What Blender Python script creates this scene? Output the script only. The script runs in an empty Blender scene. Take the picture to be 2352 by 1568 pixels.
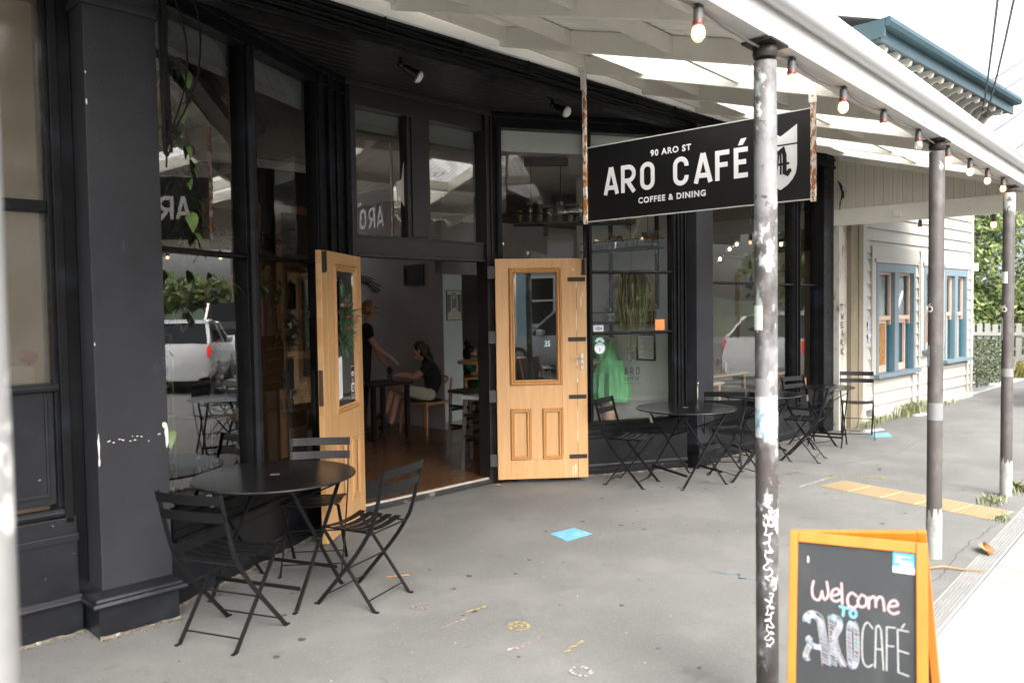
import bpy, bmesh, math, random
from mathutils import Vector, Matrix
random.seed(7)
R = math.radians
SC = bpy.context.scene
COL = SC.collection
# ------------------------------------------------------------------ camera
H = 1.70
PITCH, ROLL, YAW = math.atan(74/1829.0), 0.0148, math.atan(1623/1829.0)
fh = Vector((math.cos(YAW), math.sin(YAW), 0)); r0 = Vector((math.sin(YAW), -math.cos(YAW), 0)); zz = Vector((0, 0, 1))
fwd = math.cos(PITCH)*fh - math.sin(PITCH)*zz
up1 = math.sin(PITCH)*fh + math.cos(PITCH)*zz
cr = math.cos(ROLL)*r0 - math.sin(ROLL)*up1
cu_ = math.sin(ROLL)*r0 + math.cos(ROLL)*up1
cam = bpy.data.objects.new("camera", bpy.data.cameras.new("camera")); COL.objects.link(cam)
cam.matrix_world = Matrix(((cr.x, cu_.x, -fwd.x, 0), (cr.y, cu_.y, -fwd.y, 0), (cr.z, cu_.z, -fwd.z, H), (0, 0, 0, 1)))
cam.data.sensor_width = 36.0; cam.data.lens = 36*1829/2352.0
cam.data.clip_start = 0.05; cam.data.clip_end = 2000
cam.data.dof.use_dof = True; cam.data.dof.focus_distance = 6.6; cam.data.dof.aperture_fstop = 2.2
SC.camera = cam
# ------------------------------------------------------------------ world, sun, exposure
SUN_EL, SUN_ROT = 42, 204
world = bpy.data.worlds.new("World"); SC.world = world; world.use_nodes = True
wn, wl = world.node_tree.nodes, world.node_tree.links
wn.clear()
wo = wn.new('ShaderNodeOutputWorld'); wb = wn.new('ShaderNodeBackground'); ws = wn.new('ShaderNodeTexSky')
ws.sky_type = 'NISHITA'; ws.sun_disc = False; ws.sun_elevation = R(SUN_EL); ws.sun_rotation = R(SUN_ROT)
ws.air_density = 1.0; ws.dust_density = 6.0; ws.ozone_density = 1.0
whs = wn.new('ShaderNodeHueSaturation'); whs.inputs['Saturation'].default_value = 0.30   # overcast: whiter sky
wl.new(ws.outputs[0], whs.inputs['Color']); wl.new(whs.outputs[0], wb.inputs[0]); wl.new(wb.outputs[0], wo.inputs[0])
wb.inputs[1].default_value = 0.15
sl = bpy.data.lights.new("sun", 'SUN'); sl.energy = 0.55; sl.angle = R(60); sl.color = (1, .965, .91)
sun = bpy.data.objects.new("sun", sl); COL.objects.link(sun)
# sun_rotation is measured clockwise from +Y
sd = Vector((math.sin(R(SUN_ROT))*math.cos(R(SUN_EL)), math.cos(R(SUN_ROT))*math.cos(R(SUN_EL)), math.sin(R(SUN_EL))))
sun.rotation_euler = sd.to_track_quat('Z', 'Y').to_euler()
SC.view_settings.view_transform = 'Standard'; SC.view_settings.look = 'None'
SC.view_settings.exposure = 2.12; SC.view_settings.gamma = 1
SC.view_settings.use_curve_mapping = False
SC.render.engine = 'CYCLES'
SC.cycles.use_denoising = True
SC.cycles.max_bounces = 10; SC.cycles.diffuse_bounces = 5; SC.cycles.glossy_bounces = 5; SC.cycles.transparent_max_bounces = 16
SC.cycles.sample_clamp_indirect = 6
# ------------------------------------------------------------------ helpers
def link(o): COL.objects.link(o); return o
def tag(o, label=None, cat=None, group=None, kind=None):
    if label: o['label'] = label
    if cat: o['category'] = cat
    if group: o['group'] = group
    if kind: o['kind'] = kind
    return o
def empty(name, loc=(0, 0, 0), rz=0, label=None, cat=None, group=None, kind=None, parent=None):
    o = bpy.data.objects.new(name, None); link(o); o.empty_display_size = .1
    o.location = loc; o.rotation_euler = (0, 0, rz)
    if parent: o.parent = parent
    return tag(o, label, cat, group, kind)
def copy_tree(o, parent=None):
    c = o.copy(); COL.objects.link(c); c.parent = parent
    for ch in list(o.children): copy_tree(ch, c)
    return c
def cpt(pts, n=6):
    """smooth polyline (Catmull-Rom)"""
    P = [Vector(p) for p in pts]; out = []
    for i in range(len(P)-1):
        a, b, c, d = P[max(i-1, 0)], P[i], P[i+1], P[min(i+2, len(P)-1)]
        for k in range(n):
            t = k/n
            out.append(.5*((2*b)+(c-a)*t+(2*a-5*b+4*c-d)*t*t+(3*b-a-3*c+d)*t**3))
    out.append(P[-1]); return out
class MB:
    def __init__(s, sg=1): s.v = []; s.f = []; s.m = []; s.mi = 0; s.k = 0; s.sg = sg
    def add(s, vs, fs):
        n = len(s.v); s.v += [tuple(v) for v in vs]
        s.f += [tuple(i+n for i in f) for f in fs]; s.m += [s.mi]*len(fs); return s
    def box(s, x0, x1, y0, y1, z0, z1):
        return s.add([(x0,y0,z0),(x1,y0,z0),(x1,y1,z0),(x0,y1,z0),(x0,y0,z1),(x1,y0,z1),(x1,y1,z1),(x0,y1,z1)],
                     [(0,3,2,1),(4,5,6,7),(0,1,5,4),(1,2,6,5),(2,3,7,6),(3,0,4,7)])
    def bar(s, p, q, w, h, up=(0, 0, 1)):
        p, q, up = Vector(p), Vector(q), Vector(up); d = (q-p).normalized(); x = d.cross(up)
        if x.length < 1e-4: x = d.cross(Vector((1, 0, 0)))
        x.normalize(); y = x.cross(d).normalized(); x *= w/2; y *= h/2
        return s.add([p-x-y, p+x-y, p+x+y, p-x+y, q-x-y, q+x-y, q+x+y, q-x+y],
                     [(0,1,2,3),(7,6,5,4),(0,4,5,1),(1,5,6,2),(2,6,7,3),(3,7,4,0)])
    def sweep(s, pts, prof, up=(0, 0, 1), closed=True, cap=True):
        """prof: list of (x,y) in the frame (side, up) carried along pts"""
        P = [Vector(p) for p in pts]; n = len(prof); vs = []
        for i, p in enumerate(P):
            a = P[max(i-1, 0)]; b = P[min(i+1, len(P)-1)]; d = (b-a).normalized()
            x = d.cross(Vector(up))
            if x.length < 1e-4: x = d.cross(Vector((1, 0, 0)))
            x.normalize(); y = x.cross(d).normalized()
            vs += [p+x*u+y*v for u, v in prof]
        fs = []
        for i in range(len(P)-1):
            for k in range(n if closed else n-1):
                a = i*n+k; b = i*n+(k+1) % n; fs.append((a, b, b+n, a+n))
        if cap and closed: fs.append(tuple(range(n))[::-1]); fs.append(tuple(range((len(P)-1)*n, len(P)*n)))
        return s.add(vs, fs)
    def tube(s, pts, r, seg=8, cap=True):
        P = [Vector(p) for p in pts]; n = len(P)
        rs = r if isinstance(r, (list, tuple)) else [r]*n
        vs = []; x = None
        for i, p in enumerate(P):
            d = (P[min(i+1, n-1)]-P[max(i-1, 0)]).normalized()
            if x is None:
                x = d.cross(Vector((0, 0, 1)))
                if x.length < 1e-3: x = d.cross(Vector((1, 0, 0)))
            x = (x-d*x.dot(d)).normalized(); y = d.cross(x)
            for k in range(seg):
                a = 2*math.pi*k/seg; vs.append(p+(x*math.cos(a)+y*math.sin(a))*rs[i])
        fs = [(i*seg+k, i*seg+(k+1) % seg, (i+1)*seg+(k+1) % seg, (i+1)*seg+k) for i in range(n-1) for k in range(seg)]
        if cap: fs += [tuple(range(seg))[::-1], tuple(range((n-1)*seg, n*seg))]
        return s.add(vs, fs)
    def lathe(s, prof, c=(0, 0, 0), seg=24, M=None):
        vs = []; n = len(prof)
        for r, z in prof:
            for k in range(seg):
                a = 2*math.pi*k/seg; v = Vector((r*math.cos(a), r*math.sin(a), z))
                if M is not None: v = M @ v
                vs.append(v+Vector(c))
        fs = [(i*seg+k, i*seg+(k+1) % seg, (i+1)*seg+(k+1) % seg, (i+1)*seg+k) for i in range(n-1) for k in range(seg)]
        fs += [tuple(range(seg))[::-1], tuple(range((n-1)*seg, n*seg))]
        return s.add(vs, fs)
    def prism(s, poly, vec):
        P = [Vector(p) for p in poly]; n = len(P); v = Vector(vec)
        return s.add(P+[p+v for p in P], [tuple(range(n))[::-1], tuple(range(n, 2*n))]+[(i, (i+1) % n, (i+1) % n+n, i+n) for i in range(n)])
    def quad(s, a, b, c, d): return s.add([a, b, c, d], [(0, 1, 2, 3)])
    def ell(s, c, r, seg=14, rings=9, M=None):
        prof = [(max(1e-4, math.sin(math.pi*i/rings)), -math.cos(math.pi*i/rings)) for i in range(rings+1)]
        D = Matrix.Diagonal(Vector(r)).to_3x3()
        if M is not None: D = M @ D
        return s.lathe(prof, c, seg, D)
    def stroke(s, pts, w, f, caps=True, closed=False):
        """flat ribbon along 2-D pts; f maps (x,y) to 3-D"""
        P = [Vector(p).to_2d() for p in pts]; f0 = f; s.k += 1
        o_, ex_, ey_ = Vector(f0(*P[0])), Vector(f0(P[0].x+1e-3, P[0].y)), Vector(f0(P[0].x, P[0].y+1e-3))
        nv = (ex_-o_).cross(ey_-o_).normalized()*(s.sg*s.k*3e-5)      # each stroke lies a hair above the last
        f = lambda x, y: tuple(Vector(f0(x, y))+nv)
        if closed: P = P+[P[0]]
        n = len(P); L = []; Rr = []
        for i in range(n):
            if closed and i in (0, n-1): d1 = (P[-1]-P[-2]); d2 = (P[1]-P[0])
            else: d1 = P[i]-P[max(i-1, 0)]; d2 = P[min(i+1, n-1)]-P[i]
            if d1.length < 1e-9: d1 = d2
            if d2.length < 1e-9: d2 = d1
            d1.normalize(); d2.normalize(); n1 = Vector((-d1.y, d1.x)); n2 = Vector((-d2.y, d2.x))
            m = n1+n2
            m = n1 if m.length < .2 else m.normalized()
            k = min(1/max(m.dot(n1), .35), 2.2)
            L.append(P[i]+m*w/2*k); Rr.append(P[i]-m*w/2*k)
        vs = [f(*p) for p in L]+[f(*p) for p in Rr]
        s.add(vs, [(i, i+n, i+n+1, i+1) for i in range(n-1)])
        if caps and not closed:
            for c, e in ((P[0], P[0]-P[1]), (P[-1], P[-1]-P[-2])):
                a0 = math.atan2(e.y, e.x)
                vs = [f(c.x+w/2*math.cos(a0+t), c.y+w/2*math.sin(a0+t)) for t in [math.pi*(k/6-.5) for k in range(7)]]
                s.add(vs, [tuple(range(7))])
        return s
    def build(s, name, mat, parent=None, smooth=False, bevel=0, loc=None, rz=None, normals=True):
        me = bpy.data.meshes.new(name); me.from_pydata(s.v, [], s.f)
        for m in (mat if isinstance(mat, (list, tuple)) else [mat]): me.materials.append(m)
        if any(s.m): me.polygons.foreach_set('material_index', s.m)
        if normals:
            bm = bmesh.new(); bm.from_mesh(me); bmesh.ops.recalc_face_normals(bm, faces=bm.faces); bm.to_mesh(me); bm.free()
        if smooth:
            me.polygons.foreach_set('use_smooth', [True]*len(me.polygons)); 
            try: me.set_sharp_from_angle(angle=R(38))
            except Exception: pass
        o = bpy.data.objects.new(name, me); link(o)
        if parent: o.parent = parent
        if loc: o.location = loc
        if rz is not None: o.rotation_euler = (0, 0, rz)
        if bevel:
            b = o.modifiers.new('bevel', 'BEVEL'); b.width = bevel; b.segments = 2; b.limit_method = 'ANGLE'; b.angle_limit = R(40)
        return o
def text_mb(s, size, f, sx=1.0, track=1.0, bold=0.0, align='CENTER'):
    cu = bpy.data.curves.new('t', 'FONT'); cu.body = s; cu.size = size; cu.align_x = align; cu.space_character = track; cu.offset = bold
    cu.resolution_u = 4
    o = bpy.data.objects.new('t', cu); COL.objects.link(o)
    dg = bpy.context.evaluated_depsgraph_get(); me = bpy.data.meshes.new_from_object(o.evaluated_get(dg))
    m = MB(); m.add([f(v.co.x*sx, v.co.y) for v in me.vertices], [tuple(p.vertices) for p in me.polygons])
    bpy.data.objects.remove(o); bpy.data.curves.remove(cu); bpy.data.meshes.remove(me)
    return m
# ------------------------------------------------------------------ materials
MATS = {}
def srgb(r, g, b): return tuple(((c/255)/12.92 if c/255 <= .04045 else ((c/255+.055)/1.055)**2.4) for c in (r, g, b))
def mat(name, col, rough=.5, metal=0, spec=.5, var=.12, vscale=3, patches=(), bump=None, stretch=(1, 1, 1), emit=None, coat=0, alpha=None, stripes=None, rvar=0, sss=0, gen=False):
    """patches: (colour, scale, threshold 0-1, softness, stretch) worn areas with a shape of their own"""
    if name in MATS: return MATS[name]
    m = bpy.data.materials.new(name); m.use_nodes = True; MATS[name] = m
    N, L = m.node_tree.nodes, m.node_tree.links
    b = N['Principled BSDF']
    tc = N.new('ShaderNodeTexCoord'); src = tc.outputs['Object']
    def mp(st):
        q = N.new('ShaderNodeMapping'); q.inputs['Scale'].default_value = st; L.new(src, q.inputs[0]); return q.outputs[0]
    def noise(scale, st=(1, 1, 1), det=5, rg=.6):
        q = N.new('ShaderNodeTexNoise'); q.inputs['Scale'].default_value = scale; q.inputs['Detail'].default_value = det
        q.inputs['Roughness'].default_value = rg; L.new(mp(st), q.inputs['Vector']); return q.outputs[0]
    def rng(x, a, c, d=0., e=1.):
        q = N.new('ShaderNodeMapRange'); q.inputs[1].default_value = a; q.inputs[2].default_value = c; q.inputs[3].default_value = d; q.inputs[4].default_value = e
        L.new(x, q.inputs[0]); return q.outputs[0]
    def mix(f, a, c, mode='MIX'):
        q = N.new('ShaderNodeMix'); q.data_type = 'RGBA'; q.blend_type = mode
        for k, x in ((0, f), (6, a), (7, c)):
            if hasattr(x, 'type') and not isinstance(x, (tuple, list, float, int)): L.new(x, q.inputs[k])
            else: q.inputs[k].default_value = x if k == 0 else (*x[:3], 1)
        return q.outputs[2]
    c = tuple(col)
    if var:
        n1 = noise(vscale, stretch)
        lo = tuple(x*(1-var) for x in c); hi = tuple(min(1, x*(1+var)) for x in c)
        cc = mix(rng(n1, .3, .7), lo, hi)
    else:
        q = N.new('ShaderNodeRGB'); q.outputs[0].default_value = (*c, 1); cc = q.outputs[0]
    if stripes:   # (axis scale vector, colour, width fraction)
        st, scol, wf = stripes
        q = N.new('ShaderNodeSeparateXYZ'); L.new(mp(st), q.inputs[0])
        k = [i for i in range(3) if st[i]][0]
        fr = N.new('ShaderNodeMath'); fr.operation = 'FRACT'; L.new(q.outputs[k], fr.inputs[0])
        cm = N.new('ShaderNodeMath'); cm.operation = 'LESS_THAN'; cm.inputs[1].default_value = wf; L.new(fr.outputs[0], cm.inputs[0])
        cc = mix(cm.outputs[0], cc, scol)
    for pcol, sc, th, so, st in patches:
        f = rng(noise(sc, st, 8, .65), th, th+so)
        cc = mix(f, cc, pcol)
    L.new(cc, b.inputs['Base Color'])
    b.inputs['Roughness'].default_value = rough; b.inputs['Metallic'].default_value = metal
    b.inputs['Specular IOR Level'].default_value = spec
    if rvar: L.new(rng(noise(vscale*2.3, stretch), .3, .7, max(0, rough-rvar), min(1, rough+rvar)), b.inputs['Roughness'])
    if coat: b.inputs['Coat Weight'].default_value = coat; b.inputs['Coat Roughness'].default_value = .1
    if bump:
        bs, bst = bump[:2]; q = N.new('ShaderNodeBump'); q.inputs['Strength'].default_value = bst; q.inputs['Distance'].default_value = bump[2] if len(bump) > 2 else .01
        L.new(noise(bs, stretch, 6, .6), q.inputs['Height']); L.new(q.outputs[0], b.inputs['Normal'])
    if emit: b.inputs['Emission Color'].default_value = (*emit[:3], 1); b.inputs['Emission Strength'].default_value = emit[3]
    if alpha is not None: b.inputs['Alpha'].default_value = alpha
    return m
def glass_mat(name, tint=(1, 1, 1), wav=.0, ior=1.5, haze=None, rough=0):
    m = bpy.data.materials.new(name); m.use_nodes = True; N, L = m.node_tree.nodes, m.node_tree.links; N.clear()
    o = N.new('ShaderNodeOutputMaterial'); mx = N.new('ShaderNodeMixShader'); t = N.new('ShaderNodeBsdfTransparent'); g = N.new('ShaderNodeBsdfGlossy')
    t.inputs[0].default_value = (*tint, 1); g.inputs['Roughness'].default_value = rough
    fr = N.new('ShaderNodeFresnel'); fr.inputs[0].default_value = ior
    a = N.new('ShaderNodeMath'); a.operation = 'MULTIPLY'; a.inputs[1].default_value = 2; L.new(fr.outputs[0], a.inputs[0])
    b = N.new('ShaderNodeMath'); b.operation = 'ADD'; b.inputs[1].default_value = 1; L.new(fr.outputs[0], b.inputs[0])
    d = N.new('ShaderNodeMath'); d.operation = 'DIVIDE'; L.new(a.outputs[0], d.inputs[0]); L.new(b.outputs[0], d.inputs[1])
    L.new(d.outputs[0], mx.inputs[0]); L.new(t.outputs[0], mx.inputs[1]); L.new(g.outputs[0], mx.inputs[2])
    out = mx.outputs[0]
    if wav:
        tc = N.new('ShaderNodeTexCoord'); n = N.new('ShaderNodeTexNoise'); n.inputs['Scale'].default_value = 1.7; n.inputs['Detail'].default_value = 2
        bp = N.new('ShaderNodeBump'); bp.inputs['Strength'].default_value = wav; bp.inputs['Distance'].default_value = .01
        L.new(tc.outputs['Object'], n.inputs[0]); L.new(n.outputs[0], bp.inputs['Height']); L.new(bp.outputs[0], g.inputs['Normal'])
    if haze:
        df = N.new('ShaderNodeBsdfDiffuse'); df.inputs[0].default_value = (*haze[:3], 1); m2 = N.new('ShaderNodeMixShader'); m2.inputs[0].default_value = haze[3]
        L.new(out, m2.inputs[1]); L.new(df.outputs[0], m2.inputs[2]); out = m2.outputs[0]
    L.new(out, o.inputs[0]); return m
W_ = (1, 1, 1)
chip = (.45, .42, .38)
M_black = mat('black_gloss_paint', (.005, .005, .006), .42, 0, .22, var=.3, vscale=5, patches=[(chip, 34, .74, .015, W_), ((.02, .025, .035), 3, .55, .2, W_)], bump=(60, .06), rvar=.12)
M_plaster = mat('charcoal_plaster', (.0225, .0225, .0265), .6, 0, .3, var=.25, vscale=2.2, patches=[((.045, .055, .075), 3.1, .60, .22, (1, 1, .6)), ((.06, .08, .1), 12, .70, .14, (1, 1, .35)), ((.5, .47, .43), 26, .76, .01, W_)], bump=(70, .35, .008))
M_plinth = mat('charcoal_plinth', (.0075, .008, .0105), .30, 0, .5, var=.3, vscale=4, patches=[((.38, .34, .27), 24, .69, .01, W_), ((.30, .27, .2), 60, .735, .01, W_), ((.017, .021, .027), 5, .52, .3, W_)], bump=(45, .12))
M_soffit = mat('black_soffit_boards', (.006, .0058, .006), .55, var=.25)
M_white = mat('weathered_white_timber', (.66, .635, .565), .6, var=.08, vscale=2, patches=[((.42, .37, .28), 5, .60, .3, (1, 1, 1)), ((.22, .2, .16), 40, .77, .02, W_)], bump=(26, .12))
M_whiteb = mat('white_painted_beam', (.50, .495, .475), .5, var=.05, vscale=3, patches=[((.45, .42, .36), 5, .68, .3, (1, 1, .4))], bump=(30, .06))
M_sheet = mat('painted_roofing_iron', (.70, .685, .63), .5, var=.08, vscale=1.3, patches=[((.42, .40, .36), 2.5, .58, .3, W_), ((.15, .13, .1), 25, .78, .02, W_)])
M_wood = None
def wood(name, base, dark, rough=.42, ax=2, sc=9, chips=False, worn=None):
    st = [7, 7, 7]; st[ax] = .45
    pt = [(dark, sc, .58, .22, tuple(st))]
    if worn: pt.append((worn, 6, .68, .12, (1, 1, .3)))
    if chips: pt.append(((.72, .64, .52), 19, .755, .015, (1, 1, .35))); pt.append(((.09, .05, .02), 46, .77, .02, W_))
    return mat(name, base, rough, var=.10, vscale=4, stretch=tuple(st), patches=pt, bump=(22, .10), coat=.1)
M_door = wood('honey_kauri_door', (.54, .31, .135), (.42, .215, .078), chips=True, worn=(.68, .45, .24))
M_doorM = wood('honey_door_moulding', (.50, .26, .10), (.34, .16, .05), .38)
M_floor = mat('oiled_floorboards', (.135, .062, .027), .26, var=.28, vscale=6, stretch=(1.2, 9, 1), patches=[((.075, .033, .014), 1.6, .40, .45, (.25, 9, 1))], stripes=((0, 11, 0), (.03, .014, .007), .12), rvar=.08)
M_oak = wood('light_oak', (.42, .21, .09), (.30, .14, .055), .45, 0)
M_iron = mat('dark_iron', (.035, .03, .026), .55, .6, var=.3, patches=[((.12, .06, .03), 18, .66, .1, W_)])
M_metalblk = mat('black_powder_coat', (.006, .006, .0065), .40, 0, .3, var=.2, patches=[((.12, .05, .02), 24, .765, .02, W_)], rvar=.08)
M_tabletop = mat('black_table_enamel', (.008, .008, .0085), .24, 0, .5, var=.1, vscale=2)
M_steel = mat('brushed_steel', (.55, .54, .52), .32, 1)
M_gal = mat('galvanised_steel', (.42, .42, .41), .5, .7, var=.15)
M_ruststrap = mat('rusty_white_strap', (.70, .66, .60), .65, var=.08, patches=[((.36, .13, .025), 34, .47, .06, (1, 1, .45)), ((.20, .06, .015), 60, .60, .08, W_)])
M_signblk = mat('sign_black', (.0045, .0045, .005), .42, var=.2, patches=[((.3, .3, .3), 70, .80, .01, W_)])
M_signwht = mat('sign_white_vinyl', (.78, .78, .78), .45, var=.03)
def post_mat(name, base, amt, sc=7, tone=(.62, .62, .60)):
    return mat(name, base, .5, .0, var=.2, vscale=4, patches=[((.13, .12, .115), sc*.6, .50, .2, (1, 1, .5)), (tone, sc, amt, .03, (1, 1, .55)), ((.30, .36, .35), sc*1.7, amt+.05, .02, (1, 1, .8)), ((.75, .74, .70), 42, .70, .012, (1, 1, .6)), ((.33, .12, .06), 15, .735, .03, W_)], bump=(30, .12), rvar=.1)
M_post1 = mat('weathered_post_flaked', (.060, .052, .049), .5, var=.25, vscale=4, patches=[((.19, .19, .19), 3.2, .47, .10, (1, 1, .5)), ((.33, .36, .36), 7, .56, .03, (1, 1, .6)), ((.60, .60, .58), 5.2, .575, .015, (1, 1, .55)), ((.66, .65, .62), 30, .67, .015, (1, 1, .6)), ((.05, .043, .04), 17, .64, .02, W_), ((.30, .11, .06), 13, .715, .03, W_)], bump=(24, .5, .006), rvar=.1)
M_post2 = post_mat('weathered_post_speckled', (.075, .066, .063), .66, 11, (.40, .42, .41))
M_post0 = mat('post_grey_and_white', (.22, .215, .21), .55, var=.15, vscale=6, patches=[((.55, .53, .50), 2.2, .56, .02, (1, 1, .7)), ((.5, .5, .5), 30, .68, .02, W_)])
M_cable = mat('black_cable', (.006, .006, .006), .6, 0, .15)
M_paper = mat('notice_paper', (.74, .76, .76), .7, var=.03)
M_ink = mat('black_print', (.012, .012, .012), .6)
M_inkgrey = mat('grey_print', (.16, .16, .17), .6)
M_leaf = mat('vine_leaf', (.12, .20, .055), .4, var=.45, vscale=9)
M_leafd = mat('dark_leaf', (.022, .055, .022), .45, var=.4, vscale=9)
M_stem = mat('vine_stem', (.12, .12, .04), .6)
M_glass = glass_mat('old_window_glass', (.93, .96, .95), wav=.10, ior=2.25)
M_glassr = glass_mat('front_window_glass', (.95, .97, .96), wav=.10, ior=1.45)
M_glassd = glass_mat('door_glass', (.50, .54, .54), wav=.02, ior=2.0)
M_jar = glass_mat('jar_glass', (.85, .88, .86), ior=1.35)
# ================================================================== setting: ground
M_asph = mat('footpath_asphalt', (.140, .139, .131), .82, var=.16, vscale=.8, patches=[
    ((.19, .188, .178), 1.6, .48, .35, W_), ((.085, .083, .078), 3.6, .60, .20, W_), ((.055, .052, .049), 9, .665, .07, W_),
    ((.21, .208, .198), 48, .55, .2, W_), ((.085, .084, .08), 58, .58, .2, W_), ((.22, .22, .21), 110, .56, .15, W_), ((.085, .085, .082), 130, .58, .15, W_), ((.36, .355, .34), 30, .785, .01, W_)], bump=(150, .55, .006))
M_road = mat('road_asphalt', (.10, .10, .098), .85, var=.15, vscale=.5, patches=[((.15, .148, .142), 1.1, .5, .3, W_), ((.2, .2, .19), 110, .62, .1, W_)], bump=(130, .4, .006))
M_conc = mat('pale_concrete', (.25, .25, .245), .8, var=.08, vscale=.7, patches=[((.17, .168, .16), 1.5, .54, .3, W_), ((.25, .25, .245), 50, .58, .1, W_), ((.16, .155, .15), 60, .68, .05, W_)], bump=(90, .25, .005))
M_kerb = mat('kerb_concrete', (.27, .265, .25), .85, var=.12, vscale=2, patches=[((.22, .21, .19), 4, .54, .15, W_), ((.10, .10, .09), 30, .72, .04, W_)], bump=(70, .5, .006))
M_soil = mat('soil_and_lawn', (.06, .075, .03), .9, var=.3, vscale=.6)
def sheet(name, pts, z, m):
    o = MB().add([(x, y, z) for x, y in pts], [tuple(range(len(pts)))]).build(name, m); o['kind'] = 'structure'; return o
sheet('ground', [(-300, -300), (300, -300), (300, 300), (-300, 300)], -.16, M_soil)
sheet('road', [(-60, -9.2), (200, -26), (200, -14), (40, -1.9), (10, -1.2), (-60, -1.2)], -.012, M_road)
sheet('concrete_apron', [(-60, -1.2), (10, -1.2), (40, -1.9), (40, -1.0), (16, .4), (9, 1.05), (4.2, 1.055), (-60, 1.055)], -.006, M_conc)
pv = sheet('footpath', [(-60, 1.19), (4.2, 1.19), (9.0, 1.19), (16, .55), (40, -.8), (40, 1.9), (21, 3.1), (16.5, 3.36), (11.2, 3.76), (11.2, 5.0), (8, 5.0), (6.5, 5.95), (1.2, 6.2), (-60, 7.6)], 0, M_asph)
kb = sheet('kerb', [(-60, 1.055), (9, 1.055), (16, .40), (16, .55), (9, 1.19), (-60, 1.19)], -.003, M_kerb)
sheet('opposite_footpath', [(-60, -12.2), (40, -16), (40, -11.5), (-60, -9.2)], .0, M_conc)
sheet('side_path', [(16.5, 3.36), (21, 3.1), (40, 1.9), (40, 4.6), (30, 4.4), (27.5, 5.2), (20, 5.6), (16.6, 3.6)], .004, mat('side_path_concrete', (.40, .40, .39), .85, var=.1, vscale=.8, bump=(60, .3)))
# broken pale patches along the kerb edge, chalk marks (flat paint on the pavement)
def flat(z): return lambda x, y: (x, y, z)
mk = MB()
def ring(c, r, w, m):
    m.stroke([(c[0]+r*math.cos(a)*(1+.08*math.sin(3*a)), c[1]+r*math.sin(a)) for a in [2*math.pi*k/18 for k in range(18)]], w, flat(.0035), closed=True)
def chalk(pts, w, m, wob=.006):
    P = [];
    for i in range(len(pts)-1):
        a, b = Vector(pts[i]), Vector(pts[i+1])
        for k in range(6): P.append(a.lerp(b, k/6)+Vector((random.uniform(-wob, wob), random.uniform(-wob, wob))))
    P.append(Vector(pts[-1])); m.stroke(P, w, flat(.0035))
def chalkmat(n, c): return mat(n, (.125, .122, .114), .85, var=.1, patches=[(c, 55, .44, .16, W_)], bump=(150, .5, .006))
ck = [MB() for _ in range(4)]
ring((3.015, 3.401), .045, .022, ck[0]); ring((2.941, 2.207), .045, .02, ck[3]); ring((3.157, 2.782), .052, .022, ck[1]); ring((3.157, 2.782), .02, .012, ck[1])
chalk([(2.885, 3.094), (3.053, 3.08)], .012, ck[0]); chalk([(3.128, 3.138), (3.248, 3.116)], .017, ck[1])
chalk([(2.878, 2.617), (3.0, 2.6), (3.138, 2.591)], .012, ck[0]); chalk([(3.06, 2.397), (3.223, 2.403)], .018, ck[1]); chalk([(2.9, 2.63), (2.95, 2.60)], .02, ck[3])
chalk([(4.598, 2.384), (4.7, 2.25), (4.60, 2.2), (4.69, 2.12), (4.63, 2.06)], .012, ck[2], .02)
chalk([(7.323, 2.902), (7.829, 2.843)], .035, ck[3]); chalk([(7.83, 2.84), (7.95, 2.80)], .03, ck[1]); chalk([(8.05, 2.62), (8.2, 2.45), (8.12, 2.4)], .03, ck[1])
chalk([(7.6, 3.32), (7.8, 3.30), (7.76, 3.18), (7.95, 3.22), (7.9, 3.1)], .014, ck[0], .03); chalk([(7.2, 3.25), (7.4, 3.2), (7.35, 3.1), (7.5, 3.1)], .014, ck[0], .03)
for m_, n, c in zip(ck, ('pink', 'yellow', 'blue', 'white'), ((.42, .25, .23), (.47, .34, .06), (.15, .32, .44), (.45, .43, .40))):
    m_.build('chalk_marks', chalkmat('chalk_'+n, c), pv)
# hairline cracks, gum spots and grit on the asphalt
ed = MB(); rr = random.Random(3)
def crack(pts, w=.004):
    P = []
    for i in range(len(pts)-1):
        a, b = Vector(pts[i]), Vector(pts[i+1]); n = max(3, int((b-a).length/.06))
        for k in range(n): P.append(a.lerp(b, k/n)+Vector((rr.uniform(-.012, .012), rr.uniform(-.012, .012))))
    P.append(Vector(pts[-1])); ed.stroke(P, w, flat(.0018))
crack([(5.6, 2.75), (6.2, 2.5), (6.6, 2.05), (6.8, 1.7), (6.85, 1.3)], .0025); crack([(6.9, 1.25), (6.2, 1.30), (5.5, 1.27), (4.9, 1.30)], .004); crack([(8.5, 3.0), (9.6, 2.7), (10.6, 2.75), (12.0, 2.3)], .005); crack([(2.3, 2.9), (2.2, 2.5), (2.5, 2.1)], .003)
ed.build('cracks', mat('crack_dark', (.045, .043, .04), .9), pv, normals=False)
for nm, c_, n_, r0_, r1_ in (('gum_spots', (.055, .053, .05), 70, .006, .022), ('pale_grit', (.38, .37, .34), 90, .002, .006)):
    sp_ = MB()
    for k in range(n_):
        x, y = rr.uniform(1.6, 9), rr.uniform(1.6, 4.2); r_ = rr.uniform(r0_, r1_); ph = rr.random()*6
        sp_.add([(x+r_*(1+.3*math.sin(3*t+ph))*math.cos(t), y+r_*(1+.25*math.cos(2*t+ph))*math.sin(t), .0016) for t in [q*.6283 for q in range(10)]], [tuple(range(10))])
    o = sp_.build(nm, mat(nm+'_tone', c_, .85, var=.2), pv, normals=False); o['kind'] = 'stuff'
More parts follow.
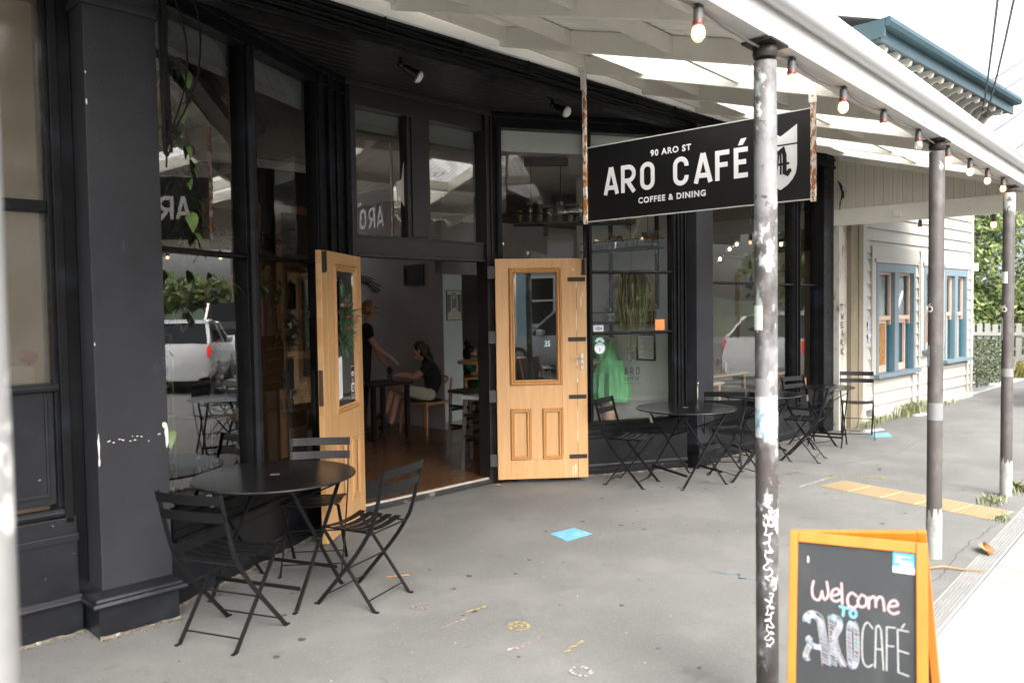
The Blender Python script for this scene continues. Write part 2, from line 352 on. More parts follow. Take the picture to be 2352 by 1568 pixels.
# tactile strip: five ribbed tiles
M_tac = mat('tactile_yellow', (.36, .275, .16), .7, var=.1, vscale=3, patches=[((.33, .27, .18), 5, .58, .2, W_), ((.40, .38, .33), 26, .64, .05, W_)])
tac = empty('tactile_paving', (7.442, 2.775, 0), math.atan2(-1.47, -.36), 'yellow ribbed tactile paving strip laid across the grey footpath', 'tactile paving')
for k in range(5):
    b = MB(); L0 = k*.303
    b.box(L0+.002, L0+.299, 0, .385, .0005, .005)
    for j in range(9): b.box(L0+.012, L0+.289, .018+j*.0405, .018+j*.0405+.022, .005, .010)
    t = b.build('tile', M_tac, tac)
tac.rotation_euler = (0, 0, math.atan2(1.304-2.792, 7.078-7.442))
# slot drain
M_slot = mat('drain_channel_metal', (.05, .05, .05), .6, .5)  # dark metal of the channel under the grating
dr = empty('slot_drain', (-6, 1.058, 0), 0, 'long narrow galvanised slot drain grating set along the concrete kerb', 'drain')
b = MB()
for j in range(6): b.box(0, 15, .006+j*.0185, .006+j*.0185+.009, -.004, .0035)
for k in range(120): b.box(k*.125, k*.125+.006, .006, .107, -.0045, .003)
b.build('grating', M_gal, dr); MB().box(0, 15, 0, .113, -.03, -.0052).build('channel', M_slot, dr)
# blue stickers, dry leaf, twig, card scraps
M_blue = mat('blue_floor_sticker', (.12, .36, .56), .6, var=.1, patches=[((.30, .48, .60), 26, .56, .04, (1, .35, 1)), ((.13, .125, .12), 22, .72, .02, W_)])
def floor_patch(name, pts, m, label, cat, z=.0015):
    c = Vector((sum(p[0] for p in pts)/len(pts), sum(p[1] for p in pts)/len(pts)))
    o = MB().prism([(p[0]-c.x, p[1]-c.y, 0) for p in pts], (0, 0, .0015)).build(name, m, loc=(c.x, c.y, z)); return tag(o, label, cat)
floor_patch('floor_sticker', [(4.628, 3.753), (4.874, 3.713), (4.828, 3.502), (4.558, 3.533)], M_blue, 'worn blue square floor sticker in front of the cafe door', 'sticker')
floor_patch('floor_sticker', [(10.801, 3.417), (11.111, 3.24), (10.777, 3.09), (10.622, 3.243)], M_blue, 'pale blue floor sticker beside the weatherboard house corner', 'sticker')
floor_patch('cardboard_scrap', [(13.0, 3.50), (13.45, 3.42), (13.3, 3.27), (12.95, 3.34)], M_paper, 'white flat scrap lying beside the grass along the house wall', 'litter', .004)
floor_patch('cardboard_scrap', [(10.98, 3.56), (11.4, 3.42), (11.3, 3.34), (10.95, 3.44)], M_paper, 'pale card scrap beside the far folding chair', 'litter', .004)
M_dry = mat('dry_leaf', (.36, .17, .07), .7, var=.3, vscale=30)
b = MB(); P = []
for k in range(9):
    t = k/8; w = .045*math.sin(math.pi*min(1, t*1.05))**.8+.002
    P += [(t*.19, -w, .02+.03*t*t), (t*.19, 0, .002+.02*t), (t*.19, w, .028+.02*math.sin(3*t))]
b.add(P, [(3*k+j, 3*k+3+j, 3*k+4+j, 3*k+1+j) for k in range(8) for j in (0, 1)])
tag(b.build('fallen_leaf', M_dry, loc=(6.05, 1.12, .0), rz=.4), 'curled brown leaf lying on the slot drain', 'leaf')
b = MB(); b.tube(cpt([(0, 0, .012), (.1, .02, .02), (.22, .0, .01), (.33, -.03, .02)]), .006, 6)
tag(b.build('twig', M_dry, loc=(5.5, 1.36, 0), rz=-1.0), 'thin brown twig on the kerb behind the chalkboard', 'twig')
b = MB(); b.tube(cpt([(0, 0, .01), (.06, .03, .012), (.13, .05, .01)], 4), .004, 5); b.tube([(.07, .03, .01), (.10, .0, .012)], .003, 5)
tag(b.build('twig', M_dry, loc=(3.32, 3.86, 0), rz=2.2), 'small pale twig by the right chair of the near table', 'twig')
b = MB()
b.add([(0, 0, .004), (.05, .012, .02), (.11, 0, .004), (.05, -.014, .012)], [(0, 1, 2, 3)])
tag(b.build('fallen_leaf', M_dry, loc=(5.58, 5.22, 0), rz=-1.2), 'small dry leaf by the foot of the open right door', 'leaf')
# grass tufts
def grass(name, x, y, n, spread, h, label):
    g = random.Random(int(x*100)); b = MB()
    for _ in range(n):
        px, py = g.gauss(0, spread[0]), g.gauss(0, spread[1]); a = g.uniform(0, 6.28); hh = h*g.uniform(.4, 1.1); w = .006*g.uniform(.6, 1.4)
        l = Vector((math.cos(a), math.sin(a), 0)); s_ = Vector((-l.y, l.x, 0))*w; p = Vector((px, py, 0)); m1 = p+l*hh*.22+zz*hh*.65; m2 = p+l*hh*.6+zz*hh*.92
        b.add([p-s_, p+s_, m1+s_*.7, m1-s_*.7, m2], [(0, 1, 2, 3), (3, 2, 4)])
    o = b.build(name, M_grass, loc=(x, y, 0), normals=False); return tag(o, label, 'grass', kind='stuff')
M_grass = mat('grass_blades', (.17, .185, .085), .6, var=.5, vscale=8)
grass('weed_grass', 11.95, 3.64, 330, (.42, .045), .13, 'long green grass growing along the foot of the house wall')
grass('weed_grass', 13.25, 3.50, 380, (.30, .05), .23, 'taller grass clump at the foot of the house wall behind the speckled post')
grass('weed_grass', 15.0, 3.40, 140, (.4, .04), .09, 'thin grass by the far end of the house wall')
grass('weed_grass', 8.35, 1.30, 160, (.09, .05), .09, 'small grass tuft beside the farthest post base')
grass('weed_grass', 7.75, 1.42, 120, (.12, .05), .05, 'low weeds at the base of the farthest post')
grass('weed_grass', 7.15, 1.25, 60, (.06, .03), .04, 'tiny weed tuft on the kerb edge')
# ================================================================== verandah posts
def post(x, y, r, h, m, label, lean=0):
    o = empty('veranda_post', (x, y, 0), 0, label, 'post', 'round steel posts holding up the canopy')
    b = MB(); b.lathe([(r, 0), (r, .5), (r, 1.2), (r, 2.0), (r, h-.075)], seg=28); b.build('shaft', m, o, smooth=True)
    b = MB(); b.lathe([(r*1.02, h-.06), (r*1.10, h-.04), (r*1.02, h-.012)], seg=24); b.box(-.085, .085, -.065, .065, h-.012, h); b.build('cap_plate', M_iron, o, bevel=.003)
    o.rotation_euler = (0, lean, 0)
    return o
p0 = post(.355, 1.40, .047, 2.77, M_post0, 'blurred grey and white flaking post nearest the camera')
p1 = post(3.172, 1.40, .0455, 2.765, M_post1, 'grey post with white flaking paint in front of the hanging sign', -.005)
p2 = post(5.80, 1.40, .047, 2.765, M_post2, 'dark speckled post behind the chalkboard', .006)
p3 = post(8.04, 1.37, .0465, 2.70, M_post2, 'farthest dark post with a pale bottom and pale top', .006)
def band(p, r, z0, z1, a0, a1, m, name, n=10, jag=0, jlo=0):
    b = MB(); vs = []; g = random.Random(int(z0*1000+r*1e5))
    for k in range(n+1):
        a = a0+(a1-a0)*k/n
        vs += [((r+.0015)*math.cos(a), (r+.0015)*math.sin(a), z0), ((r+.0015)*math.cos(a), (r+.0015)*math.sin(a), z1+(g.uniform(-jag, jag) if k % n else 0))]; vs[-2] = (vs[-2][0], vs[-2][1], z0+(g.uniform(-jlo, jlo) if k % n else 0))
    b.add(vs, [(2*k, 2*k+2, 2*k+3, 2*k+1) for k in range(n)]); return b.build(name, m, p, smooth=True)
M_stk = mat('torn_white_sticker', (.42, .44, .45), .6, var=.06, patches=[((.12, .28, .40), 15, .56, .03, (1, 1, .6)), ((.22, .22, .22), 34, .62, .03, W_), ((.06, .055, .05), 24, .76, .02, W_)])
M_stkg = mat('pale_green_sticker', (.62, .74, .62), .6, var=.06)
M_stkgr = mat('grey_tape', (.19, .19, .19), .5, var=.15, patches=[((.3, .3, .3), 18, .6, .05, W_)])
# the side that faces the camera points towards (-x,-y)
A1 = math.atan2(-1.4, -3.17)
band(p1, .0455, 1.155, 1.33, A1-1.2, A1+1.1, M_stk, 'sticker'); band(p1, .0456, 1.325, 1.40, A1-1.2, A1+.3, M_stkgr, 'sticker'); band(p1, .0455, 1.60, 1.70, A1-1.5, A1-.3, M_stkg, 'sticker')
A2 = math.atan2(-1.4, -5.8)
band(p2, .047, .925, 1.04, 0, 6.283, M_stkgr, 'tape', 24)
band(p2, .047, 1.28, 1.42, A2-1.5, A2-.8, M_stk, 'sticker')
M_white_pl = mat('white_base_paint', (.30, .30, .285), .6, var=.15, patches=[((.16, .155, .15), 8, .50, .16, (1, 1, .5)), ((.3, .14, .09), 15, .72, .03, W_)])
band(p2, .0475, 0, .30, 0, 6.283, M_white_pl, 'base_paint', 44, .045)
band(p3, .0469, 0, .33, 0, 6.283, M_white_pl, 'base_paint', 44, .045); band(p3, .0469, 2.47, 2.64, 0, 6.283, mat('pale_top_paint', (.33, .345, .345), .6, var=.15, patches=[((.09, .08, .078), 9, .58, .04, W_)]), 'top_paint', 44, 0, .05)
A3 = math.atan2(-1.37, -8.0)
band(p3, .0465, 1.86, 1.96, A3-1.4, A3-.1, M_stkg, 'sticker'); band(p3, .0465, 1.37, 1.56, A3-1.5, A3-.8, M_stk, 'sticker')
band(p3, .0465, 1.05, 1.12, A3-1.2, A3+1.3, M_stkgr, 'sticker')
def onpost(p, r, a0, z0, segs, w, m):
    b = MB(); f = lambda x, y: ((r+.002)*math.cos(a0+x/r), (r+.002)*math.sin(a0+x/r), z0+y)
    for s_ in segs: b.stroke(s_, w, f)
    return b.build('tag_mark', m, p)
M_tagw = mat('white_tag_paint', (.75, .75, .75), .6, var=.03)
SIX = [[(-.012+.018*math.cos(t), .018*math.sin(t)) for t in [k*.5 for k in range(13)]], [(-.03, 0), (-.024, .025), (-.006, .034)]]
onpost(p2, .047, A2-.55, 1.66, SIX, .007, M_tagw); onpost(p3, .0465, A3-.35, 1.635, SIX, .009, M_tagw); onpost(p3, .0465, A3-1.1, 1.635, [[(0, -.018), (0, .03)]], .009, M_tagw)
# chalky scrawl down the near post
for z_, l_, a_ in ((.86, .30, .1), (.50, .22, .2)):
    onpost(p1, .0455, A1+a_, z_, [[(.013*math.sin(t*1.9)+.006*math.sin(t*4.7), -l_*t/20+.012*math.sin(t*2.6+1)) for t in [q*.25 for q in range(81)]]], .0045, M_tagw)
# ================================================================== canopy
FA = math.radians(-3.0)
ORG = Vector((1.622, 4.351, 0)); EU = Vector((math.cos(FA), math.sin(FA), 0)); EW = Vector((-math.sin(FA), math.cos(FA), 0))
def U(u, w, z=0): return ORG+EU*u+EW*w+zz*z
can = empty('veranda_canopy', (0, 0, 0), 0, 'white timber verandah canopy with corrugated iron roof over the footpath', 'canopy')
X0, X1, XG = -4.2, 13.0, 10.909
def lz(y): return 2.95+(y-1.45)*.281      # underside of the rafters
# front beam, gutter
b = MB(); b.box(X0, X1, 1.352, 1.452, 2.77, 2.925); b.build('front_beam', M_whiteb, can, bevel=.004)
b = MB(); b.box(X0, X1, 1.43, 1.452, 2.925, 3.065); b.build('light_stop_board', M_whiteb, can)  # added board, hidden by the gutter, blocking light above the beam
g = MB(); prof = [(1.352, 2.93), (1.352, 2.885), (1.33, 2.882), (1.30, 2.886), (1.285, 2.90), (1.282, 2.915), (1.287, 2.928), (1.277, 2.94), (1.272, 2.955), (1.278, 2.966), (1.292, 2.968), (1.294, 2.958)]
vs = []; n = len(prof)
for x in (X0, X1): vs += [(x, y, z) for y, z in prof]
g.add(vs, [(k, k+1, k+1+n, k+n) for k in range(n-1)])
M_gut = mat('white_gutter', (.50, .50, .495), .35, var=.03, patches=[((.6, .6, .57), 6, .68, .2, (.3, 1, 1))])
go = g.build('gutter', M_gut, can, smooth=True); sm = go.modifiers.new('s', 'SOLIDIFY'); sm.thickness = .003
# ledger along the building
def ledger_y(x): return ORG.y+(x-ORG.x)*math.tan(FA)
b = MB(); b.prism([U(-6, -.06, 3.672), U(9.3, -.06, 3.672), U(9.3, -.06, 3.80), U(-6, -.06, 3.80)], EW*.06); b.build('ledger', mat('bright_white_ledger', (.86, .855, .83), .35, var=.04, patches=[((.5, .46, .38), 9, .70, .1, W_)]), can, bevel=.003)
# rafters and purlins
RX = [U(1.0, 0).x-.03, 3.563, 4.585, 5.527, 6.44, 7.36, 8.27, 9.18, 10.08]
RX = [RX[0]-3.8, RX[0]-2.85, RX[0]-1.9, RX[0]-.95]+RX
def yl(x): return ledger_y(x)-.06
for x in RX:
    y1 = yl(x); a, c = Vector((x, 1.45, 0)), Vector((x, y1, 0))
    b = MB(); b.prism([(x-.022, 1.45, lz(1.45)), (x-.022, y1, lz(y1)), (x-.022, y1, lz(y1)+.145), (x-.022, 1.45, lz(1.45)+.145)], (.044, 0, 0))
    b.build('rafter', M_white, can, bevel=.003)
ALL = sorted(RX)+[XG-.06]
for i in range(len(ALL)-1):
    xa, xb = ALL[i]+.022, ALL[i+1]-.022
    for y in (1.95, 2.66, 3.47, 4.20):
        ya = min(y, yl(xb)-.05); z = lz(ya)
        b = MB(); b.prism([(xa, ya-.022, z+.03), (xa, ya+.022, z+.042), (xa, ya+.022, z+.149), (xa, ya-.022, z+.137)], (xb-xa, 0, 0)); b.build('purlin', M_white, can)
# corrugated sheets: alternating painted iron and clear panels
M_clear = bpy.data.materials.new('clear_corrugated_sheet'); M_clear.use_nodes = True
N, L = M_clear.node_tree.nodes, M_clear.node_tree.links; N.clear()
o_ = N.new('ShaderNodeOutputMaterial'); t_ = N.new('ShaderNodeBsdfTranslucent'); d_ = N.new('ShaderNodeBsdfDiffuse'); tr = N.new('ShaderNodeBsdfTransparent'); m1 = N.new('ShaderNodeMixShader'); m2 = N.new('ShaderNodeMixShader')
t_.inputs[0].default_value = (.88, .88, .86, 1); d_.inputs[0].default_value = (.7, .7, .68, 1); m1.inputs[0].default_value = .3; m2.inputs[0].default_value = .38
tc = N.new('ShaderNodeTexCoord'); nz = N.new('ShaderNodeTexNoise'); nz.inputs['Scale'].default_value = 11; nz.inputs['Detail'].default_value = 3
mr = N.new('ShaderNodeMapRange'); mr.inputs[1].default_value = .68; mr.inputs[2].default_value = .70; L.new(tc.outputs['Object'], nz.inputs[0]); L.new(nz.outputs[0], mr.inputs[0])
dk = N.new('ShaderNodeBsdfDiffuse'); dk.inputs[0].default_value = (.09, .075, .055, 1); m3 = N.new('ShaderNodeMixShader')
L.new(t_.outputs[0], m1.inputs[1]); L.new(d_.outputs[0], m1.inputs[2]); L.new(m1.outputs[0], m2.inputs[1]); L.new(tr.outputs[0], m2.inputs[2])
L.new(mr.outputs[0], m3.inputs[0]); L.new(m2.outputs[0], m3.inputs[1]); L.new(dk.outputs[0], m3.inputs[2]); L.new(m3.outputs[0], o_.inputs[0])
def corr(xa, xb, ya0, yb0, m, name='roof_sheet', dz=0):
    b = MB(); n = max(4, int((xb-xa)/.0095)); vs = []
    for k in range(n+1):
        x = xa+(xb-xa)*k/n; z = .158+dz+.010*math.sin(2*math.pi*x/.076)
        ye = yb0 if yb0 else yl(x)+.02
        vs += [(x, ya0, lz(ya0)+z), (x, ye, lz(ye)+z)]
    b.add(vs, [(2*k, 2*k+2, 2*k+3, 2*k+1) for k in range(n)]); return b.build(name, m, can, smooth=False)
clear = {0, 2, 6, 8, 10, 11}
for i in range(len(ALL)-1):
    xa, xb = ALL[i], ALL[i+1]
    if i in clear:
        corr(xa, xb+.03, 1.425, 1.95, M_sheet); corr(xa, xb+.03, 1.95, 3.47, M_clear, 'clear_roof_sheet', .004); corr(xa, xb+.03, 3.47, None, M_sheet)
    else: corr(xa, xb+.03, 1.425, None, M_sheet)
corr(ALL[-1], X1, 1.425, None, M_sheet)
# gable end: boarded panel over a deep beam, hung across the path
gb = MB(); y0, y1 = 1.452, 4.02
gb.prism([(XG, y0, 2.75), (XG, y1, 2.75), (XG, y1, 2.968), (XG, y0, 2.968)], (.07, 0, 0)); gb.build('gable_beam', M_white, can, bevel=.004)
M_board = mat('gable_boards', (.52, .49, .405), .65, var=.1, vscale=3, stretch=(1, 14, .5), patches=[((.42, .38, .31), 5, .56, .25, (1, 8, .6))], stripes=((0, 8.6, 0), (.20, .17, .13), .035), bump=(20, .2))
gb = MB(); gb.prism([(XG+.02, y0, 2.968), (XG+.02, y1, 2.968), (XG+.02, y1, lz(y1)+.14), (XG+.02, y0, lz(y0)+.14)], (.02, 0, 0)); gb.build('gable_panel', M_board, can)
gb = MB(); gb.prism([(XG-.005, y0, lz(y0)+.0), (XG-.005, yl(XG), lz(yl(XG))+.0), (XG-.005, yl(XG), lz(yl(XG))+.14), (XG-.005, y0, lz(y0)+.14)], (.024, 0, 0)); gb.build('barge_rafter', M_white, can)
gb = MB(); gb.box(XG-.035, XG, 3.02, 3.13, 2.80, 2.90); gb.build('junction_box', M_white, can, bevel=.006)
# neighbour's veranda post with filigree bracket
M_peel = mat('peeling_white_post', (.46, .44, .395), .65, var=.1, patches=[((.26, .22, .16), 6, .50, .12, (1, 1, .35)), ((.12, .10, .07), 13, .60, .05, (1, 1, .4)), ((.04, .04, .04), 14, .68, .02, (1, 1, .6))], bump=(20, .3))
wp = empty('timber_veranda_post', U(9.30, -.06), FA, 'peeling white timber post with black scrawled tag beside the last cafe window', 'post')
MB().box(0, .26, 0, .12, 0, 2.76).build('shaft', M_peel, wp, bevel=.004)
b = MB(); f = lambda x, y: (x, -.003, y)
def bold_line(b, segs, ox, oy, sx, sy, w):
    for s_ in segs: b.stroke([(ox+x*sx, oy+y*sy) for x, y in s_], w, f)
GL = {'T': [[(0, 1), (1, 1)], [(.5, 1.1), (.5, 0)]], 'W': [[(0, 1), (.3, 0), (.5, .7), (.7, 0), (1, 1)]], 'E': [[(1, 1), (0, .9), (.1, 0), (1, .1)], [(0, .5), (.8, .5)]],
      'A': [[(0, 0), (.5, 1), (1, 0)], [(.2, .4), (.8, .4)]], 'R': [[(0, 0), (0, 1), (.8, .8), (.1, .5), (1, -.1)]], 'K': [[(0, 1), (0, 0)], [(.9, 1), (0, .5), (1, -.1)]]}
for k, ch in enumerate('TWEARK'): bold_line(b, GL[ch], .045+.012*(k % 2), 1.62-k*.118, .085, .075, .017)
b.build('scrawl', M_ink, wp)
br = MB(); y = .05
P = [(.26+.52*math.sin(t), 2.76-.62+.56*(1-math.cos(t))) for t in [k*math.pi/2/14 for k in range(15)]]
fb = lambda x, z: (x, .05, z)
br.sweep([(x, .05, z) for x, z in P], [(-.012, -.014), (.012, -.014), (.012, .014), (-.012, .014)], up=(0, 1, 0))
for k in range(9):
    a = k*math.pi/2/9+.12; cx, cz = .26+.52*math.sin(a)-.06*0, 2.76-.62+.56*(1-math.cos(a)); rx = .30+.10*k/9
    px, pz = .26+(cx-.26)*.52, 2.74-(2.74-cz)*.52; rad = .028+.030*abs(math.cos(a*2))
    br.tube([(px+rad*(1-.06*j)*math.cos(j*.6+k), .05, pz+rad*(1-.06*j)*math.sin(j*.6+k)) for j in range(14)], .007, 5)
    br.tube([(px+rad*.9, .05, pz), (cx, .05, cz)], .007, 5)
br.box(.26, .285, .035, .065, 2.14, 2.75); br.box(.26, .80, .035, .065, 2.725, 2.75)
for k in range(8): br.tube([(.30+.06*k+.022*math.cos(j*.55), .05, 2.685+.022*math.sin(j*.55)) for j in range(12)], .006, 5)
br.build('filigree_bracket', M_peel, wp)
MB().tube([(.305, -.02, 0), (.305, -.02, 2.72)], .022, 10).build('drain_pipe', M_white, wp, smooth=True)
# festoon lights under the front beam
fl = [(3.428, 1), (4.064, 1), (4.693, 1), (5.375, 0), (6.09, 1), (6.743, 1), (7.337, 1), (7.955, 1)]
M_sock = mat('bulb_socket', (.02, .02, .022), .5); M_coll = mat('red_bulb_collar', (.10, .018, .014), .45)
M_lit = mat('lit_bulb', (.9, .75, .55), .2, emit=(1, .60, .28, 1.6), var=0); M_frost = glass_mat('bulb_glass', (.97, .95, .93), haze=(.8, .78, .74, .25))
M_fil = mat('glowing_filament', (1, .7, .4), .3, emit=(1, .62, .28, 7), var=0)
def bulb(x, y, z, on, label, s=1.0):
    o = empty('festoon_bulb', (x, y, z), 0, label, 'light bulb', 'festoon light bulbs hung under the canopy beam')
    MB().lathe([(.011*s, .0), (.020*s, -.004*s), (.021*s, -.05*s), (.017*s, -.053*s)], seg=14).build('socket', M_sock if on == 2 else mat('grey_socket', (.07, .07, .07), .5), o, smooth=True)
    MB().lathe([(.020*s, -.048*s), (.023*s, -.052*s), (.023*s, -.068*s), (.019*s, -.072*s)], seg=14).build('collar', M_coll, o, smooth=True)
    MB().lathe([(.017*s, -.069*s), (.026*s, -.084*s), (.0295*s, -.103*s), (.026*s, -.122*s), (.014*s, -.136*s), (.001, -.139*s)], seg=18).build('globe', M_frost, o, smooth=True)
    if on: MB().ell((0, 0, -.103*s), (.0135*s, .0135*s, .018*s)).build('filament', M_fil, o, smooth=True)
    else: MB().tube([(0, 0, -.06), (0, 0, -.10)], .004, 6).build('filament', M_gal, o)
    MB().box(-.018, .018, -.012, .012, -.002, .012).build('clip', M_sock, o)
NAMES = ['lit festoon bulb just right of the flaking front post', 'second lit festoon bulb right of the flaking front post, above the sign end', 'third lit festoon bulb right of the flaking front post, past the rusty sign strap', 'unlit clear festoon bulb just before the dark speckled post', 'lit festoon bulb just after the dark speckled post', 'second lit festoon bulb after the dark speckled post', 'third lit festoon bulb after the dark speckled post', 'dim lit festoon bulb touching the farthest post top']
NAMES = ['lit festoon bulb hung nearest the flaking front post, on its right'] + NAMES[1:]
for (x, on), nm in zip(fl, NAMES): bulb(x, 1.40, 2.757, on, nm, .85)
bulb(2.60, 1.40, 2.757, 1, 'lit festoon bulb left of the flaking front post top', .85)
for (x, y), nm in zip([(XG+.1, 2.84), (XG+.1, 2.03), (XG+.1, 1.62)], ['small lit bulb under the gable beam before the speckled post', 'small lit bulb under the gable beam after the speckled post', 'small lit bulb under the gable beam beside the farthest post']): bulb(x, y, 2.745, 1, nm, 1.15)
pts = []
xs = [-1.5, .4, 1.3, 2.60]+[a[0] for a in fl]+[9.2, 10.4]
for i in range(len(xs)-1):
    for k in range(4): t = k/4; pts.append((xs[i]*(1-t)+xs[i+1]*t, 1.405, 2.762-.022*math.sin(math.pi*t)))
b = MB(); b.tube(pts, .005, 6); tag(b.build('festoon_cable', mat('cream_cable', (.16, .14, .12), .6)), 'thin sagging festoon cable clipped under the front canopy beam', 'cable')
# hanging sign
XS = 5.527
sg = empty('hanging_sign', (XS, 0, 0), 0, 'black hanging cafe sign with white lettering on rusty straps', 'sign')
MB().box(-.006, .006, 2.114, 4.016, 2.432, 3.048).build('panel', M_signblk, sg, bevel=.001)
e = MB()
for z in (2.43, 3.05): e.box(-.009, .009, 2.112, 4.018, z-.004, z+.004)
e.build('edge_trim', M_whiteb, sg)
for yy, zt in ((4.035, 3.72), (2.098, 3.26)):
    b = MB(); b.box(-.0245, -.004, yy-.018, yy+.018, 2.41, zt-.0); st = b.build('strap', M_ruststrap, sg, bevel=.002)
    b = MB(); b.box(-.031, -.0248, yy-.028, yy+.028, zt-.18, zt+.06); b.build('plate', M_white, st, bevel=.002)
    b = MB()
    for dz in (-.13, -.03): b.ell((-.031, yy, zt+dz), (.006, .011, .011))
    b.build('bolt', M_whiteb, st, smooth=True)
FS = lambda x, y: (-.0075, 3.85-x, 2.635+y)        # x to the right as seen from the left
lt = MB()
def arc(cx, cy, rx, ry, a0, a1, n=10): return [(cx+rx*math.cos(R(a0+(a1-a0)*k/n)), cy+ry*math.sin(R(a0+(a1-a0)*k/n))) for k in range(n+1)]
def glyph(ch, m, x, w, h, sw, f):
    """condensed bold capitals drawn as even strokes; box x..x+w, 0..h"""
    e = sw/2; xl, xr, yb, yt = x+e, x+w-e, e, h-e; r = (xr-xl)/2
    S = lambda p: m.stroke(p, sw, f, caps=False)
    if ch == 'A':
        S([(x+e*.9, 0), (x+w/2-e*.15, h)]); S([(x+w-e*.9, 0), (x+w/2+e*.15, h)]); S([(x+w*.22, h*.25), (x+w*.78, h*.25)])
        m.add([f(x+w/2-e*1.05, h), f(x+w/2+e*1.05, h), f(x+w/2+e*.5, h-sw), f(x+w/2-e*.5, h-sw)], [(0, 1, 2, 3)])
    elif ch == 'R':
        S([(xl, 0), (xl, h)]); q = h*.245
        S([(xl, yt)]+arc(xr-r, yt-q+0, r, q, 90, 0, 6)+arc(xr-r, yt-q, r, q, 0, -90, 6)+[(xl, yt-2*q)]); S([(x+w*.42, yt-2*q), (x+w-e*.9, 0)])
    elif ch == 'O': m.stroke(arc(x+w/2, yt-r, r, r, 0, 180)+arc(x+w/2, yb+r, r, r, 180, 360), sw, f, closed=True)
    elif ch == 'C': S([(xr, h*.66)]+arc(x+w/2, yt-r, r, r, 0, 180)+arc(x+w/2, yb+r, r, r, 180, 360)+[(xr, h*.34)])
    elif ch in 'FE':
        S([(xl, 0), (xl, h)]); S([(x, yt), (x+w, yt)]); S([(x, h*.52), (x+w*.88, h*.52)])
        if ch == 'E': S([(x, yb), (x+w, yb)])
for ch, x, w in (('A', .0, .150), ('R', .172, .142), ('O', .355, .135), ('C', .655, .135), ('A', .835, .155), ('F', 1.012, .115), ('E', 1.162, .110)): glyph(ch, lt, x, w, .222, .036, FS)
lt.add([FS(1.195, .238), FS(1.232, .238), FS(1.262, .285), FS(1.218, .285)], [(0, 1, 2, 3)])
a_ = text_mb('90 ARO ST', .066, lambda x, y: FS(x+.632, y+.262), track=1.18, bold=.0022); lt.add(a_.v, a_.f)
a_ = text_mb('COFFEE & DINING', .063, lambda x, y: FS(x+.635, y-.098), track=1.19, bold=.0022); lt.add(a_.v, a_.f)
lt.build('lettering', M_signwht, sg, normals=False)
def shield(m, cx, zb, w, h, f, solid=True, sw=.004):
    """crest: pointed bottom, notched crown top, gap line"""
    hw = w/2
    low = [(-hw, h*.69)]+[(-hw, h*.34)]+[(-hw+hw*(t**2.0), h*.34-(h*.34)*t**.75) for t in (.25, .5, .75, 1.0)]
    low = [(-hw, h*.69), (-hw, h*.36), (-hw*.93, h*.25), (-hw*.75, h*.16), (-hw*.45, h*.075), (0, 0)]; low += [(-x, y) for x, y in low[-2::-1]]
    top = [(-hw, h*.715), (-hw, h), (0, h*.84), (hw, h), (hw, h*.715)]
    if solid:
        m.add([f(cx+x, zb+y) for x, y in low], [tuple(range(len(low)))])
        m.add([f(cx+x, zb+y) for x, y in top], [(0, 1, 2), (0, 2, 4), (2, 3, 4)])
    else:
        m.stroke([(cx+x, zb+y) for x, y in low], sw, f, closed=True); m.stroke([(cx+x, zb+y) for x, y in top], sw, f, closed=True)
sh = MB(); FC = lambda x, y: (-.0075, 2.334-x, 2.513+y); shield(sh, 0, 0, .238, .446, FC); sh.build('crest', M_signwht, sg, normals=False)
def gothA(m, cx, zb, s, f, w):
    S = lambda p, k=1: m.stroke([(cx+x*s, zb+y*s) for x, y in p], w*k, f)
    S([(-.30, .02), (-.20, .0), (-.10, .12), (-.06, .55), (-.16, .72), (-.28, .66), (-.22, .58)], .8)     # left stem with curl
    S([(-.06, .45), (-.02, .80), (-.14, .98), (-.30, .90), (-.28, .78), (-.18, .80)], .7)
    S([(-.02, .85), (.14, .96), (.20, .75), (.20, .16), (.30, .10), (.38, .2)], 1.5); S([(.06, .12), (.06, .80)], .7)
    S([(-.12, .45), (.34, .46)], .8); S([(-.32, -.12), (-.38, .02), (-.28, .06)], .8); S([(-.10, .12), (-.20, -.12), (-.34, -.14)], .7)
gA = MB(); FCb = lambda x, y: (-.0095, 2.334-x, 2.513+y); gothA(gA, -.01, .09, .20, FCb, .020); gA.build('emblem', M_signblk, sg, normals=False)
# chalkboard A-frame
M_orange = mat('orange_varnished_frame', (.46, .15, .012), .38, var=.12, vscale=5, stretch=(4, 4, 1), patches=[((.55, .38, .20), 22, .70, .05, (1, 1, .4)), ((.30, .10, .02), 12, .74, .02, W_)], coat=.2)
M_chalk = mat('chalkboard', (.017, .020, .022), .6, var=.3, vscale=3, patches=[((.05, .058, .06), 3.2, .52, .3, (1, 1, .5))])
ab = empty('chalkboard_sign', (2.685, 1.101, 0), math.atan2(.699-1.101, 2.81-2.685), 'orange framed A-frame chalkboard standing by the kerb', 'sign')
WB, HB, TL = .422, .92, R(12)
F1 = empty('front_board', (0, 0, HB), parent=ab); F1.rotation_euler = (-TL, 0, 0)   # local -y is the face, -z runs down
LB = HB/math.cos(TL)
b = MB(); b.box(0, .026, -.022, 0, -LB, 0); b.box(WB-.034, WB, -.022, 0, -LB, 0); b.box(.026, WB-.034, -.0205, 0, -.036, 0); b.box(.026, WB-.034, -.0205, 0, -LB+.08, -LB+.115)
fr = b.build('frame', M_orange, F1, bevel=.003)
MB().box(.02, WB-.02, -.012, -.004, -LB+.09, -.03).build('board', M_chalk, F1)
FB = lambda x, y: (x, -.0128, -y)
M_pink = mat('pink_chalk', (.42, .27, .28), .9, var=.15, vscale=120); M_bluec = mat('blue_chalk', (.13, .28, .37), .9, var=.15, vscale=120); M_whc = mat('white_chalk', (.30, .30, .30), .9, var=.2, vscale=120)
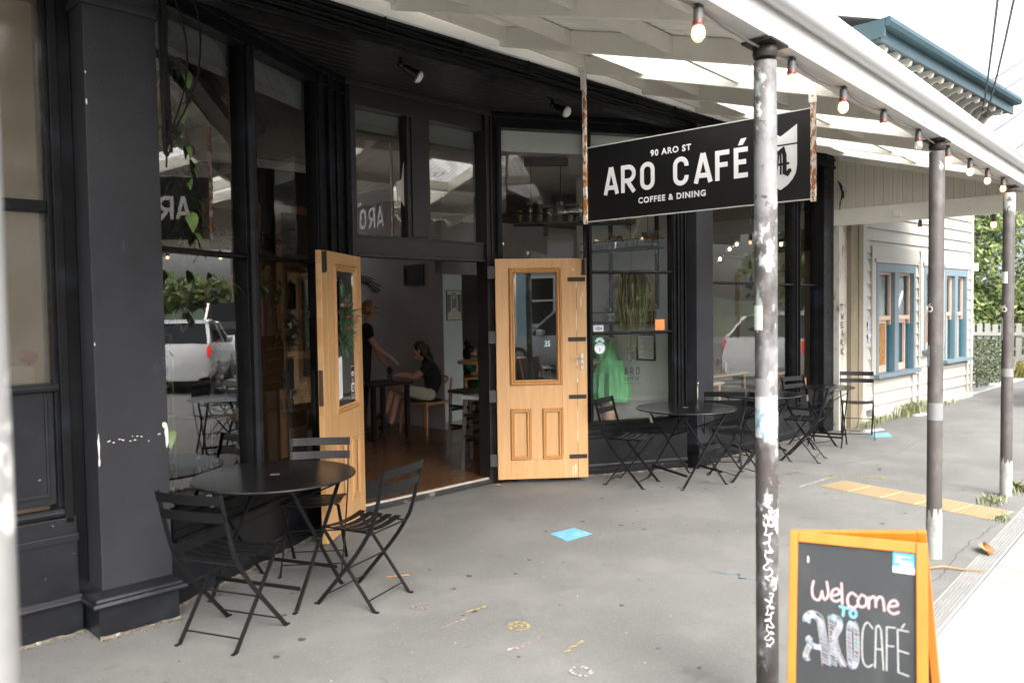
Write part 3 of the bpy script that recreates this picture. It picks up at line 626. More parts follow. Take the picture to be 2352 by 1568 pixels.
c = MB(-1); cs = lambda p, w=.0075: c.stroke(cpt([(x, y, 0) for x, y in p], 5), w, FB)
cs([(.0779, .1612), (.0733, .1899), (.0786, .2147), (.0958, .22), (.1053, .1909)]); cs([(.1053, .1909), (.110, .214), (.1178, .2146), (.1249, .196), (.1196, .1586)])
cs([(.1356, .2022), (.1587, .1916), (.1537, .1772), (.1390, .1843), (.1337, .2075), (.1469, .2183), (.1613, .2114)]); cs([(.1656, .158), (.1686, .223)])
cs([(.2112, .1924), (.1969, .1842), (.1851, .2008), (.1877, .2254), (.2044, .2307), (.2138, .2229)]); cs([(.2277, .1852), (.216, .2067), (.2232, .2256), (.2396, .2184), (.2419, .1958), (.2277, .1852)])
cs([(.249, .2271), (.2498, .1923)]); cs([(.2498, .200), (.262, .1875), (.2690, .195), (.2699, .2194)]); cs([(.2699, .205), (.279, .187), (.2908, .1924), (.2954, .2281)])
cs([(.3092, .214), (.3343, .2057), (.3275, .192), (.3135, .199), (.3069, .2217), (.3206, .2344), (.3375, .2272)])
c.build('chalk_welcome', M_pink, F1, normals=False)
c = MB(-1); cs([(.1615, .233), (.1868, .2355)], .009); cs([(.1734, .2348), (.1713, .2606)], .009); c.stroke(arc(.2020, .2500, .0095, .0125, 0, 360), .009, FB); c.build('chalk_to', M_bluec, F1, normals=False)
c = MB(-1)   # big striped letters: hatch bars clipped to letter strokes
def hatch(p, w, m1_, m2_, m3_):
    Q = cpt([(x, y, 0) for x, y in p], 8)
    m1_.stroke(Q, w, FB)
    for s_ in (-1, 1):
        o_ = []
        for i in range(len(Q)):
            d = (Q[min(i+1, len(Q)-1)]-Q[max(i-1, 0)]).normalized(); o_.append(Q[i]+Vector((-d.y, d.x, 0))*s_*w*.5)
        hw.stroke(o_, .0022, lambda x, y: (x, -.0160, -y))
    n = 0; acc = 0
    F2 = lambda x, y: (x, -.0150, -y)
    for i in range(1, len(Q)):
        seg = (Q[i]-Q[i-1]); d = seg.normalized(); nn = Vector((-d.y, d.x, 0)); k = max(1, round(seg.length/.0075))
        for j in range(k):
            q = Q[i-1]+seg*(j/k); n += 1
            dv = Vector((.90, .42, 0)) if abs(d.y) > .5 else Vector((.35, .94, 0)); (m2_ if n % 2 else m3_).stroke([(q+dv*w*.46).to_2d(), (q-dv*w*.46).to_2d()], .0030, F2, caps=False)
ho, hb, hp, hw = MB(-1), MB(-1), MB(-1), MB(-1)
for p, w in (([(.0600, .296), (.0590, .280), (.0767, .2690), (.0980, .280), (.1060, .312), (.1130, .36), (.1200, .425)], .022), ([(.1030, .372), (.080, .37), (.0640, .352), (.072, .345)], .015), ([(.068, .37), (.0560, .405), (.066, .415)], .015),
             ([(.1345, .268), (.1390, .345), (.1430, .425)], .018), ([(.1380, .268), (.158, .277), (.160, .300), (.146, .335), (.158, .385), (.1760, .420)], .017), ([(.2010, .277), (.2110, .30), (.2130, .385), (.2050, .415), (.194, .40), (.1900, .30), (.1990, .277)], .0145)):
    hatch(p, w, ho, hb, hp)
ho.build('chalk_letters', mat('chalk_smudge', (.030, .032, .034), .9, var=.1), F1, normals=False); hw.build('chalk_outline', M_whc, F1, normals=False); hb.build('chalk_stripes', M_bluec, F1, normals=False); hp.build('chalk_stripes', M_pink, F1, normals=False)
c = MB(-1); w = .0042
cs([(.2609, .2893), (.2445, .2721), (.2310, .3039), (.2310, .387), (.2451, .4111), (.2612, .4012)], w)
for p in ([(.2681, .4097), (.2710, .2831)], [(.2710, .2831), (.2790, .2766), (.2860, .29)], [(.286, .29), (.2933, .4128)], [(.2703, .3513), (.291, .3505)], [(.3024, .4137), (.3023, .2785)], [(.3023, .2785), (.3274, .2772)], [(.3024, .3367), (.3229, .3359)],
          [(.3363, .4129), (.3342, .2811)], [(.3342, .2811), (.3658, .2837)], [(.3364, .3459), (.3656, .3509)], [(.3363, .4129), (.3654, .4199)], [(.3465, .2745), (.3546, .2612)]): c.stroke(p, w, FB)
c.build('chalk_cafe', M_whc, F1, normals=False)
b = MB(); b.quad(FB(.321, .038), FB(.386, .0395), FB(.3853, .085), FB(.3207, .083)); b.build('sticker', mat('sticker_blue', (.05, .33, .62), .5, var=.03), F1)
b = MB(-1); b.quad(FB(.3207, .0831), FB(.3853, .0851), FB(.3850, .104), FB(.3207, .102))
F3 = lambda x, y: (x, -.0134, -y)
for k, (x0, x1) in enumerate(((.328, .372), (.328, .345), (.328, .378), (.342, .38))): b.stroke([(x0, .050+k*.0085), (x1, .0507+k*.0085)], .0022+(.002 if k > 1 else 0), F3, caps=False)
b.build('sticker_text', M_signwht, F1)
b = MB(-1); b.stroke([(.0593, .083), (.0598, .100)], .004, FB); b.build('chip', M_signwht, F1)
BK = empty('back_board', (0, .012, HB-.01), parent=ab); BK.rotation_euler = (R(13), R(-5.5), 0)
b = MB(); b.box(0, .028, 0, .022, -LB+.005, 0); b.box(WB-.028, WB, 0, .022, -LB+.005, 0); b.box(.028, WB-.028, 0, .02, -.036, 0); b.box(.028, WB-.028, 0, .02, -LB+.08, -LB+.115); b.build('frame', M_orange, BK, bevel=.003)
MB().box(.02, WB-.02, .006, .014, -LB+.09, -.03).build('board', M_chalk, BK)
# ================================================================== cafe building (local axes: x along the facade, y into the building)
bd = empty('cafe_building', ORG, FA, 'black painted corner-style cafe shopfront with a recessed splayed entrance', 'building')
# upper wall above the canopy and side returns
b = MB(); b.box(-.02, 9.3, .02, .25, 3.78, 5.9); b.box(-.02, 9.4, -.06, .02, 5.75, 5.9); b.build('parapet_wall', mat('cream_parapet', (.62, .60, .56), .7, var=.08), bd)
b = MB(); b.box(-.6, 9.28, .0, .14, 3.50, 3.74); b.sweep([(-.6, -.001, 3.50), (9.28, -.001, 3.50)], [(-.02, 0), (.02, 0), (.02, .035), (-.02, .05)]); b.sweep([(-.6, -.005, 3.60), (9.28, -.005, 3.60)], [(-.016, 0), (.016, 0), (.016, .03), (-.016, .03)])
b.build('bressummer', M_black, bd, bevel=.003)
# soffit over the recess: individual boards
sb = MB()
for k in range(14):
    w0, w1 = .14+k*.083, .14+k*.083+.078
    def ul(w): return .45+max(0, (w-.17))*1.99/1.03
    def ur(w): return 5.83-max(0, (w-.12))*1.81/1.0
    sb.prism([(ul(w0)-.06, w0, 3.6), (ur(w0)+.06, w0, 3.6), (ur(w1)+.06, w1, 3.6), (ul(w1)-.06, w1, 3.6)], (0, 0, .02))
sb.build('soffit', M_soffit, bd, bevel=.004)
MB().box(.0, 9.25, .13, 4.9, 3.625, 3.66).build('soffit_cover', M_soffit, bd)
# cables bundled under the ledger
for k, (y, z, r) in enumerate(((-.018, 3.655, .018), (-.03, 3.625, .011), (-.028, 3.575, .012), (-.026, 3.548, .009), (-.015, 3.515, .012), (-.02, 3.495, .007))):
    g = random.Random(k); P = [(u*.5-.5, y+g.uniform(-.006, .006), z+g.uniform(-.010, .010)) for u in range(20)]
    tag(MB().tube(cpt(P, 4), r, 8).build('cable_run', M_cable, bd, smooth=True))
for k in range(14): MB().tube([(-.2+k*.7, -.035, 3.60-.02*(k % 3)), (-.2+k*.7, -.052, 3.62), (-.2+k*.7, -.035, 3.67)], .006, 6).build('cable_clip', M_cable, bd)
# pillars
def pillar(u0, u1, lab, back=.24):
    b = MB(); b.box(u0+.03, u1-.02, .03, back, .24, 3.5); p = b.build('pillar', M_plaster, bd, bevel=.006); p['label'] = lab
    b = MB(); b.box(u0, u1, 0, back, 0, .165); b.build('plinth', M_plinth, p, bevel=.006)
    prof = [(0, 0), (.030, .004), (.036, .018), (.030, .034), (.016, .036), (.014, .046), (.004, .056), (-.03, .085), (-.03, 0)]
    b = MB(); loop = [(u0, back), (u0, 0), (u1, 0), (u1, back)]
    vs = []; dirs = [(-1, 0), (-1, -1), (1, -1), (1, 0)]
    for (x, y), (dx, dy) in zip(loop, dirs): vs += [(x+dx*o, y+dy*o, .165+h) for o, h in prof]
    n = len(prof); b.add(vs, [(i*n+k, i*n+(k+1) % n, (i+1)*n+(k+1) % n, (i+1)*n+k) for i in range(3) for k in range(n)])
    b.build('plinth_moulding', M_plinth, p, smooth=True)
    b = MB(); b.box(u0+.012, u1-.004, .012, back, 3.30, 3.345); b.box(u0+.02, u1-.012, .02, back, 3.345, 3.36); b.build('capital', M_plaster, p, bevel=.006)
    # knocked-off plaster showing white
    return p
P1 = pillar(0, .42, 'near charcoal plaster pillar with chipped white edges')
P2 = pillar(5.86, 6.24, 'charcoal plaster pillar between the two right windows')
def chips(p, spots, m):
    b = MB(); g = random.Random(5)
    for (u, w, z, su, sz, ax) in spots:
        n = 11; poly = []
        for k in range(n):
            a = 2*math.pi*k/n; rr = g.uniform(.55, 1.0)
            du, dz = su*rr*math.cos(a), sz*rr*math.sin(a)
            poly.append((u+du, w, z+dz) if ax == 'u' else (u, w+du, z+dz))
        b.add(poly, [tuple(range(n))])
    b.build('bare_plaster_chips', m, p, normals=False)
M_chip = mat('bare_white_plaster', (.62, .58, .55), .8, var=.08)
sp = [(.388, .0272, 1.03, .012, .075, 'u'), (.378, .0272, 1.09, .02, .02, 'u'), (.036, .0272, 1.02, .007, .085, 'u'), (.037, .0272, .93, .006, .03, 'u'), (.037, .0272, 2.80, .005, .02, 'u'), (.036, .0272, 2.95, .004, .01, 'u'), (.0345, .0272, 1.55, .004, .012, 'u')]
g = random.Random(9)
for k in range(16): sp.append((.08+g.random()*.30, .0272, 1.03+g.gauss(0, .012), .006*g.random()+.003, .004, 'u'))
chips(P1, sp, M_chip)
chips(P2, [(5.892, .0272, .80, .008, .09, 'u'), (5.895, .0272, .60, .008, .05, 'u'), (5.90, .0272, .9, .014, .012, 'u')], M_chip)
# --- splayed windows -------------------------------------------------
def rail_prof(w): return [(-w, -.02), (w, -.02), (w, .012), (w*.4, .02), (-w*.4, .02), (-w, .012)]
def display_window(name, loc, rz, L, glz, mull, z0, z1, rails, label, b0=0, gm=M_glass):
    """glz: list of glass spans (x0,x1); rails: per span list of bar heights"""
    o = empty(name, loc, rz, parent=bd); o['label'] = label
    f = MB(); gy = .045
    xs = [0]+[v for s in glz for v in s]+[L]
    for k in range(0, len(xs), 2):
        a, c = xs[k], xs[k+1]
        if c-a < .01: continue
        last = (c-a) > .15
        f.box(a, c, -.005, .10, .40, 3.60)
        if last:                                  # stepped mouldings of the wide jamb
            n = 4; w = (c-a)/n
            for j in range(n): f.box(a+j*w+.012, a+j*w+w*.62, -.022-.012*(j % 2), -.0045, .42, 3.56)
        else: f.tube([((a+c)/2, -.012, .56), ((a+c)/2, -.012, 3.47)], (c-a)*.36, 10)
    f.build('frame', M_black, o, bevel=.004)
    f = MB(); f.box(0, L, -.010, .101, z1, 3.60); f.sweep([(0, -.012, 3.565), (L, -.012, 3.565)], [(-.014, -.014), (.02, -.02), (.02, .02), (-.014, .02)]); f.sweep([(0, -.012, z1+.01), (L, -.012, z1+.01)], [(-.008, -.01), (.008, -.01), (.008, .01), (-.008, .01)])
    f.build('head', M_black, o, bevel=.004)
    f = MB(); f.box(b0, L, -.022, .12, .40, z0-.005); f.box(b0, L, -.05, .1, .385, .405); f.box(b0, L, -.034, .1, .44, .455)
    f.sweep([(b0, -.03, z0-.012), (L, -.03, z0-.012)], [(-.012, -.012), (.016, -.012), (.02, 0), (.0, .012), (-.012, .012)])
    f.build('sill', M_black, o, bevel=.004)
    f = MB(); f.box(b0, L, -.004, .1, .0, .386); f.box(b0, L, -.022, -.0035, .0, .072); f.sweep([(b0, -.012, .09), (L, -.012, .09)], [(-.009, -.02), (.012, -.02), (.014, .004), (.004, .012), (.0, .03), (-.009, .03)])
    f.build('stall_riser', M_plinth, o, bevel=.003)
    for k, (a, c) in enumerate(glz):
        hs = [z0]+rails[k]+[z1]
        for j in range(len(hs)-1):
            MB().quad((a, gy, hs[j]), (c, gy, hs[j]), (c, gy, hs[j+1]), (a, gy, hs[j+1])).build('pane', gm, o, normals=False)
        for h in rails[k]:
            r = MB(); r.sweep([(a, gy-.028, h), (c, gy-.028, h)], [(-.035, -.016), (.01, -.016), (.03, -.008), (.034, 0), (.03, .008), (.01, .016), (-.035, .016)], up=(0, 0, 1)); r.build('glazing_bar', M_black, o)
        MB().box(a-.01, c+.01, gy+.08, gy+.10, 3.255, z1+.05).build('pelmet', mat('pale_pelmet', (.80, .81, .75), .7, var=.06, patches=[((.2, .17, .1), 60, .77, .02, W_)]), o)
    return o
LA = math.atan2(1.2-.17, 2.44-.45)
LW = display_window('display_window', (.45, .17, 0), LA, 2.24, [(0.0, .79), (.90, 1.70)], None, .545, 3.46, [[2.075], [2.078]], 'large black framed splayed window left of the door')
RA = math.atan2(.12-1.12, 5.83-4.02)
RW = display_window('display_window', (4.02, 1.12, 0), RA, 2.068, [(.08, .955), (1.012, 1.90)], None, .545, 3.45, [[2.06], [1.443, 2.06]], 'black framed splayed window right of the door', .16, M_glassr)
FW = display_window('display_window', (6.24, .10, 0), 0, 3.03, [(.05, 2.01), (2.19, 2.74)], None, .60, 3.30, [[1.955], [1.955]], 'black framed flat window beyond the second pillar', 0, M_glassr)
MB().box(3.0-.26, 3.03+.02, -.09, -.006, 0, 3.5).build('end_post', M_black, FW, bevel=.004)
# --- door frame, transom ---------------------------------------------
df = MB()
df.box(2.30, 2.475, 1.17, 1.30, 0, 3.60); df.box(3.94, 4.12, 1.14, 1.30, 0, 3.60)
for u in (2.33, 2.40): df.box(u, u+.035, 1.150, 1.1695, .0, 3.56)
for u in (3.985, 4.05): df.box(u, u+.035, 1.120, 1.1395, .0, 3.56)
df.box(2.475, 3.94, 1.18, 1.30, 2.175, 2.335); df.box(2.475, 3.94, 1.165, 1.30, 2.16, 2.19); df.box(2.475, 3.94, 1.17, 1.30, 2.325, 2.345); df.box(2.475, 3.94, 1.18, 1.30, 3.415, 3.60); df.box(2.35, 4.10, 1.12, 1.1395, 3.56, 3.60)
df.box(3.02, 3.275, 1.182, 1.30, 2.345, 3.415); df.box(3.06, 3.235, 1.168, 1.181, 2.36, 3.40)
M_blackw = mat('brown_black_paint', (.015, .0125, .013), .5, var=.25, vscale=5, patches=[((.12, .14, .17), 18, .70, .1, (2, 1, .35))], bump=(40, .15))
dfo = df.build('door_frame', M_blackw, bd, bevel=.004)
for a, c in ((2.365, 3.02), (3.275, 3.94)):
    t = MB(); t.quad((a, 1.235, 2.345), (c, 1.235, 2.345), (c, 1.235, 3.415), (a, 1.235, 3.415)); p = t.build('transom_pane', M_glass, bd, normals=False)
    t = MB(); t.box(a, c, 1.31, 1.33, 3.25, 3.5); t.build('pelmet', MATS['pale_pelmet'], bd)
# torn paper still stuck to the transom glass
tp = MB(); tp.add([(2.955, 1.233, 2.72), (3.018, 1.233, 2.62), (3.018, 1.233, 3.02), (2.99, 1.233, 2.86), (2.93, 1.233, 2.83), (2.945, 1.233, 2.66)], [(0, 1, 2, 3, 4, 5)]); tp.add([(3.277, 1.233, 2.66), (3.33, 1.233, 2.71), (3.32, 1.233, 2.84), (3.277, 1.233, 2.90)], [(0, 1, 2, 3)])
tp.build('torn_paper', mat('old_cream_paper', (.55, .50, .42), .8, var=.08), bd, normals=False)
mo = MB(); g = random.Random(77)
def mortar(a, c, w=.022):
    a, c = Vector(a), Vector(c); d = (c-a).normalized(); nv = Vector((d.y, -d.x)); n = int((c-a).length/.03); top = []; bot = []
    for k in range(n+1):
        p = a.lerp(c, k/n); t = g.random(); t = 0 if math.sin(k*.13)+math.sin(k*.31+2) < .35 else t; q = p+nv*(w*t*1.4+.001); bot.append((p.x, p.y, .010+.012*g.random())); top.append((q.x, q.y, .0015))
    m_ = len(mo.v); mo.add(bot+top, [(i, i+1, n+2+i, n+1+i) for i in range(n)])
def wl(loc, rz, x): return (loc[0]+x*math.cos(rz)+.022*math.sin(rz), loc[1]+x*math.sin(rz)-.022*math.cos(rz))
if 0: pass
mortar(wl((.45, .17), LA, 0), wl((.45, .17), LA, 2.2)); mortar(wl((4.02, 1.12), RA, .2), wl((4.02, 1.12), RA, 2.05)); mortar((0, -.001), (.42, -.001), .018); mortar((5.86, -.001), (6.24, -.001), .016); mortar((6.26, .078), (9.2, .078), .02); mortar((-2.2, .184), (-.02, .184), .03)
mo.build('mortar_edge', mat('crumbling_mortar', (.14, .12, .092), .9, var=.6, vscale=22, patches=[((.34, .31, .26), 18, .60, .05, W_)], bump=(60, .8)), bd, normals=False)
th = MB(); th.box(2.40, 4.02, 1.14, 1.32, 0, .045); th.build('door_step', mat('black_step', (.02, .02, .02), .6, patches=[((.22, .18, .14), 18, .58, .05, (.4, 1, 1)), ((.05, .16, .12), 9, .68, .05, (.5, 1, 1))], bump=(30, .4)), bd, bevel=.006)
MB().box(2.42, 4.0, 1.165, 1.20, .0455, .062).build('threshold_strip', mat('bare_threshold', (.45, .40, .35), .5, var=.15, vscale=9), bd, bevel=.003)
# --- interior shell ----------------------------------------------------
MB().box(.2, 9.3, 1.2, 8.0, .03, .058).build('floor', M_floor, bd)
b = MB(); b.add([(.2, .1, .40), (2.4, 1.25, .40), (2.4, 1.3, .058), (.2, 1.3, .058)], [(0, 1, 2, 3)])
b = MB(); b.prism([(.46, .28, .43), (2.36, 1.28, .43), (2.2, 1.75, .43), (.3, .75, .43)], (0, 0, .04)); b.build('window_shelf', mat('dark_shelf_wood', (.045, .028, .018), .5), bd)
b = MB(); b.prism([(4.12, 1.22, .43), (5.78, .30, .43), (5.78, .75, .43), (4.3, 1.55, .43)], (0, 0, .04)); b.build('window_shelf', mat('pale_shelf', (.42, .36, .28), .5), bd)
M_ceil = mat('interior_ceiling', (.72, .68, .66), .8, var=.04)
M_wallg = mat('interior_grey_wall', (.36, .325, .315), .8, var=.05)
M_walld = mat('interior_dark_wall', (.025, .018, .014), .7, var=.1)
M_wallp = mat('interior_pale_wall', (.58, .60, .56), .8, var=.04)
MB().prism([(.2, .30, 3.30), (.52, .33, 3.30), (2.42, 1.34, 3.30), (4.06, 1.34, 3.30), (5.80, .34, 3.30), (9.28, .30, 3.30), (9.28, 6.0, 3.30), (.2, 6.0, 3.30)], (0, 0, .03)).build('ceiling', M_ceil, bd)
b = MB(); b.box(.2, 4.3, 6.0, 8.0, 3.30, 3.33); b.box(5.3, 9.28, 6.0, 8.0, 3.30, 3.33); b.build('ceiling', M_ceil, bd)  # gap between these panels is an added, unseen opening that lets daylight in
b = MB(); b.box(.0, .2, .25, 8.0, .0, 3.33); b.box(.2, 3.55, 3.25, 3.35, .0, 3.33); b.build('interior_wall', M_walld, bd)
b = MB(); b.box(.2, 5.7, 7.9, 8.0, .0, 3.33); b.build('interior_wall', M_wallg, bd)
b = MB(); b.box(.2, 3.55, 3.20, 3.249, 3.2, 3.29); b.build('cornice', M_ceil, bd)
b = MB(); b.box(5.72, 6.07, 3.9, 8.0, .0, 3.33); pw = b.build('partition_wall', M_wallg, bd)
b = MB(); b.box(5.725, 6.065, 3.893, 3.899, .06, 2.19); b.build('partition_end', mat('partition_white_end', (.55, .62, .61), .7, var=.03), bd)
b = MB(); b.box(5.705, 5.7195, 3.88, 7.9, .06, .24); b.box(5.705, 6.08, 3.88, 3.8925, .06, .16); b.build('skirting', M_wallg, bd)
b = MB(); b.box(6.07, 9.28, 7.9, 8.0, 0, 3.33); b.box(5.72, 9.28, 3.9, 4.05, 2.2, 3.33); b.build('interior_wall', M_wallg, bd)
b = MB(); b.box(9.25, 9.3, .25, 8.0, .0, 3.33); b.build('party_wall', M_wallp, bd)
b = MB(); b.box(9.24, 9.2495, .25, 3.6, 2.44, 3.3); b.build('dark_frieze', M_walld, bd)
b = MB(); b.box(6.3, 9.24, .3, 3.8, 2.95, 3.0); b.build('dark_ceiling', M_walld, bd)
# dark joinery at the back, seen through the left window
b = MB()
for k in range(4):
    u = .5+k*.78
    b.box(u, u+.07, 3.19, 3.249, .06, 2.75); b.box(u+.55, u+.62, 3.19, 3.249, .06, 2.75); b.box(u, u+.62, 3.195, 3.249, 2.75, 2.83); b.box(u, u+.62, 3.20, 3.249, 1.2, 1.28)
b.build('back_joinery', wood('dark_varnish', (.20, .085, .03), (.1, .04, .015), .4), bd)
b = MB(); b.box(.205, .26, .9, 3.2, .06, 3.2)
for k in range(3): b.box(.26, .30, 1.1+k*.75, 1.18+k*.75, .06, 3.2)
b.build('side_joinery', MATS['dark_varnish'], bd)
lt_ = MB(); g = random.Random(88)
def litter_along(a, c, n, sp=.05):
    a, c = Vector(a), Vector(c); d = (c-a).normalized(); nv = Vector((d.y, -d.x))
    for _ in range(n):
        p = a+(c-a)*g.random()+nv*abs(g.gauss(0, sp)); s_ = g.uniform(.003, .011); t = g.uniform(0, 6.28); z = g.uniform(.002, .007)
        q = [(p.x+s_*k1*math.cos(t+k2), p.y+s_*k1*math.sin(t+k2), z+g.uniform(0, .006)) for k1, k2 in ((1, 0), (.45, 1.5), (1, 3.1), (.45, 4.7))]
        lt_.mi = g.choice((0, 0, 1, 2)); lt_.add(q, [(0, 1, 2, 3)])
litter_along(wl((.45, .17), LA, 0), wl((.45, .17), LA, 2.2), 260); litter_along(wl((4.02, 1.12), RA, .2), wl((4.02, 1.12), RA, 2.05), 160); litter_along((0, 0), (.42, 0), 90, .04); litter_along((-1.6, .184), (-.02, .184), 160); litter_along((5.86, 0), (6.24, 0), 60, .04); litter_along((6.26, .078), (9.2, .078), 180); litter_along((2.4, 1.13), (4.0, 1.13), 90, .04)
lo_ = lt_.build('wall_foot_litter', [mat('litter_brown', (.10, .065, .035), .9, var=.4), mat('litter_dark', (.03, .026, .022), .9, var=.3), mat('litter_pale', (.30, .26, .2), .9, var=.3)], None, loc=ORG, rz=FA, normals=False); tag(lo_, 'crumbs of leaf litter and grit along the foot of the shopfront', 'litter', kind='stuff')
# --- doors -----------------------------------------------------------
def door_leaf(name, loc, rz, L, label, py=.024, dk=1.0):
    """local x from hinge to free edge, z up; visible face at -y (flip=False) or +y"""
    o = empty(name, loc, rz, parent=bd); o['label'] = label
    T = .048; z0, z1 = .012, 2.15; s = 1
    y0, y1 = (0, T)
    f = MB(); gl = (.185, .66, .985, 2.0)
    st = .125
    f.box(0, st, y0, y1, z0, z1); f.box(L-.245, L-.101, y0, y1, z0, z1); f.box(L-.099, L, y0+.002, y1-.002, z0, z1-.004)
    f.box(st, L-.245, y0+.001, y1-.001, z1-.10, z1); f.box(st, L-.245, y0+.001, y1-.001, .70, .93); f.box(st, L-.245, y0+.001, y1-.001, z0, .20)
    cx = (st+L-.245)/2; f.box(cx-.055, cx+.055, y0+.0015, y1-.0015, .20, .70)
    f.build('stile_and_rail', M_door, o, bevel=.003)
    f = MB()
    for a, c in ((st, cx-.055), (cx+.055, L-.245)): f.box(a, c, .014, T-.014, .20, .70)
    f.build('panel', M_door, o)
    f = MB()
    def mould(x0, x1, zz0, zz1, w, d):
        prof = [(0, 0), (w*.25, .012*d*dk), (w*.45, .004*dk), (w*.75, .010*d*dk), (w, -.012*dk), (0, -.012)]
        loop = [(x0, zz0), (x1, zz0), (x1, zz1), (x0, zz1)]; cxx, czz = (x0+x1)/2, (zz0+zz1)/2
        for side in (-1, 1):
            vs = []
            for (x, z) in loop+[loop[0]]:
                sx = 1 if x < cxx else -1; sz = 1 if z < czz else -1
                vs += [(x+sx*p, (y0-h) if side < 0 else (y1+h), z+sz*p) for p, h in prof]
            n = len(prof); f.add(vs, [(i*n+k, i*n+(k+1) % n, (i+1)*n+(k+1) % n, (i+1)*n+k) for i in range(4) for k in range(n)])
    mould(st+.005, L-.247, .925, 2.062, .052, 1.6)
    for a, c in ((st, cx-.055), (cx+.055, L-.245)): mould(a+.003, c-.003, .198, .702, .042, 1.3)
    f.build('moulding', M_doorM, o)
    MB().quad((st, py, .93), (L-.245, py, .93), (L-.245, py, 2.05), (st, py, 2.05)).build('pane', M_glassd, o, normals=False)
    return o, T
RLA = math.atan2(.588-1.175, 4.763-4.073)
DR, T = door_leaf('door', (3.965, 1.065, .035), RLA, .887, 'honey timber door folded open against the right window')
b = MB()
for z in (1.946, 1.365, .805, .221):
    b.box(.887-.185, .887-.012, -.008, -.0005, z-.020, z+.020)
b.build('strap', M_iron, DR, bevel=.002)
b = MB(); b.box(.887-.066, .887-.038, -.008, 0, 1.07, 1.225); h = b.build('lock_plate', M_steel, DR, bevel=.002)
b = MB(); b.tube(cpt([(.887-.05, -.004, 1.178), (.887-.052, -.045, 1.178), (.887-.075, -.05, 1.18), (.887-.13, -.048, 1.172)], 5), .008, 8); b.build('handle', M_steel, h, smooth=True)
MB().box(.887-.056, .887-.048, -.0095, -.0085, 1.105, 1.13).build('keyhole', M_ink, h)
b = MB(); b.box(.887-.045, .887-.008, -.02, 0, 1.985, 2.135); b.tube([(.887-.027, -.024, 2.0), (.887-.027, -.024, 2.15)], .007, 8); b.tube([(.887-.06, -.012, 1.995), (.887-.02, -.018, 1.995)], .006, 6); b.build('bolt', M_iron, DR, bevel=.002)
g = random.Random(2); b = MB()
def flake(b, x, z, w, h, y=-.0012):
    n = 9; b.add([(x+w*g.uniform(.5, 1)*math.cos(2*math.pi*k/n), y, z+h*g.uniform(.5, 1)*math.sin(2*math.pi*k/n)) for k in range(n)], [tuple(range(n))])
for x, z, w, h in ((.887-.055, 1.73, .007, .08), (.887-.04, 1.80, .006, .03), (.887-.10, 1.55, .004, .12), (.887-.10, 1.15, .004, .07), (.887-.10, 1.0, .003, .12), (.887-.095, .96, .012, .012), (.887-.10, .60, .004, .14), (.887-.102, .42, .004, .10), (.887-.125, .1, .008, .07), (.887-.15, .08, .006, .08), (.887-.13, 2.04, .014, .012), (.887-.10, 1.9, .004, .07)): flake(b, x, z, w, h)
b.build('flaked_filler', mat('white_filler', (.72, .66, .58), .8, var=.05), DR, normals=False)
MB().box(.887-.1012, .887-.0988, -.0006, .03, .012, 2.14).build('joint_gap', M_ink, DR)
b = MB()
for z in (2.02, 1.396, .827, .203): b.box(-.075, -.006, -.016, -.004, z-.06, z+.06); b.tube([(-.006, -.012, z-.06), (-.006, -.012, z+.06)], .009, 8)
b.build('hinge', mat('worn_hinge', (.05, .046, .042), .55, .3, var=.3, patches=[((.14, .13, .12), 40, .6, .1, W_)]), DR, bevel=.002)
# number on the door glass
n35 = text_mb('35', .075, lambda x, y: (.50+x, .022, 1.30+y), bold=.002, sx=.8); n35.build('number', mat('pale_blue_vinyl', (.42, .56, .62), .5, var=.02), DR, normals=False)
dk = MB(); f_ = lambda x, y: (.475+x, .0225, 1.0+y)
shield(dk, 0, .10, .10, .17, f_, False, .004)
for ch, x in zip('ARO', (0, .046, .092)): glyph(ch, dk, -.068+x, .034, .06, .009, f_)
dk.build('window_decal', M_ink, DR, normals=False)
# left leaf: its face is seen at a shallow angle from the street
LLA = math.pi+R(37.5)
DL, T = door_leaf('door', (2.425, 1.15, .0), LLA, .905, 'honey timber door folded open against the left window, hung with a berry wreath', .042, .5)
# its street-visible face is +y in local axes
b = MB(); b.box(.905-.045, .905-.008, T, T+.02, 1.985, 2.135); b.tube([(.905-.027, T+.024, 2.0), (.905-.027, T+.024, 2.15)], .007, 8); b.tube([(.905-.07, T+.012, 2.0), (.905-.03, T+.016, 2.0)], .006, 6); b.build('bolt', M_iron, DL, bevel=.002)
b = MB(); b.box(.9045, .912, .008, .040, 1.02, 1.28); b.box(.905-.002, .92, .016, .034, 1.06, 1.16); b.build('lock_plate', mat('brown_lock', (.06, .035, .02), .5, .3), DL, bevel=.002)
b = MB()
for k, z in enumerate((.25, .52, .95, 1.45, 1.78, 2.05)): b.box(.9052, .9062, .004, .044, z, z+(.16+.05*(k % 2) if k < 5 else .08))
b.build('edge_patch', M_doorM, DL)
gy = .0435
b = MB(); b.quad((.655, gy, 1.02), (.50, gy, 1.04), (.50, gy, 1.36), (.655, gy, 1.335)); pp = b.build('menu_sheet', M_paper, DL, normals=False)
b = MB()
for k in range(18): b.stroke([(.52, 1.06+k*.014), (.52+.08+.03*((k*7) % 3), 1.06+k*.014)], .003, lambda x, y: (x, gy+.001, y), caps=False)
b.build('menu_print', mat('faint_print', (.45, .46, .47), .7, var=.02), DL, normals=False)
b = MB(); b.quad((.305, gy, .985), (.205, gy, .995), (.205, gy, 1.285), (.305, gy, 1.275)); b.build('sticker', M_ink, DL, normals=False)
b = MB(); fw = lambda x, y: (.255-x, gy+.001, 1.14+y)
for r_ in (.016, .030, .044): b.stroke(arc(0, .035, r_, r_, 35, 145, 8), .008, fw)
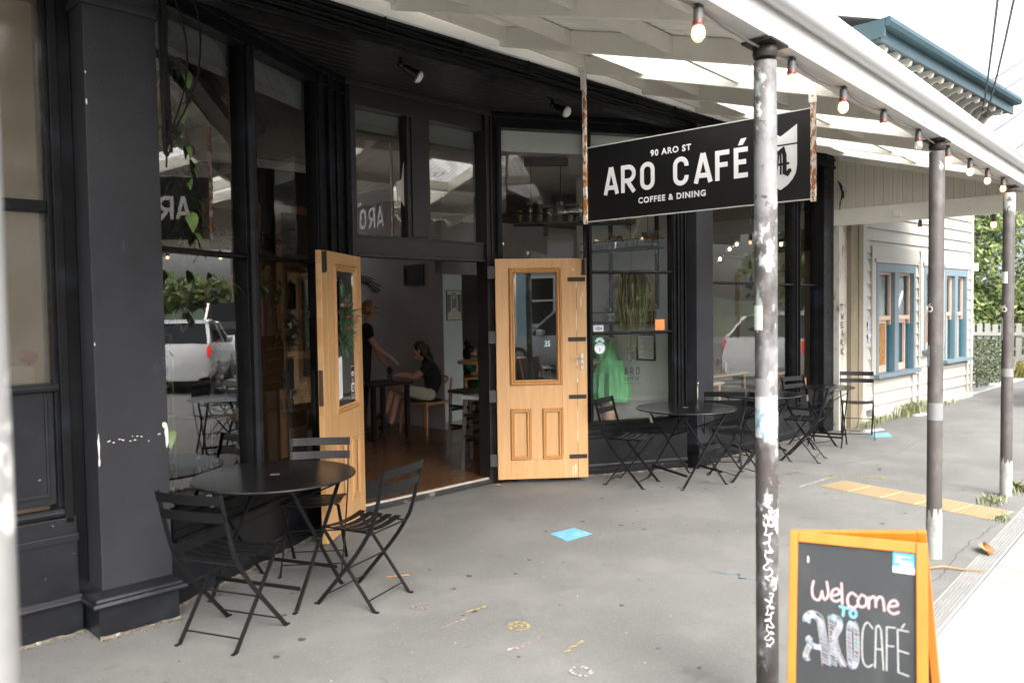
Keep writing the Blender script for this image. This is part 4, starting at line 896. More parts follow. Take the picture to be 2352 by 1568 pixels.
b.stroke(arc(0, -.045, .030, .036, 0, 360), .010, fw, closed=False); b.stroke([(-.03, -.02), (.03, -.02)], .014, fw); b.stroke(arc(-.036, -.05, .014, .018, 90, 270, 6), .006, fw); b.stroke([(0, .0), (0, .026)], .012, fw)
b.stroke([(-.012, -.055), (-.008, -.04)], .006, fw); b.stroke([(.008, -.04), (.012, -.055)], .006, fw)
b.stroke([(-.047, -.105), (.047, -.105), (.047, .125), (-.047, .125)], .004, fw, closed=True)
for k in range(7): b.stroke([(-.042+k*.0125, -.14), (-.042+k*.0125, -.118)], .005, fw, caps=False)
b.build('sticker_print', M_signwht, DL, normals=False)
b = MB(); b.quad((.235, gy, 1.90), (.19, gy, 1.90), (.19, gy, 1.985), (.235, gy, 1.985)); b.build('sticker', M_paper, DL, normals=False)
b = MB(); b.quad((.235, gy+.001, 1.902), (.19, gy+.001, 1.902), (.19, gy+.001, 1.915), (.235, gy+.001, 1.915)); b.build('sticker_stripe', mat('amber_print', (.6, .42, .05), .6, var=.02), DL, normals=False)
# wreath and open card hang on the door: things of their own
def on_leaf(x, y, z):
    a = LLA; return U(2.425+x*math.cos(a)-y*math.sin(a), 1.15+x*math.sin(a)+y*math.cos(a), z)
wr = empty('berry_wreath', on_leaf(.49, T+.004, 1.60), FA+LLA, 'green pine sprig wreath with red berries hung on the left door', 'wreath')
g = random.Random(4); b = MB(); bb = MB(); pc = MB()
for c_, n_, r_ in (((0, .02, .09), 70, .16), ((.02, .02, -.12), 80, .15), ((-.03, .02, .0), 50, .17), ((0, .02, -.02), 60, .14)):
    for _ in range(n_):
        d = Vector((g.gauss(0, 1), g.uniform(-.1, .8), g.gauss(0, 1)-.15)).normalized(); p0_ = Vector(c_)+d*.01; p1_ = p0_+d*r_*g.uniform(.5, 1)
        n_x = d.cross(Vector((g.random(), g.random(), g.random()))).normalized()*.006
        b.add([p0_-n_x, p0_+n_x, p1_+n_x*.3, p1_-n_x*.3], [(0, 1, 2, 3)])
b.build('pine_needles', mat('pine_green', (.035, .10, .045), .6, var=.5, vscale=20), wr, normals=False)
for _ in range(17): bb.ell((g.gauss(0, .05), .03+g.random()*.03, g.gauss(0, .11)), (.010, .010, .010), 8, 6)
bb.build('berries', mat('red_berries', (.50, .012, .02), .3, var=.2), wr, smooth=True)
for c_ in ((-.03, .06, .03), (-.035, .06, -.06)):
    for k in range(6): pc.lathe([(.006, 0), (.024*(1-k*.09), .004), (.005, .012)], (c_[0], c_[1]+.002, c_[2]-.03+k*.010), 8)
pc.build('pine_cone', mat('frosted_cone', (.20, .13, .09), .7, var=.2, patches=[((.7, .68, .65), 60, .56, .05, W_)]), wr)
MB().tube([(0, 0, .15), (0, 0, .30)], .004, 6).build('hanger', M_signwht, wr)
oc = empty('open_card', on_leaf(.50, T+.006, 1.80), FA+LLA, 'small black OPEN card with colourful picture on the left door glass', 'card')
MB().box(-.055, .055, -.002, .002, -.08, .13).build('card', M_ink, oc)
b = MB(); g = random.Random(8)
for k in range(40): x, z = g.gauss(0, .018), .045+g.gauss(0, .035); b.quad((x, .003, z), (x+.012, .003, z+.004), (x+.01, .0031, z+.016), (x-.002, .003, z+.010))
b.build('picture', mat('card_green', (.10, .34, .16), .6, var=.6, vscale=60), oc, normals=False)
b = text_mb('OPEN', .030, lambda x, y: (-x, .0032, -.06+y), bold=.0012); b.build('lettering', M_signwht, oc, normals=False)
MB().tube([(0, 0, .13), (.0, 0, .17)], .006, 6).build('hook', M_iron, oc)
# --- soffit spot lamps --------------------------------------------------
def spot(u, w, a, label):
    o = empty('spot_lamp', U(u, w, 3.6), FA+a, label, 'lamp', 'spot lamps under the black soffit')
    b = MB(); b.lathe([(.055, 0), (.055, -.008), (.02, -.02)], seg=18); b.build('ceiling_plate', M_metalblk, o, smooth=True)
    b = MB(); b.tube(cpt([(0, 0, -.01), (0, 0, -.06), (.02, 0, -.085)], 4), .014, 8); b.ell((0, 0, -.07), (.028, .028, .03)); b.build('arm', M_metalblk, o, smooth=True)
    Mx = Matrix.Rotation(R(62), 3, 'Y').to_3x3(); Mx = Matrix.Rotation(R(118), 3, 'Y')
    b = MB(); b.lathe([(.022, 0), (.03, .02), (.034, .08), (.05, .12), (.052, .125)], (.02, 0, -.085), 16, Mx); b.build('shade', M_metalblk, o, smooth=True)
    b = MB(); b.lathe([(.050, .118), (.046, .145), (.03, .160), (.001, .166)], (.02, 0, -.085), 16, Mx); b.build('reflector_bulb', mat('unlit_bulb', (.62, .62, .60), .35, var=.1), o, smooth=True)
spot(2.32, .35, -.35, 'unlit spot lamp under the soffit left of the door transom')
spot(4.05, .38, -1.2, 'unlit spot lamp under the soffit over the right door')
b = empty('security_light', U(5.72, -.02, 3.45), FA, 'small black wall light under the canopy behind the hanging sign', 'lamp')
q = MB(); q.add([(-.11, -.02, -.12), (.11, -.02, -.12), (.11, -.16, -.12), (-.11, -.16, -.12), (-.06, -.03, .08), (.06, -.03, .08), (.06, -.09, .08), (-.06, -.09, .08)], [(0, 1, 2, 3), (4, 5, 6, 7), (0, 1, 5, 4), (1, 2, 6, 5), (2, 3, 7, 6), (3, 0, 4, 7)]); q.build('hood', M_metalblk, b, bevel=.004)
# hanging cables by the near pillar
cb = empty('cable_bundle', U(.405, .0, 3.5), FA, 'bundle of black cables hanging beside the near pillar top', 'cable')
g = random.Random(6)
for k in range(9):
    x = g.uniform(-.02, .03); l = g.uniform(.55, .95)
    MB().tube(cpt([(x, -.02-g.random()*.02, .1), (x+g.uniform(-.02, .02), -.03, -.25), (x+g.uniform(-.02, .02), -.03, -l), (x+.01, -.03, -l-.03), (x+.02, -.025, -l+.06), (x, -.02, .0)], 6), .006, 6).build('cable', M_cable, cb, smooth=True)
for P in ([(.0, -.02, .1), (.12, -.03, -.2), (.13, -.03, -.5), (.03, -.03, -.82), (-.005, -.03, -.86)], [(.04, -.02, .1), (.20, -.03, -.1), (.20, -.03, -.45), (.08, -.03, -.75), (.01, -.03, -.80)], [(.0, -.03, -.7), (.02, -.03, -.6), (.02, -.02, -.8), (.01, -.02, -1.0)]):
    MB().tube(cpt(P, 8), .005, 6).build('cable', M_cable, cb, smooth=True)
cj = empty('cable_joint', U(9.16, -.10, 3.20), FA, 'tangle of black cables at the canopy end above the last window', 'cable')
for k in range(6): MB().tube(cpt([(0, 0, .12), (.05+.012*k, -.03, .05-.03*k), (.07, -.03, -.08+.02*k), (.0, -.02, -.16-.02*k)], 6), .005, 6).build('cable', M_cable, cj, smooth=True)
MB().tube([(.06, -.03, .02), (.14, -.05, -.01)], .012, 8).build('connector', M_gal, cj, smooth=True)
# --- neighbouring shop on the left --------------------------------------
nb = empty('corner_shop', ORG, FA, 'black painted shopfront with frosted panes left of the near pillar', 'building')
M_frosted = glass_mat('frosted_glass', (.8, .8, .76), rough=.12, ior=1.7, haze=(.30, .28, .23, .22))
b = MB(); b.box(-.105, .03, .235, .40, 0, 3.6); b.box(-.085, -.04, .20, .234, .6, 3.5); b.box(-2.2, -2.05, .235, .40, 0, 3.6)
b.box(-2.05, -.105, .25, .40, 3.36, 3.6); b.box(-2.05, -.105, .25, .34, 2.245, 2.305); b.box(-2.05, -.105, .25, .34, 1.30, 1.345)
fo = b.build('window_frame', M_black, nb, bevel=.004)
b = MB()
for z, o_ in ((1.325, .0), (.66, .012)):
    b.sweep([(-2.2, .235-o_, z), (-.085, .235-o_, z)], [(-.02, -.022), (.012, -.022), (.02, 0), (.006, .02), (-.02, .024)])
b.box(-2.2, -.105, .26, .4, .70, 1.30); b.box(-2.2, -.14, .25, .2595, .74, .76); b.box(-.15, -.135, .25, .2595, .76, 1.30)
b.box(-2.2, -.03, .20, .4, .0, .63); b.box(-2.2, -.02, .185, .1995, .0, .165); b.sweep([(-2.2, .19, .185), (-.02, .19, .185)], [(-.02, -.02), (.016, -.02), (.02, .0), (.0, .03), (-.02, .03)])
b.box(-2.2, -.025, .19, .1995, .50, .54)
b.build('stall_riser', M_plinth, nb, bevel=.003)
for z0, z1 in ((1.345, 2.245), (2.305, 3.36)): MB().quad((-2.05, .30, z0), (-.105, .30, z0), (-.105, .30, z1), (-2.05, .30, z1)).build('pane', M_frosted, nb, normals=False)
b = MB(); b.box(-3.5, -2.2, .1, .4, 0, 3.6); b.box(-3.5, .0, .02, .25, 3.62, 5.9); b.build('wall', M_plaster, nb)
b = MB(); b.box(-3.4, -.02, 2.6, 2.7, 0, 3.6); b.box(-.09, .0, .42, 2.6, 0, 3.6); b.box(-3.4, 0, .4, 2.7, 3.58, 3.6); b.build('interior_wall', mat('warm_shop_wall', (.33, .24, .16), .8, var=.3, vscale=.8), nb)
MB().box(-3.4, 0, .4, 2.7, 0, .05).build('floor', M_floor, nb)
for u, w_, h_, c_, lb in ((-.32, .55, .17, (.62, .60, .55), 'white box on the sill behind the frosted pane'), (-.19, .58, .13, (.58, .50, .40), 'cream box on the sill behind the frosted pane')):
    b = MB(); b.box(-.055, .055, -.02, .02, 0, h_); tag(b.build('display_box', mat('box_'+lb[:3], c_, .7), loc=U(u, w_-.1, 1.30), rz=FA, bevel=.004), lb, 'box')
b = MB(); b.tube([(0, 0, 0), (.01, 0, .14)], .008, 6); b.ell((.01, 0, .17), (.05, .03, .035)); tag(b.build('red_flower', mat('blurred_red', (.35, .04, .05), .6), loc=U(-.17, .47, 1.31), rz=FA, smooth=True), 'dull red flower on the sill behind the frosted pane', 'flower')
# ================================================================== outdoor tables and chairs
def make_table():
    o = empty('cafe_table', (0, 0, 0), 0)
    b = MB(); b.lathe([(.02, .708), (.472, .708), (.480, .711), (.481, .716), (.478, .7215), (.470, .7225), (.03, .7225), (.03, .7205), (.018, .7205), (.018, .7), (.02, .708)], seg=72); b.build('tabletop', M_tabletop, o, smooth=True)
    b = MB(); b.lathe([(.030, .7228), (.022, .7234), (.018, .7228)], seg=18); b.build('parasol_hole_rim', M_gal, o, smooth=True)
    for s in (-1, 1):
        y = s*.30
        for t in (-1, 1):
            yy = y+t*.012
            b = MB(); b.bar((t*.245, yy, .012), (-t*.245, yy, .705), .010, .024, up=(0, 1, 0)); b.bar((t*.245, yy, .004), (t*.272, yy, .004), .024, .008); b.build('leg', M_metalblk, o, bevel=.002)
        MB().tube([(0, y-.02, .36), (0, y+.02, .36)], .010, 8).build('pivot', M_iron, o)
    for t in (-1, 1):
        b = MB(); b.bar((t*.205, -.30+t*.012, .125), (t*.205, .30+t*.012, .125), .006, .022, up=(0, 0, 1)); b.build('foot_rail', M_metalblk, o)
        b = MB(); b.bar((-t*.21, -.32, .70), (-t*.21, .32, .70), .02, .010); b.build('top_rail', M_metalblk, o)
    b = MB(); b.tube([(.215, -.29, .64), (-.02, .26, .40), (-.16, .30, .25)], .006, 6); b.build('stay_rod', M_metalblk, o)
    b = MB(); b.bar((-.215, .312, .625), (-.188, .312, .55), .014, .028, up=(0, 1, 0)); b.build('tape', mat('cream_tape', (.62, .58, .48), .6, var=.1), o)
    return o
def make_chair():
    o = empty('folding_chair', (0, 0, 0), 0)
    # faces local +x
    for s in (-1, 1):
        y = s*.195
        b = MB(); P = cpt([(-.285, y, .82), (-.255, y, .69), (-.205, y, .52), (-.165, y, .44), (-.06, y, .295), (.195, y, .006)], 6)
        b.sweep(P, [(-.004, -.011), (.004, -.011), (.004, .011), (-.004, .011)], up=(0, 0, 1)); b.box(.185, .222, y-.009, y+.009, 0, .007)
        b.build('back_leg', M_metalblk, o)
        y = s*.178
        b = MB(); b.bar((.165, y, .452), (-.185, y, .006), .009, .020, up=(0, 1, 0)); b.box(-.215, -.178, y-.009, y+.009, 0, .007); b.build('front_leg', M_metalblk, o)
        b = MB(); b.tube([(-.165, s*.165, .445), (.175, s*.165, .452)], .006, 6); b.build('seat_rail', M_metalblk, o)
    st = MB()
    for k in range(5):
        x0 = -.135+k*.0655; x1 = x0+.046; n = 10; vs = []
        for j in range(n+1):
            y = -.19+.38*j/n; z = .458-.022*(1-(2*j/n-1)**2)+(.004 if k == 4 else 0)
            vs += [(x0, y, z), (x1, y, z), (x1, y, z+.004), (x0, y, z+.004)]
        st.add(vs, [(4*j+a, 4*j+(a+1) % 4, 4*j+4+(a+1) % 4, 4*j+4+a) for j in range(n) for a in range(4)]+[(0, 1, 2, 3), (4*n+3, 4*n+2, 4*n+1, 4*n)])
    st.build('seat', M_metalblk, o)
    for z0, x in ((.765, -.277), (.675, -.252)):
        b = MB(); vs = []; n = 8
        for j in range(n+1):
            y = -.205+.41*j/n; dx = -.016*(1-(2*j/n-1)**2)
            for (a, c) in ((-.006, 0), (-.002, 0), (-.015, .052), (-.019, .052)): vs.append((x+dx+a, y, z0+c))
        b.add(vs, [(4*j+a, 4*j+(a+1) % 4, 4*j+4+(a+1) % 4, 4*j+4+a) for j in range(n) for a in range(4)]+[(0, 1, 2, 3), (4*n+3, 4*n+2, 4*n+1, 4*n)])
        for s in (-1, 1): b.ell((x-.006, s*.195, z0+.026), (.012, .007, .007), 8, 5)
        b.build('back_slat', M_metalblk, o)
    for x, z, w, r in ((.145, .06, .195, .0045), (-.145, .058, .178, .0045), (-.02, .235, .195, .005), (-.168, .44, .195, .005)):
        MB().tube([(x, -w, z), (x, w, z)], r, 6).build('cross_rod', M_metalblk, o)
    return o
tb0, ch0 = make_table(), make_chair()
tb0['group'] = 'round black cafe tables on the footpath'; ch0['group'] = 'black folding chairs on the footpath'
tb0['category'] = 'table'; ch0['category'] = 'chair'
TABS = [(2.62, 4.26, 20.7, 'large round black table nearest the camera by the left window'), (6.88, 3.86, -26, 'round black table in front of the charcoal pillar right of the door'),
        (8.42, 3.84, -40, 'round black table behind the flaking front post'), ]
for i, (x, y, a, lb) in enumerate(TABS):
    o = tb0 if i == 0 else copy_tree(tb0)
    o.location = (x, y, 0); o.rotation_euler = (0, 0, R(a)); o['label'] = lb
o = copy_tree(tb0); o.location = (9.70, 3.52, 0); o.rotation_euler = (0, 0, R(5)); o.scale = (.64, .64, .98); o['label'] = 'small round black table beside the peeling white veranda post'
CH = [(2.11, 3.885, 21, 'folding chair in front of the near charcoal pillar, its back to the camera'), (2.905, 3.77, 106, 'folding chair at the right of the near table, its curved slat seat in view'),
      (3.06, 4.50, -134, 'folding chair behind the near table against the left door'), (6.48, 4.23, -80, 'folding chair beside the open right door, left of the second table'),
      (7.36, 3.56, 152, 'folding chair partly behind the flaking front post, right of the second table'), (7.83, 3.96, 32, 'dark folding chair with its back to the camera, between the second and third tables'),
      (8.655, 3.40, 100, 'folding chair on the street side of the third table, seat end towards the camera'), (9.56, 3.66, -108, 'folding chair below the end window, its pale slatted back to the glass'),
      (10.52, 3.44, 200, 'farthest folding chair by the house corner, with thin legs and dark slats')]
for i, (x, y, a, lb) in enumerate(CH):
    o = ch0 if i == 0 else copy_tree(ch0)
    o.location = (x, y, 0); o.rotation_euler = (0, 0, R(a)); o['label'] = lb
# ================================================================== on the glass
def win_to_world(loc, rz):
    def f(x, y, z): return U(loc[0]+x*math.cos(rz)-y*math.sin(rz), loc[1]+x*math.sin(rz)+y*math.cos(rz), z)
    return f
LWp, RWp, FWp = win_to_world((.45, .17), LA), win_to_world((4.02, 1.12), RA), win_to_world((6.24, .10), 0)
def decal(win, x, big_z, cof_z, sh_z, sh_h, w, url=None):
    f = lambda X, Z: (x+X, .042, Z)
    m = MB(); gw = w*.24
    for ch, k in zip('ARO', (0, .38, .76)): glyph(ch, m, k*w, gw, .078, .014, lambda X, Z: f(X, big_z+Z))
    for k, ch in enumerate('COFFEE'): glyph(ch, m, k*w/6+.002, w*.115, .036, .0055, lambda X, Z: f(X, cof_z+Z))
    shield(m, w/2, sh_z, w*.56, sh_h, f, False, .0055); gothA(m, w/2+.005, sh_z+.048, .085, f, .010)
    if url:
        t = text_mb('AROCOFFEE.CO.NZ', .019, lambda X, Z: f(w/2+X, url+Z), track=1.2); m.add(t.v, t.f)
    m.build('window_decal', M_ink, win, normals=False)
decal(LW, 1.19, .996, .944, 1.10, .19, .18); decal(RW, 1.373, 1.006, .948, 1.106, .182, .175, .912)
def sticker(win, name, x0, x1, z0, z1, m, y=.042):
    return MB().quad((x0, y, z0), (x1, y, z0), (x1, y, z1), (x0, y, z1)).build(name, m, win, normals=False)
sticker(RW, 'card_sticker', 1.036, 1.148, 1.453, 1.531, M_paper); sticker(RW, 'sticker_stripe', 1.036, 1.148, 1.5225, 1.531, mat('navy_print', (.03, .04, .22), .6), .0415); sticker(RW, 'sticker_stripe', 1.036, 1.148, 1.453, 1.463, MATS['amber_print'], .0415)
t = text_mb('VISA', .046, lambda X, Z: (1.092+X+Z*.2, .0415, 1.476+Z), bold=.0015, sx=.85); t.build('sticker_text', MATS['navy_print'], RW, normals=False)
M_or = mat('orange_notice', (.78, .24, .10), .6, var=.04)
sticker(RW, 'orange_notice', 1.727, 1.838, 1.455, 1.573, M_or); b = MB()
for k in range(8): b.quad((1.735, .0415, 1.475+k*.0115), (1.83, .0415, 1.475+k*.0115), (1.83, .0415, 1.480+k*.0115), (1.735, .0415, 1.480+k*.0115))
b.build('notice_print', mat('orange_print', (.85, .36, .05), .6), RW, normals=False)
b = MB(); b.add([(1.104+.057*math.cos(a), .042, 1.29+.057*math.sin(a)) for a in [k*.2618 for k in range(24)]], [tuple(range(24))]); b.build('round_sticker', M_paper, RW, normals=False)
b = MB(); fs = lambda x, y: (1.104+x, .0415, 1.29+y); b.stroke(arc(0, 0, .042, .042, 30, 150, 12), .014, fs, caps=False); b.stroke([(.0, -.03), (.0, .0)], .012, fs); b.build('sticker_print', mat('sky_blue_print', (.12, .45, .62), .6), RW, normals=False)
b = MB(); b.stroke(arc(1.104, 1.352, .035, .035, 0, 180, 12), .03, lambda x, y: (x, .0418, y), caps=False); b.build('half_round_sticker', mat('pale_aqua', (.45, .60, .62), .5), RW, normals=False)
# notices on the left window beside the door
def notice(x0, x1, z0, z1, y, m=None, tilt=0, lines=14, dark=None):
    f = lambda x, z: (x+tilt*(z-z0), y, z)
    MB().quad(f(x0, z0), f(x1, z0), f(x1, z1), f(x0, z1)).build('notice', m or M_paper, LW, normals=False)
    b = MB(); n = lines; h = (z1-z0)/(n+2); g = random.Random(int(x0*1000)+n)
    for k in range(n):
        zz_ = z1-h*(k+1.5); b.add([f(x0+.012, zz_) for _ in ()]+[Vector(f(x0+.012, zz_))+Vector((0, -.0006, 0)), Vector(f(x0+(x1-x0)*g.uniform(.55, .93), zz_))+Vector((0, -.0006, 0)), Vector(f(x0+(x1-x0)*.8, zz_+h*.42))+Vector((0, -.0006, 0)), Vector(f(x0+.012, zz_+h*.42))+Vector((0, -.0006, 0))], [(0, 1, 2, 3)])
    b.build('notice_print', M_inkgrey, LW, normals=False)
notice(1.335, 1.545, .965, 1.135, .052, lines=12); MB().quad((1.345, .0515, .845), (1.55, .0515, .845), (1.545, .0515, .962), (1.338, .0515, .962)).build('notice_photo', M_ink, LW, normals=False)
notice(1.325, 1.56, .60, .85, .056, tilt=-.03, lines=16); notice(1.56, 1.69, .80, 1.25, .054, lines=22); notice(1.52, 1.62, 1.75, 2.04, .055, lines=18)
MB().quad((1.40, .09, 1.73), (1.515, .06, 1.73), (1.515, .06, 2.04), (1.40, .09, 2.04)).build('board_edge', mat('grey_board', (.32, .30, .27), .7), LW)
b = MB(); b.quad((1.60, .0535, 1.66), (1.64, .0535, 1.66), (1.64, .0535, 1.71), (1.60, .0535, 1.71)); b.build('no_smoking_sticker', M_paper, LW, normals=False)
b = MB(); fn = lambda x, y: (x, .0530, y); b.stroke(arc(1.62, 1.685, .014, .014, 0, 360, 14), .004, fn); b.stroke([(1.611, 1.694), (1.629, 1.676)], .004, fn); b.stroke([(1.611, 1.684), (1.629, 1.684)], .003, fn); b.build('sticker_print', mat('sign_red', (.5, .03, .03), .6), LW, normals=False)
# blackboard with pink chalk lines behind the pane
bk = empty('menu_blackboard', LWp(1.47, .35, 1.10), FA+LA, 'small blackboard with pink chalk lines behind the left window notices', 'blackboard')
MB().box(-.02, .26, 0, .015, 0, .42).build('board', M_chalk, bk)
b = MB(); g = random.Random(3)
for k in range(4): b.stroke(cpt([(x, .07+k*.085+g.uniform(-.008, .008), 0) for x in (.02, .05, .08, .11, .14, .18, .22)], 3), .006, lambda x, y: (x, -.002, y))
b.build('chalk_lines', M_pink, bk, normals=False)
# ================================================================== plants
def leaf_mesh(b, base, d, n, L, W, fold=.25, heart=True):
    """one leaf from base along d with normal n"""
    d = Vector(d).normalized(); n = Vector(n); s = d.cross(n)
    if s.length < 1e-3: s = d.cross(Vector((.3, .9, .1)))
    s.normalize(); n = s.cross(d); base = Vector(base)
    prof = ((0, .25 if heart else .05), (.15, .85 if heart else .55), (.35, 1), (.6, .75), (.82, .36), (1, .02))
    mid = [base+d*L*t-n*L*.22*t*t for t, _ in prof]; vs = []
    for p, (t, w) in zip(mid, prof): vs += [p-s*W*w*.5+n*W*w*fold*.5, p, p+s*W*w*.5+n*W*w*fold*.5]
    b.add(vs, [(3*k+j, 3*k+3+j, 3*k+4+j, 3*k+1+j) for k in range(len(prof)-1) for j in (0, 1)])
def vine(name, f, path, nl, L, label, cat='plant', m=None, seed=1, hang=True, spread=.06, group=None):
    o = empty(name, (0, 0, 0), 0, label, cat, group)
    g = random.Random(seed); P = cpt([f(*p) for p in path], 8)
    o.location = P[0]; Q = [p-P[0] for p in P]
    MB().tube(Q, .0035, 5).build('stem', M_stem, o)
    b = MB(); b2 = MB()
    for k in range(nl):
        p = Q[int((k+g.random())/nl*(len(Q)-1))]; a = g.uniform(0, 6.28); d = Vector((math.cos(a)*.6, math.sin(a)*.6, -g.uniform(.3, 1.2)))
        q = p+Vector((math.cos(a), math.sin(a), 0))*spread*g.random(); l = L*g.uniform(.6, 1.15)
        leaf_mesh(b, q, d, Vector((math.cos(a)*.9, math.sin(a)*.9, .6)), l, l*g.uniform(.5, .66))
        b2.tube([p, (p+q)/2+Vector((0, 0, .01)), q], .0018, 4)
    b2.build('leaf_stalks', M_stem, o); lf = b.build('leaves', m or M_leaf, o, smooth=True, normals=False); return o
vine('trailing_vine', LWp, [(.32, .14, 3.25), (.31, .13, 3.0), (.30, .12, 2.8), (.33, .12, 2.6), (.34, .12, 2.35), (.33, .12, 2.15), (.36, .12, 2.10)], 105, .135, 'long green vine hanging down the upper left window pane', seed=2, spread=.075)
vine('trailing_vine', LWp, [(.08, .10, 2.05), (.12, .10, 1.86), (.24, .10, 1.72), (.30, .10, 1.70)], 8, .13, 'thin vine looping above the hanging heart in the lower left pane', seed=3, spread=.05)
vine('trailing_vine', LWp, [(.05, .12, 2.0), (.25, .12, 1.98), (.45, .12, 1.97), (.65, .11, 1.96), (.74, .12, 1.86)], 20, .13, 'leafy vine along the top of the lower left pane', seed=5, spread=.05)
vine('trailing_vine', LWp, [(.05, .10, 1.5), (.06, .09, 1.3), (.10, .09, 1.15), (.12, .09, 1.0), (.07, .09, .95), (.11, .09, .75), (.10, .09, .62)], 17, .115, 'vine trailing down the left edge of the lower left pane', seed=8, spread=.06)
vine('trailing_vine', LWp, [(.95, .14, 2.03), (.96, .13, 1.95), (1.02, .12, 1.92), (1.12, .12, 1.88), (1.16, .12, 1.84)], 16, .115, 'bright green vine behind the top of the lower second pane', seed=11, spread=.05)
vine('trailing_vine', LWp, [(1.22, .14, 2.04), (1.28, .14, 1.95), (1.34, .13, 1.8), (1.34, .12, 1.65), (1.36, .12, 1.48)], 17, .115, 'vine hanging behind the notices of the second left pane', seed=13, spread=.05)
def fronds(name, f, c, n, L, label, seed, m=None):
    o = empty(name, f(*c), 0, label, 'plant'); g = random.Random(seed); b = MB(); st = MB()
    for _ in range(n):
        a = g.uniform(0, 6.28); e = g.uniform(-.2, 1.0); d = Vector((math.cos(a), math.sin(a), e)).normalized(); l = L*g.uniform(.5, 1)
        P = cpt([(0, 0, 0), d*l*.5+Vector((0, 0, .05)), d*l+Vector((0, 0, -.12*l))], 6); st.tube(P, .003, 4)
        for i in range(3, len(P)):
            for s in (-1, 1):
                dd = (P[i]-P[i-1]).normalized(); sd_ = dd.cross(zz).normalized()*s; leaf_mesh(b, P[i], dd*.5+sd_, zz, l*.28*(1.1-i/len(P)*.5), l*.045, heart=False)
    st.build('stalks', M_stem, o); b.build('fronds', m or M_leafd, o, normals=False)
    b = MB(); b.lathe([(.05, -.16), (.07, -.02), (.062, -.02), (.045, -.14)], seg=16); b.build('pot', mat('dark_pot', (.03, .025, .022), .6), o, smooth=True)
    return o
fronds('split_leaf_plant', LWp, (1.25, .45, 2.15), 16, .42, 'dark split-leaf plant behind the upper second pane', 3)
fronds('split_leaf_plant', LWp, (1.62, .40, 2.18), 12, .34, 'dark fronded plant beside the door in the upper second pane', 6)
fronds('split_leaf_plant', lambda x, y, z: U(x, y, z), (5.2, 5.33, 2.1), 34, .5, 'big dark leafy plant high on the inner wall behind the waitress', 9, mat('black_green', (.008, .014, .008), .6, var=.4))
# ================================================================== small things behind the left window
M_pinkw = mat('pale_pink_timber', (.62, .50, .43), .6, var=.06)
o = empty('window_stand', LWp(.082, .16, .5), FA+LA, 'tall pale timber stand at the left edge of the lower left pane', 'stand')
b = MB(); b.box(-.014, .014, -.014, .014, 0, 1.53); b.box(-.10, .014, -.014, .014, 1.13, 1.16); b.build('upright', M_pinkw, o); 
MB().box(-.10, -.02, -.01, .06, 1.165, 1.34).build('carved_figure', mat('carved_cream', (.40, .31, .2), .8, var=.5, vscale=40, bump=(60, 1, .02)), o)
o = empty('hanging_heart', LWp(.272, .10, 1.67), FA+LA, 'white wicker heart hanging in the lower left pane', 'ornament')
b = MB(); pts = [(.078*(16*math.sin(t)**3)/16, 0, .075*(13*math.cos(t)-5*math.cos(2*t)-2*math.cos(3*t)-math.cos(4*t))/16) for t in [k*.2 for k in range(32)]]
b.tube(pts, .0075, 6); b.build('ring', M_whiteb, o, smooth=True); MB().tube([(0, 0, .03), (0, 0, .17)], .003, 5).build('string', M_whiteb, o)
b = MB()
for x in (-.025, .02): b.lathe([(.016, -.05), (.012, -.01), (.004, .0)], (x, 0, 0), 8); b.ell((x, 0, .012), (.012, .012, .013), 8, 6)
b.build('little_figures', MATS['carved_cream'], o)
o = empty('glass_cabinet', LWp(.20, .42, .47), FA+LA, 'glass fronted cabinet with pale metal edges behind the left window', 'cabinet')
b = MB()
for x, y in ((0, 0), (.34, 0), (0, .3), (.34, .3)): b.box(x, x+.02, y, y+.02, 0, 1.1)
for z in (0, .56, 1.09): b.box(0, .36, 0, .02, z, z+.015); b.box(0, .36, .3, .32, z, z+.015); b.box(0, .02, 0, .32, z, z+.015); b.box(.34, .36, 0, .32, z, z+.015)
b.build('frame', M_gal, o); b = MB()
for z in (.02, .30, .58, .86): b.box(.01, .35, .01, .31, z, z+.006)
b.build('shelf', M_jar, o); MB().box(.01, .35, .315, .319, 0, 1.1).build('back', M_walld, o)
M_wshelf = mat('pale_shelf_unit', (.45, .46, .42), .6, var=.05)
o = empty('cake_shelves', LWp(.84, .36, .47), FA+LA, 'pale shelf unit with cakes and boxes behind the second left pane', 'shelves')
b = MB()
for z in (.0, .52, .74, .93, 1.15): b.box(0, .36, 0, .32, z, z+.022); b.box(0, .36, -.004, .0, z-.03, z+.024)
b.box(0, .015, 0, .32, 0, 1.18); b.box(0, .36, .31, .32, 0, 1.18); b.build('shelf', M_wshelf, o)
MB().box(-.02, .36, -.006, .3, .50, .515).build('timber_edge', M_oak, o)
def lump(name, p, r, m, label, cat):
    b = MB(); b.ell((0, 0, r[2]*.8), r, 14, 8); ob = b.build(name, m, loc=p, smooth=True); return tag(ob, label, cat)
lump('wrapped_bread', LWp(.92, .40, .47+.765), (.11, .07, .055), mat('bread_crust', (.42, .25, .11), .7, var=.3, vscale=20), 'wrapped loaf on the pale shelf behind the second left pane', 'bread')
lump('meringue', LWp(.93, .42, .47+.955), (.08, .07, .04), M_wshelf, 'white cloth heap on the upper pale shelf', 'food'); lump('meringue', LWp(.93, .40, .47+.545), (.12, .08, .035), mat('cream_cloth', (.6, .55, .42), .8), 'cream heap on the lowest timber edged shelf', 'food')
o = empty('timber_post_stand', LWp(1.165, .30, .47), FA+LA, 'reddish timber stand behind the second left pane', 'stand'); b = MB(); b.box(0, .085, 0, .05, 0, .44); b.box(-.01, .15, -.01, .3, .44, .465); b.build('frame', MATS['dark_varnish'], o, bevel=.004)
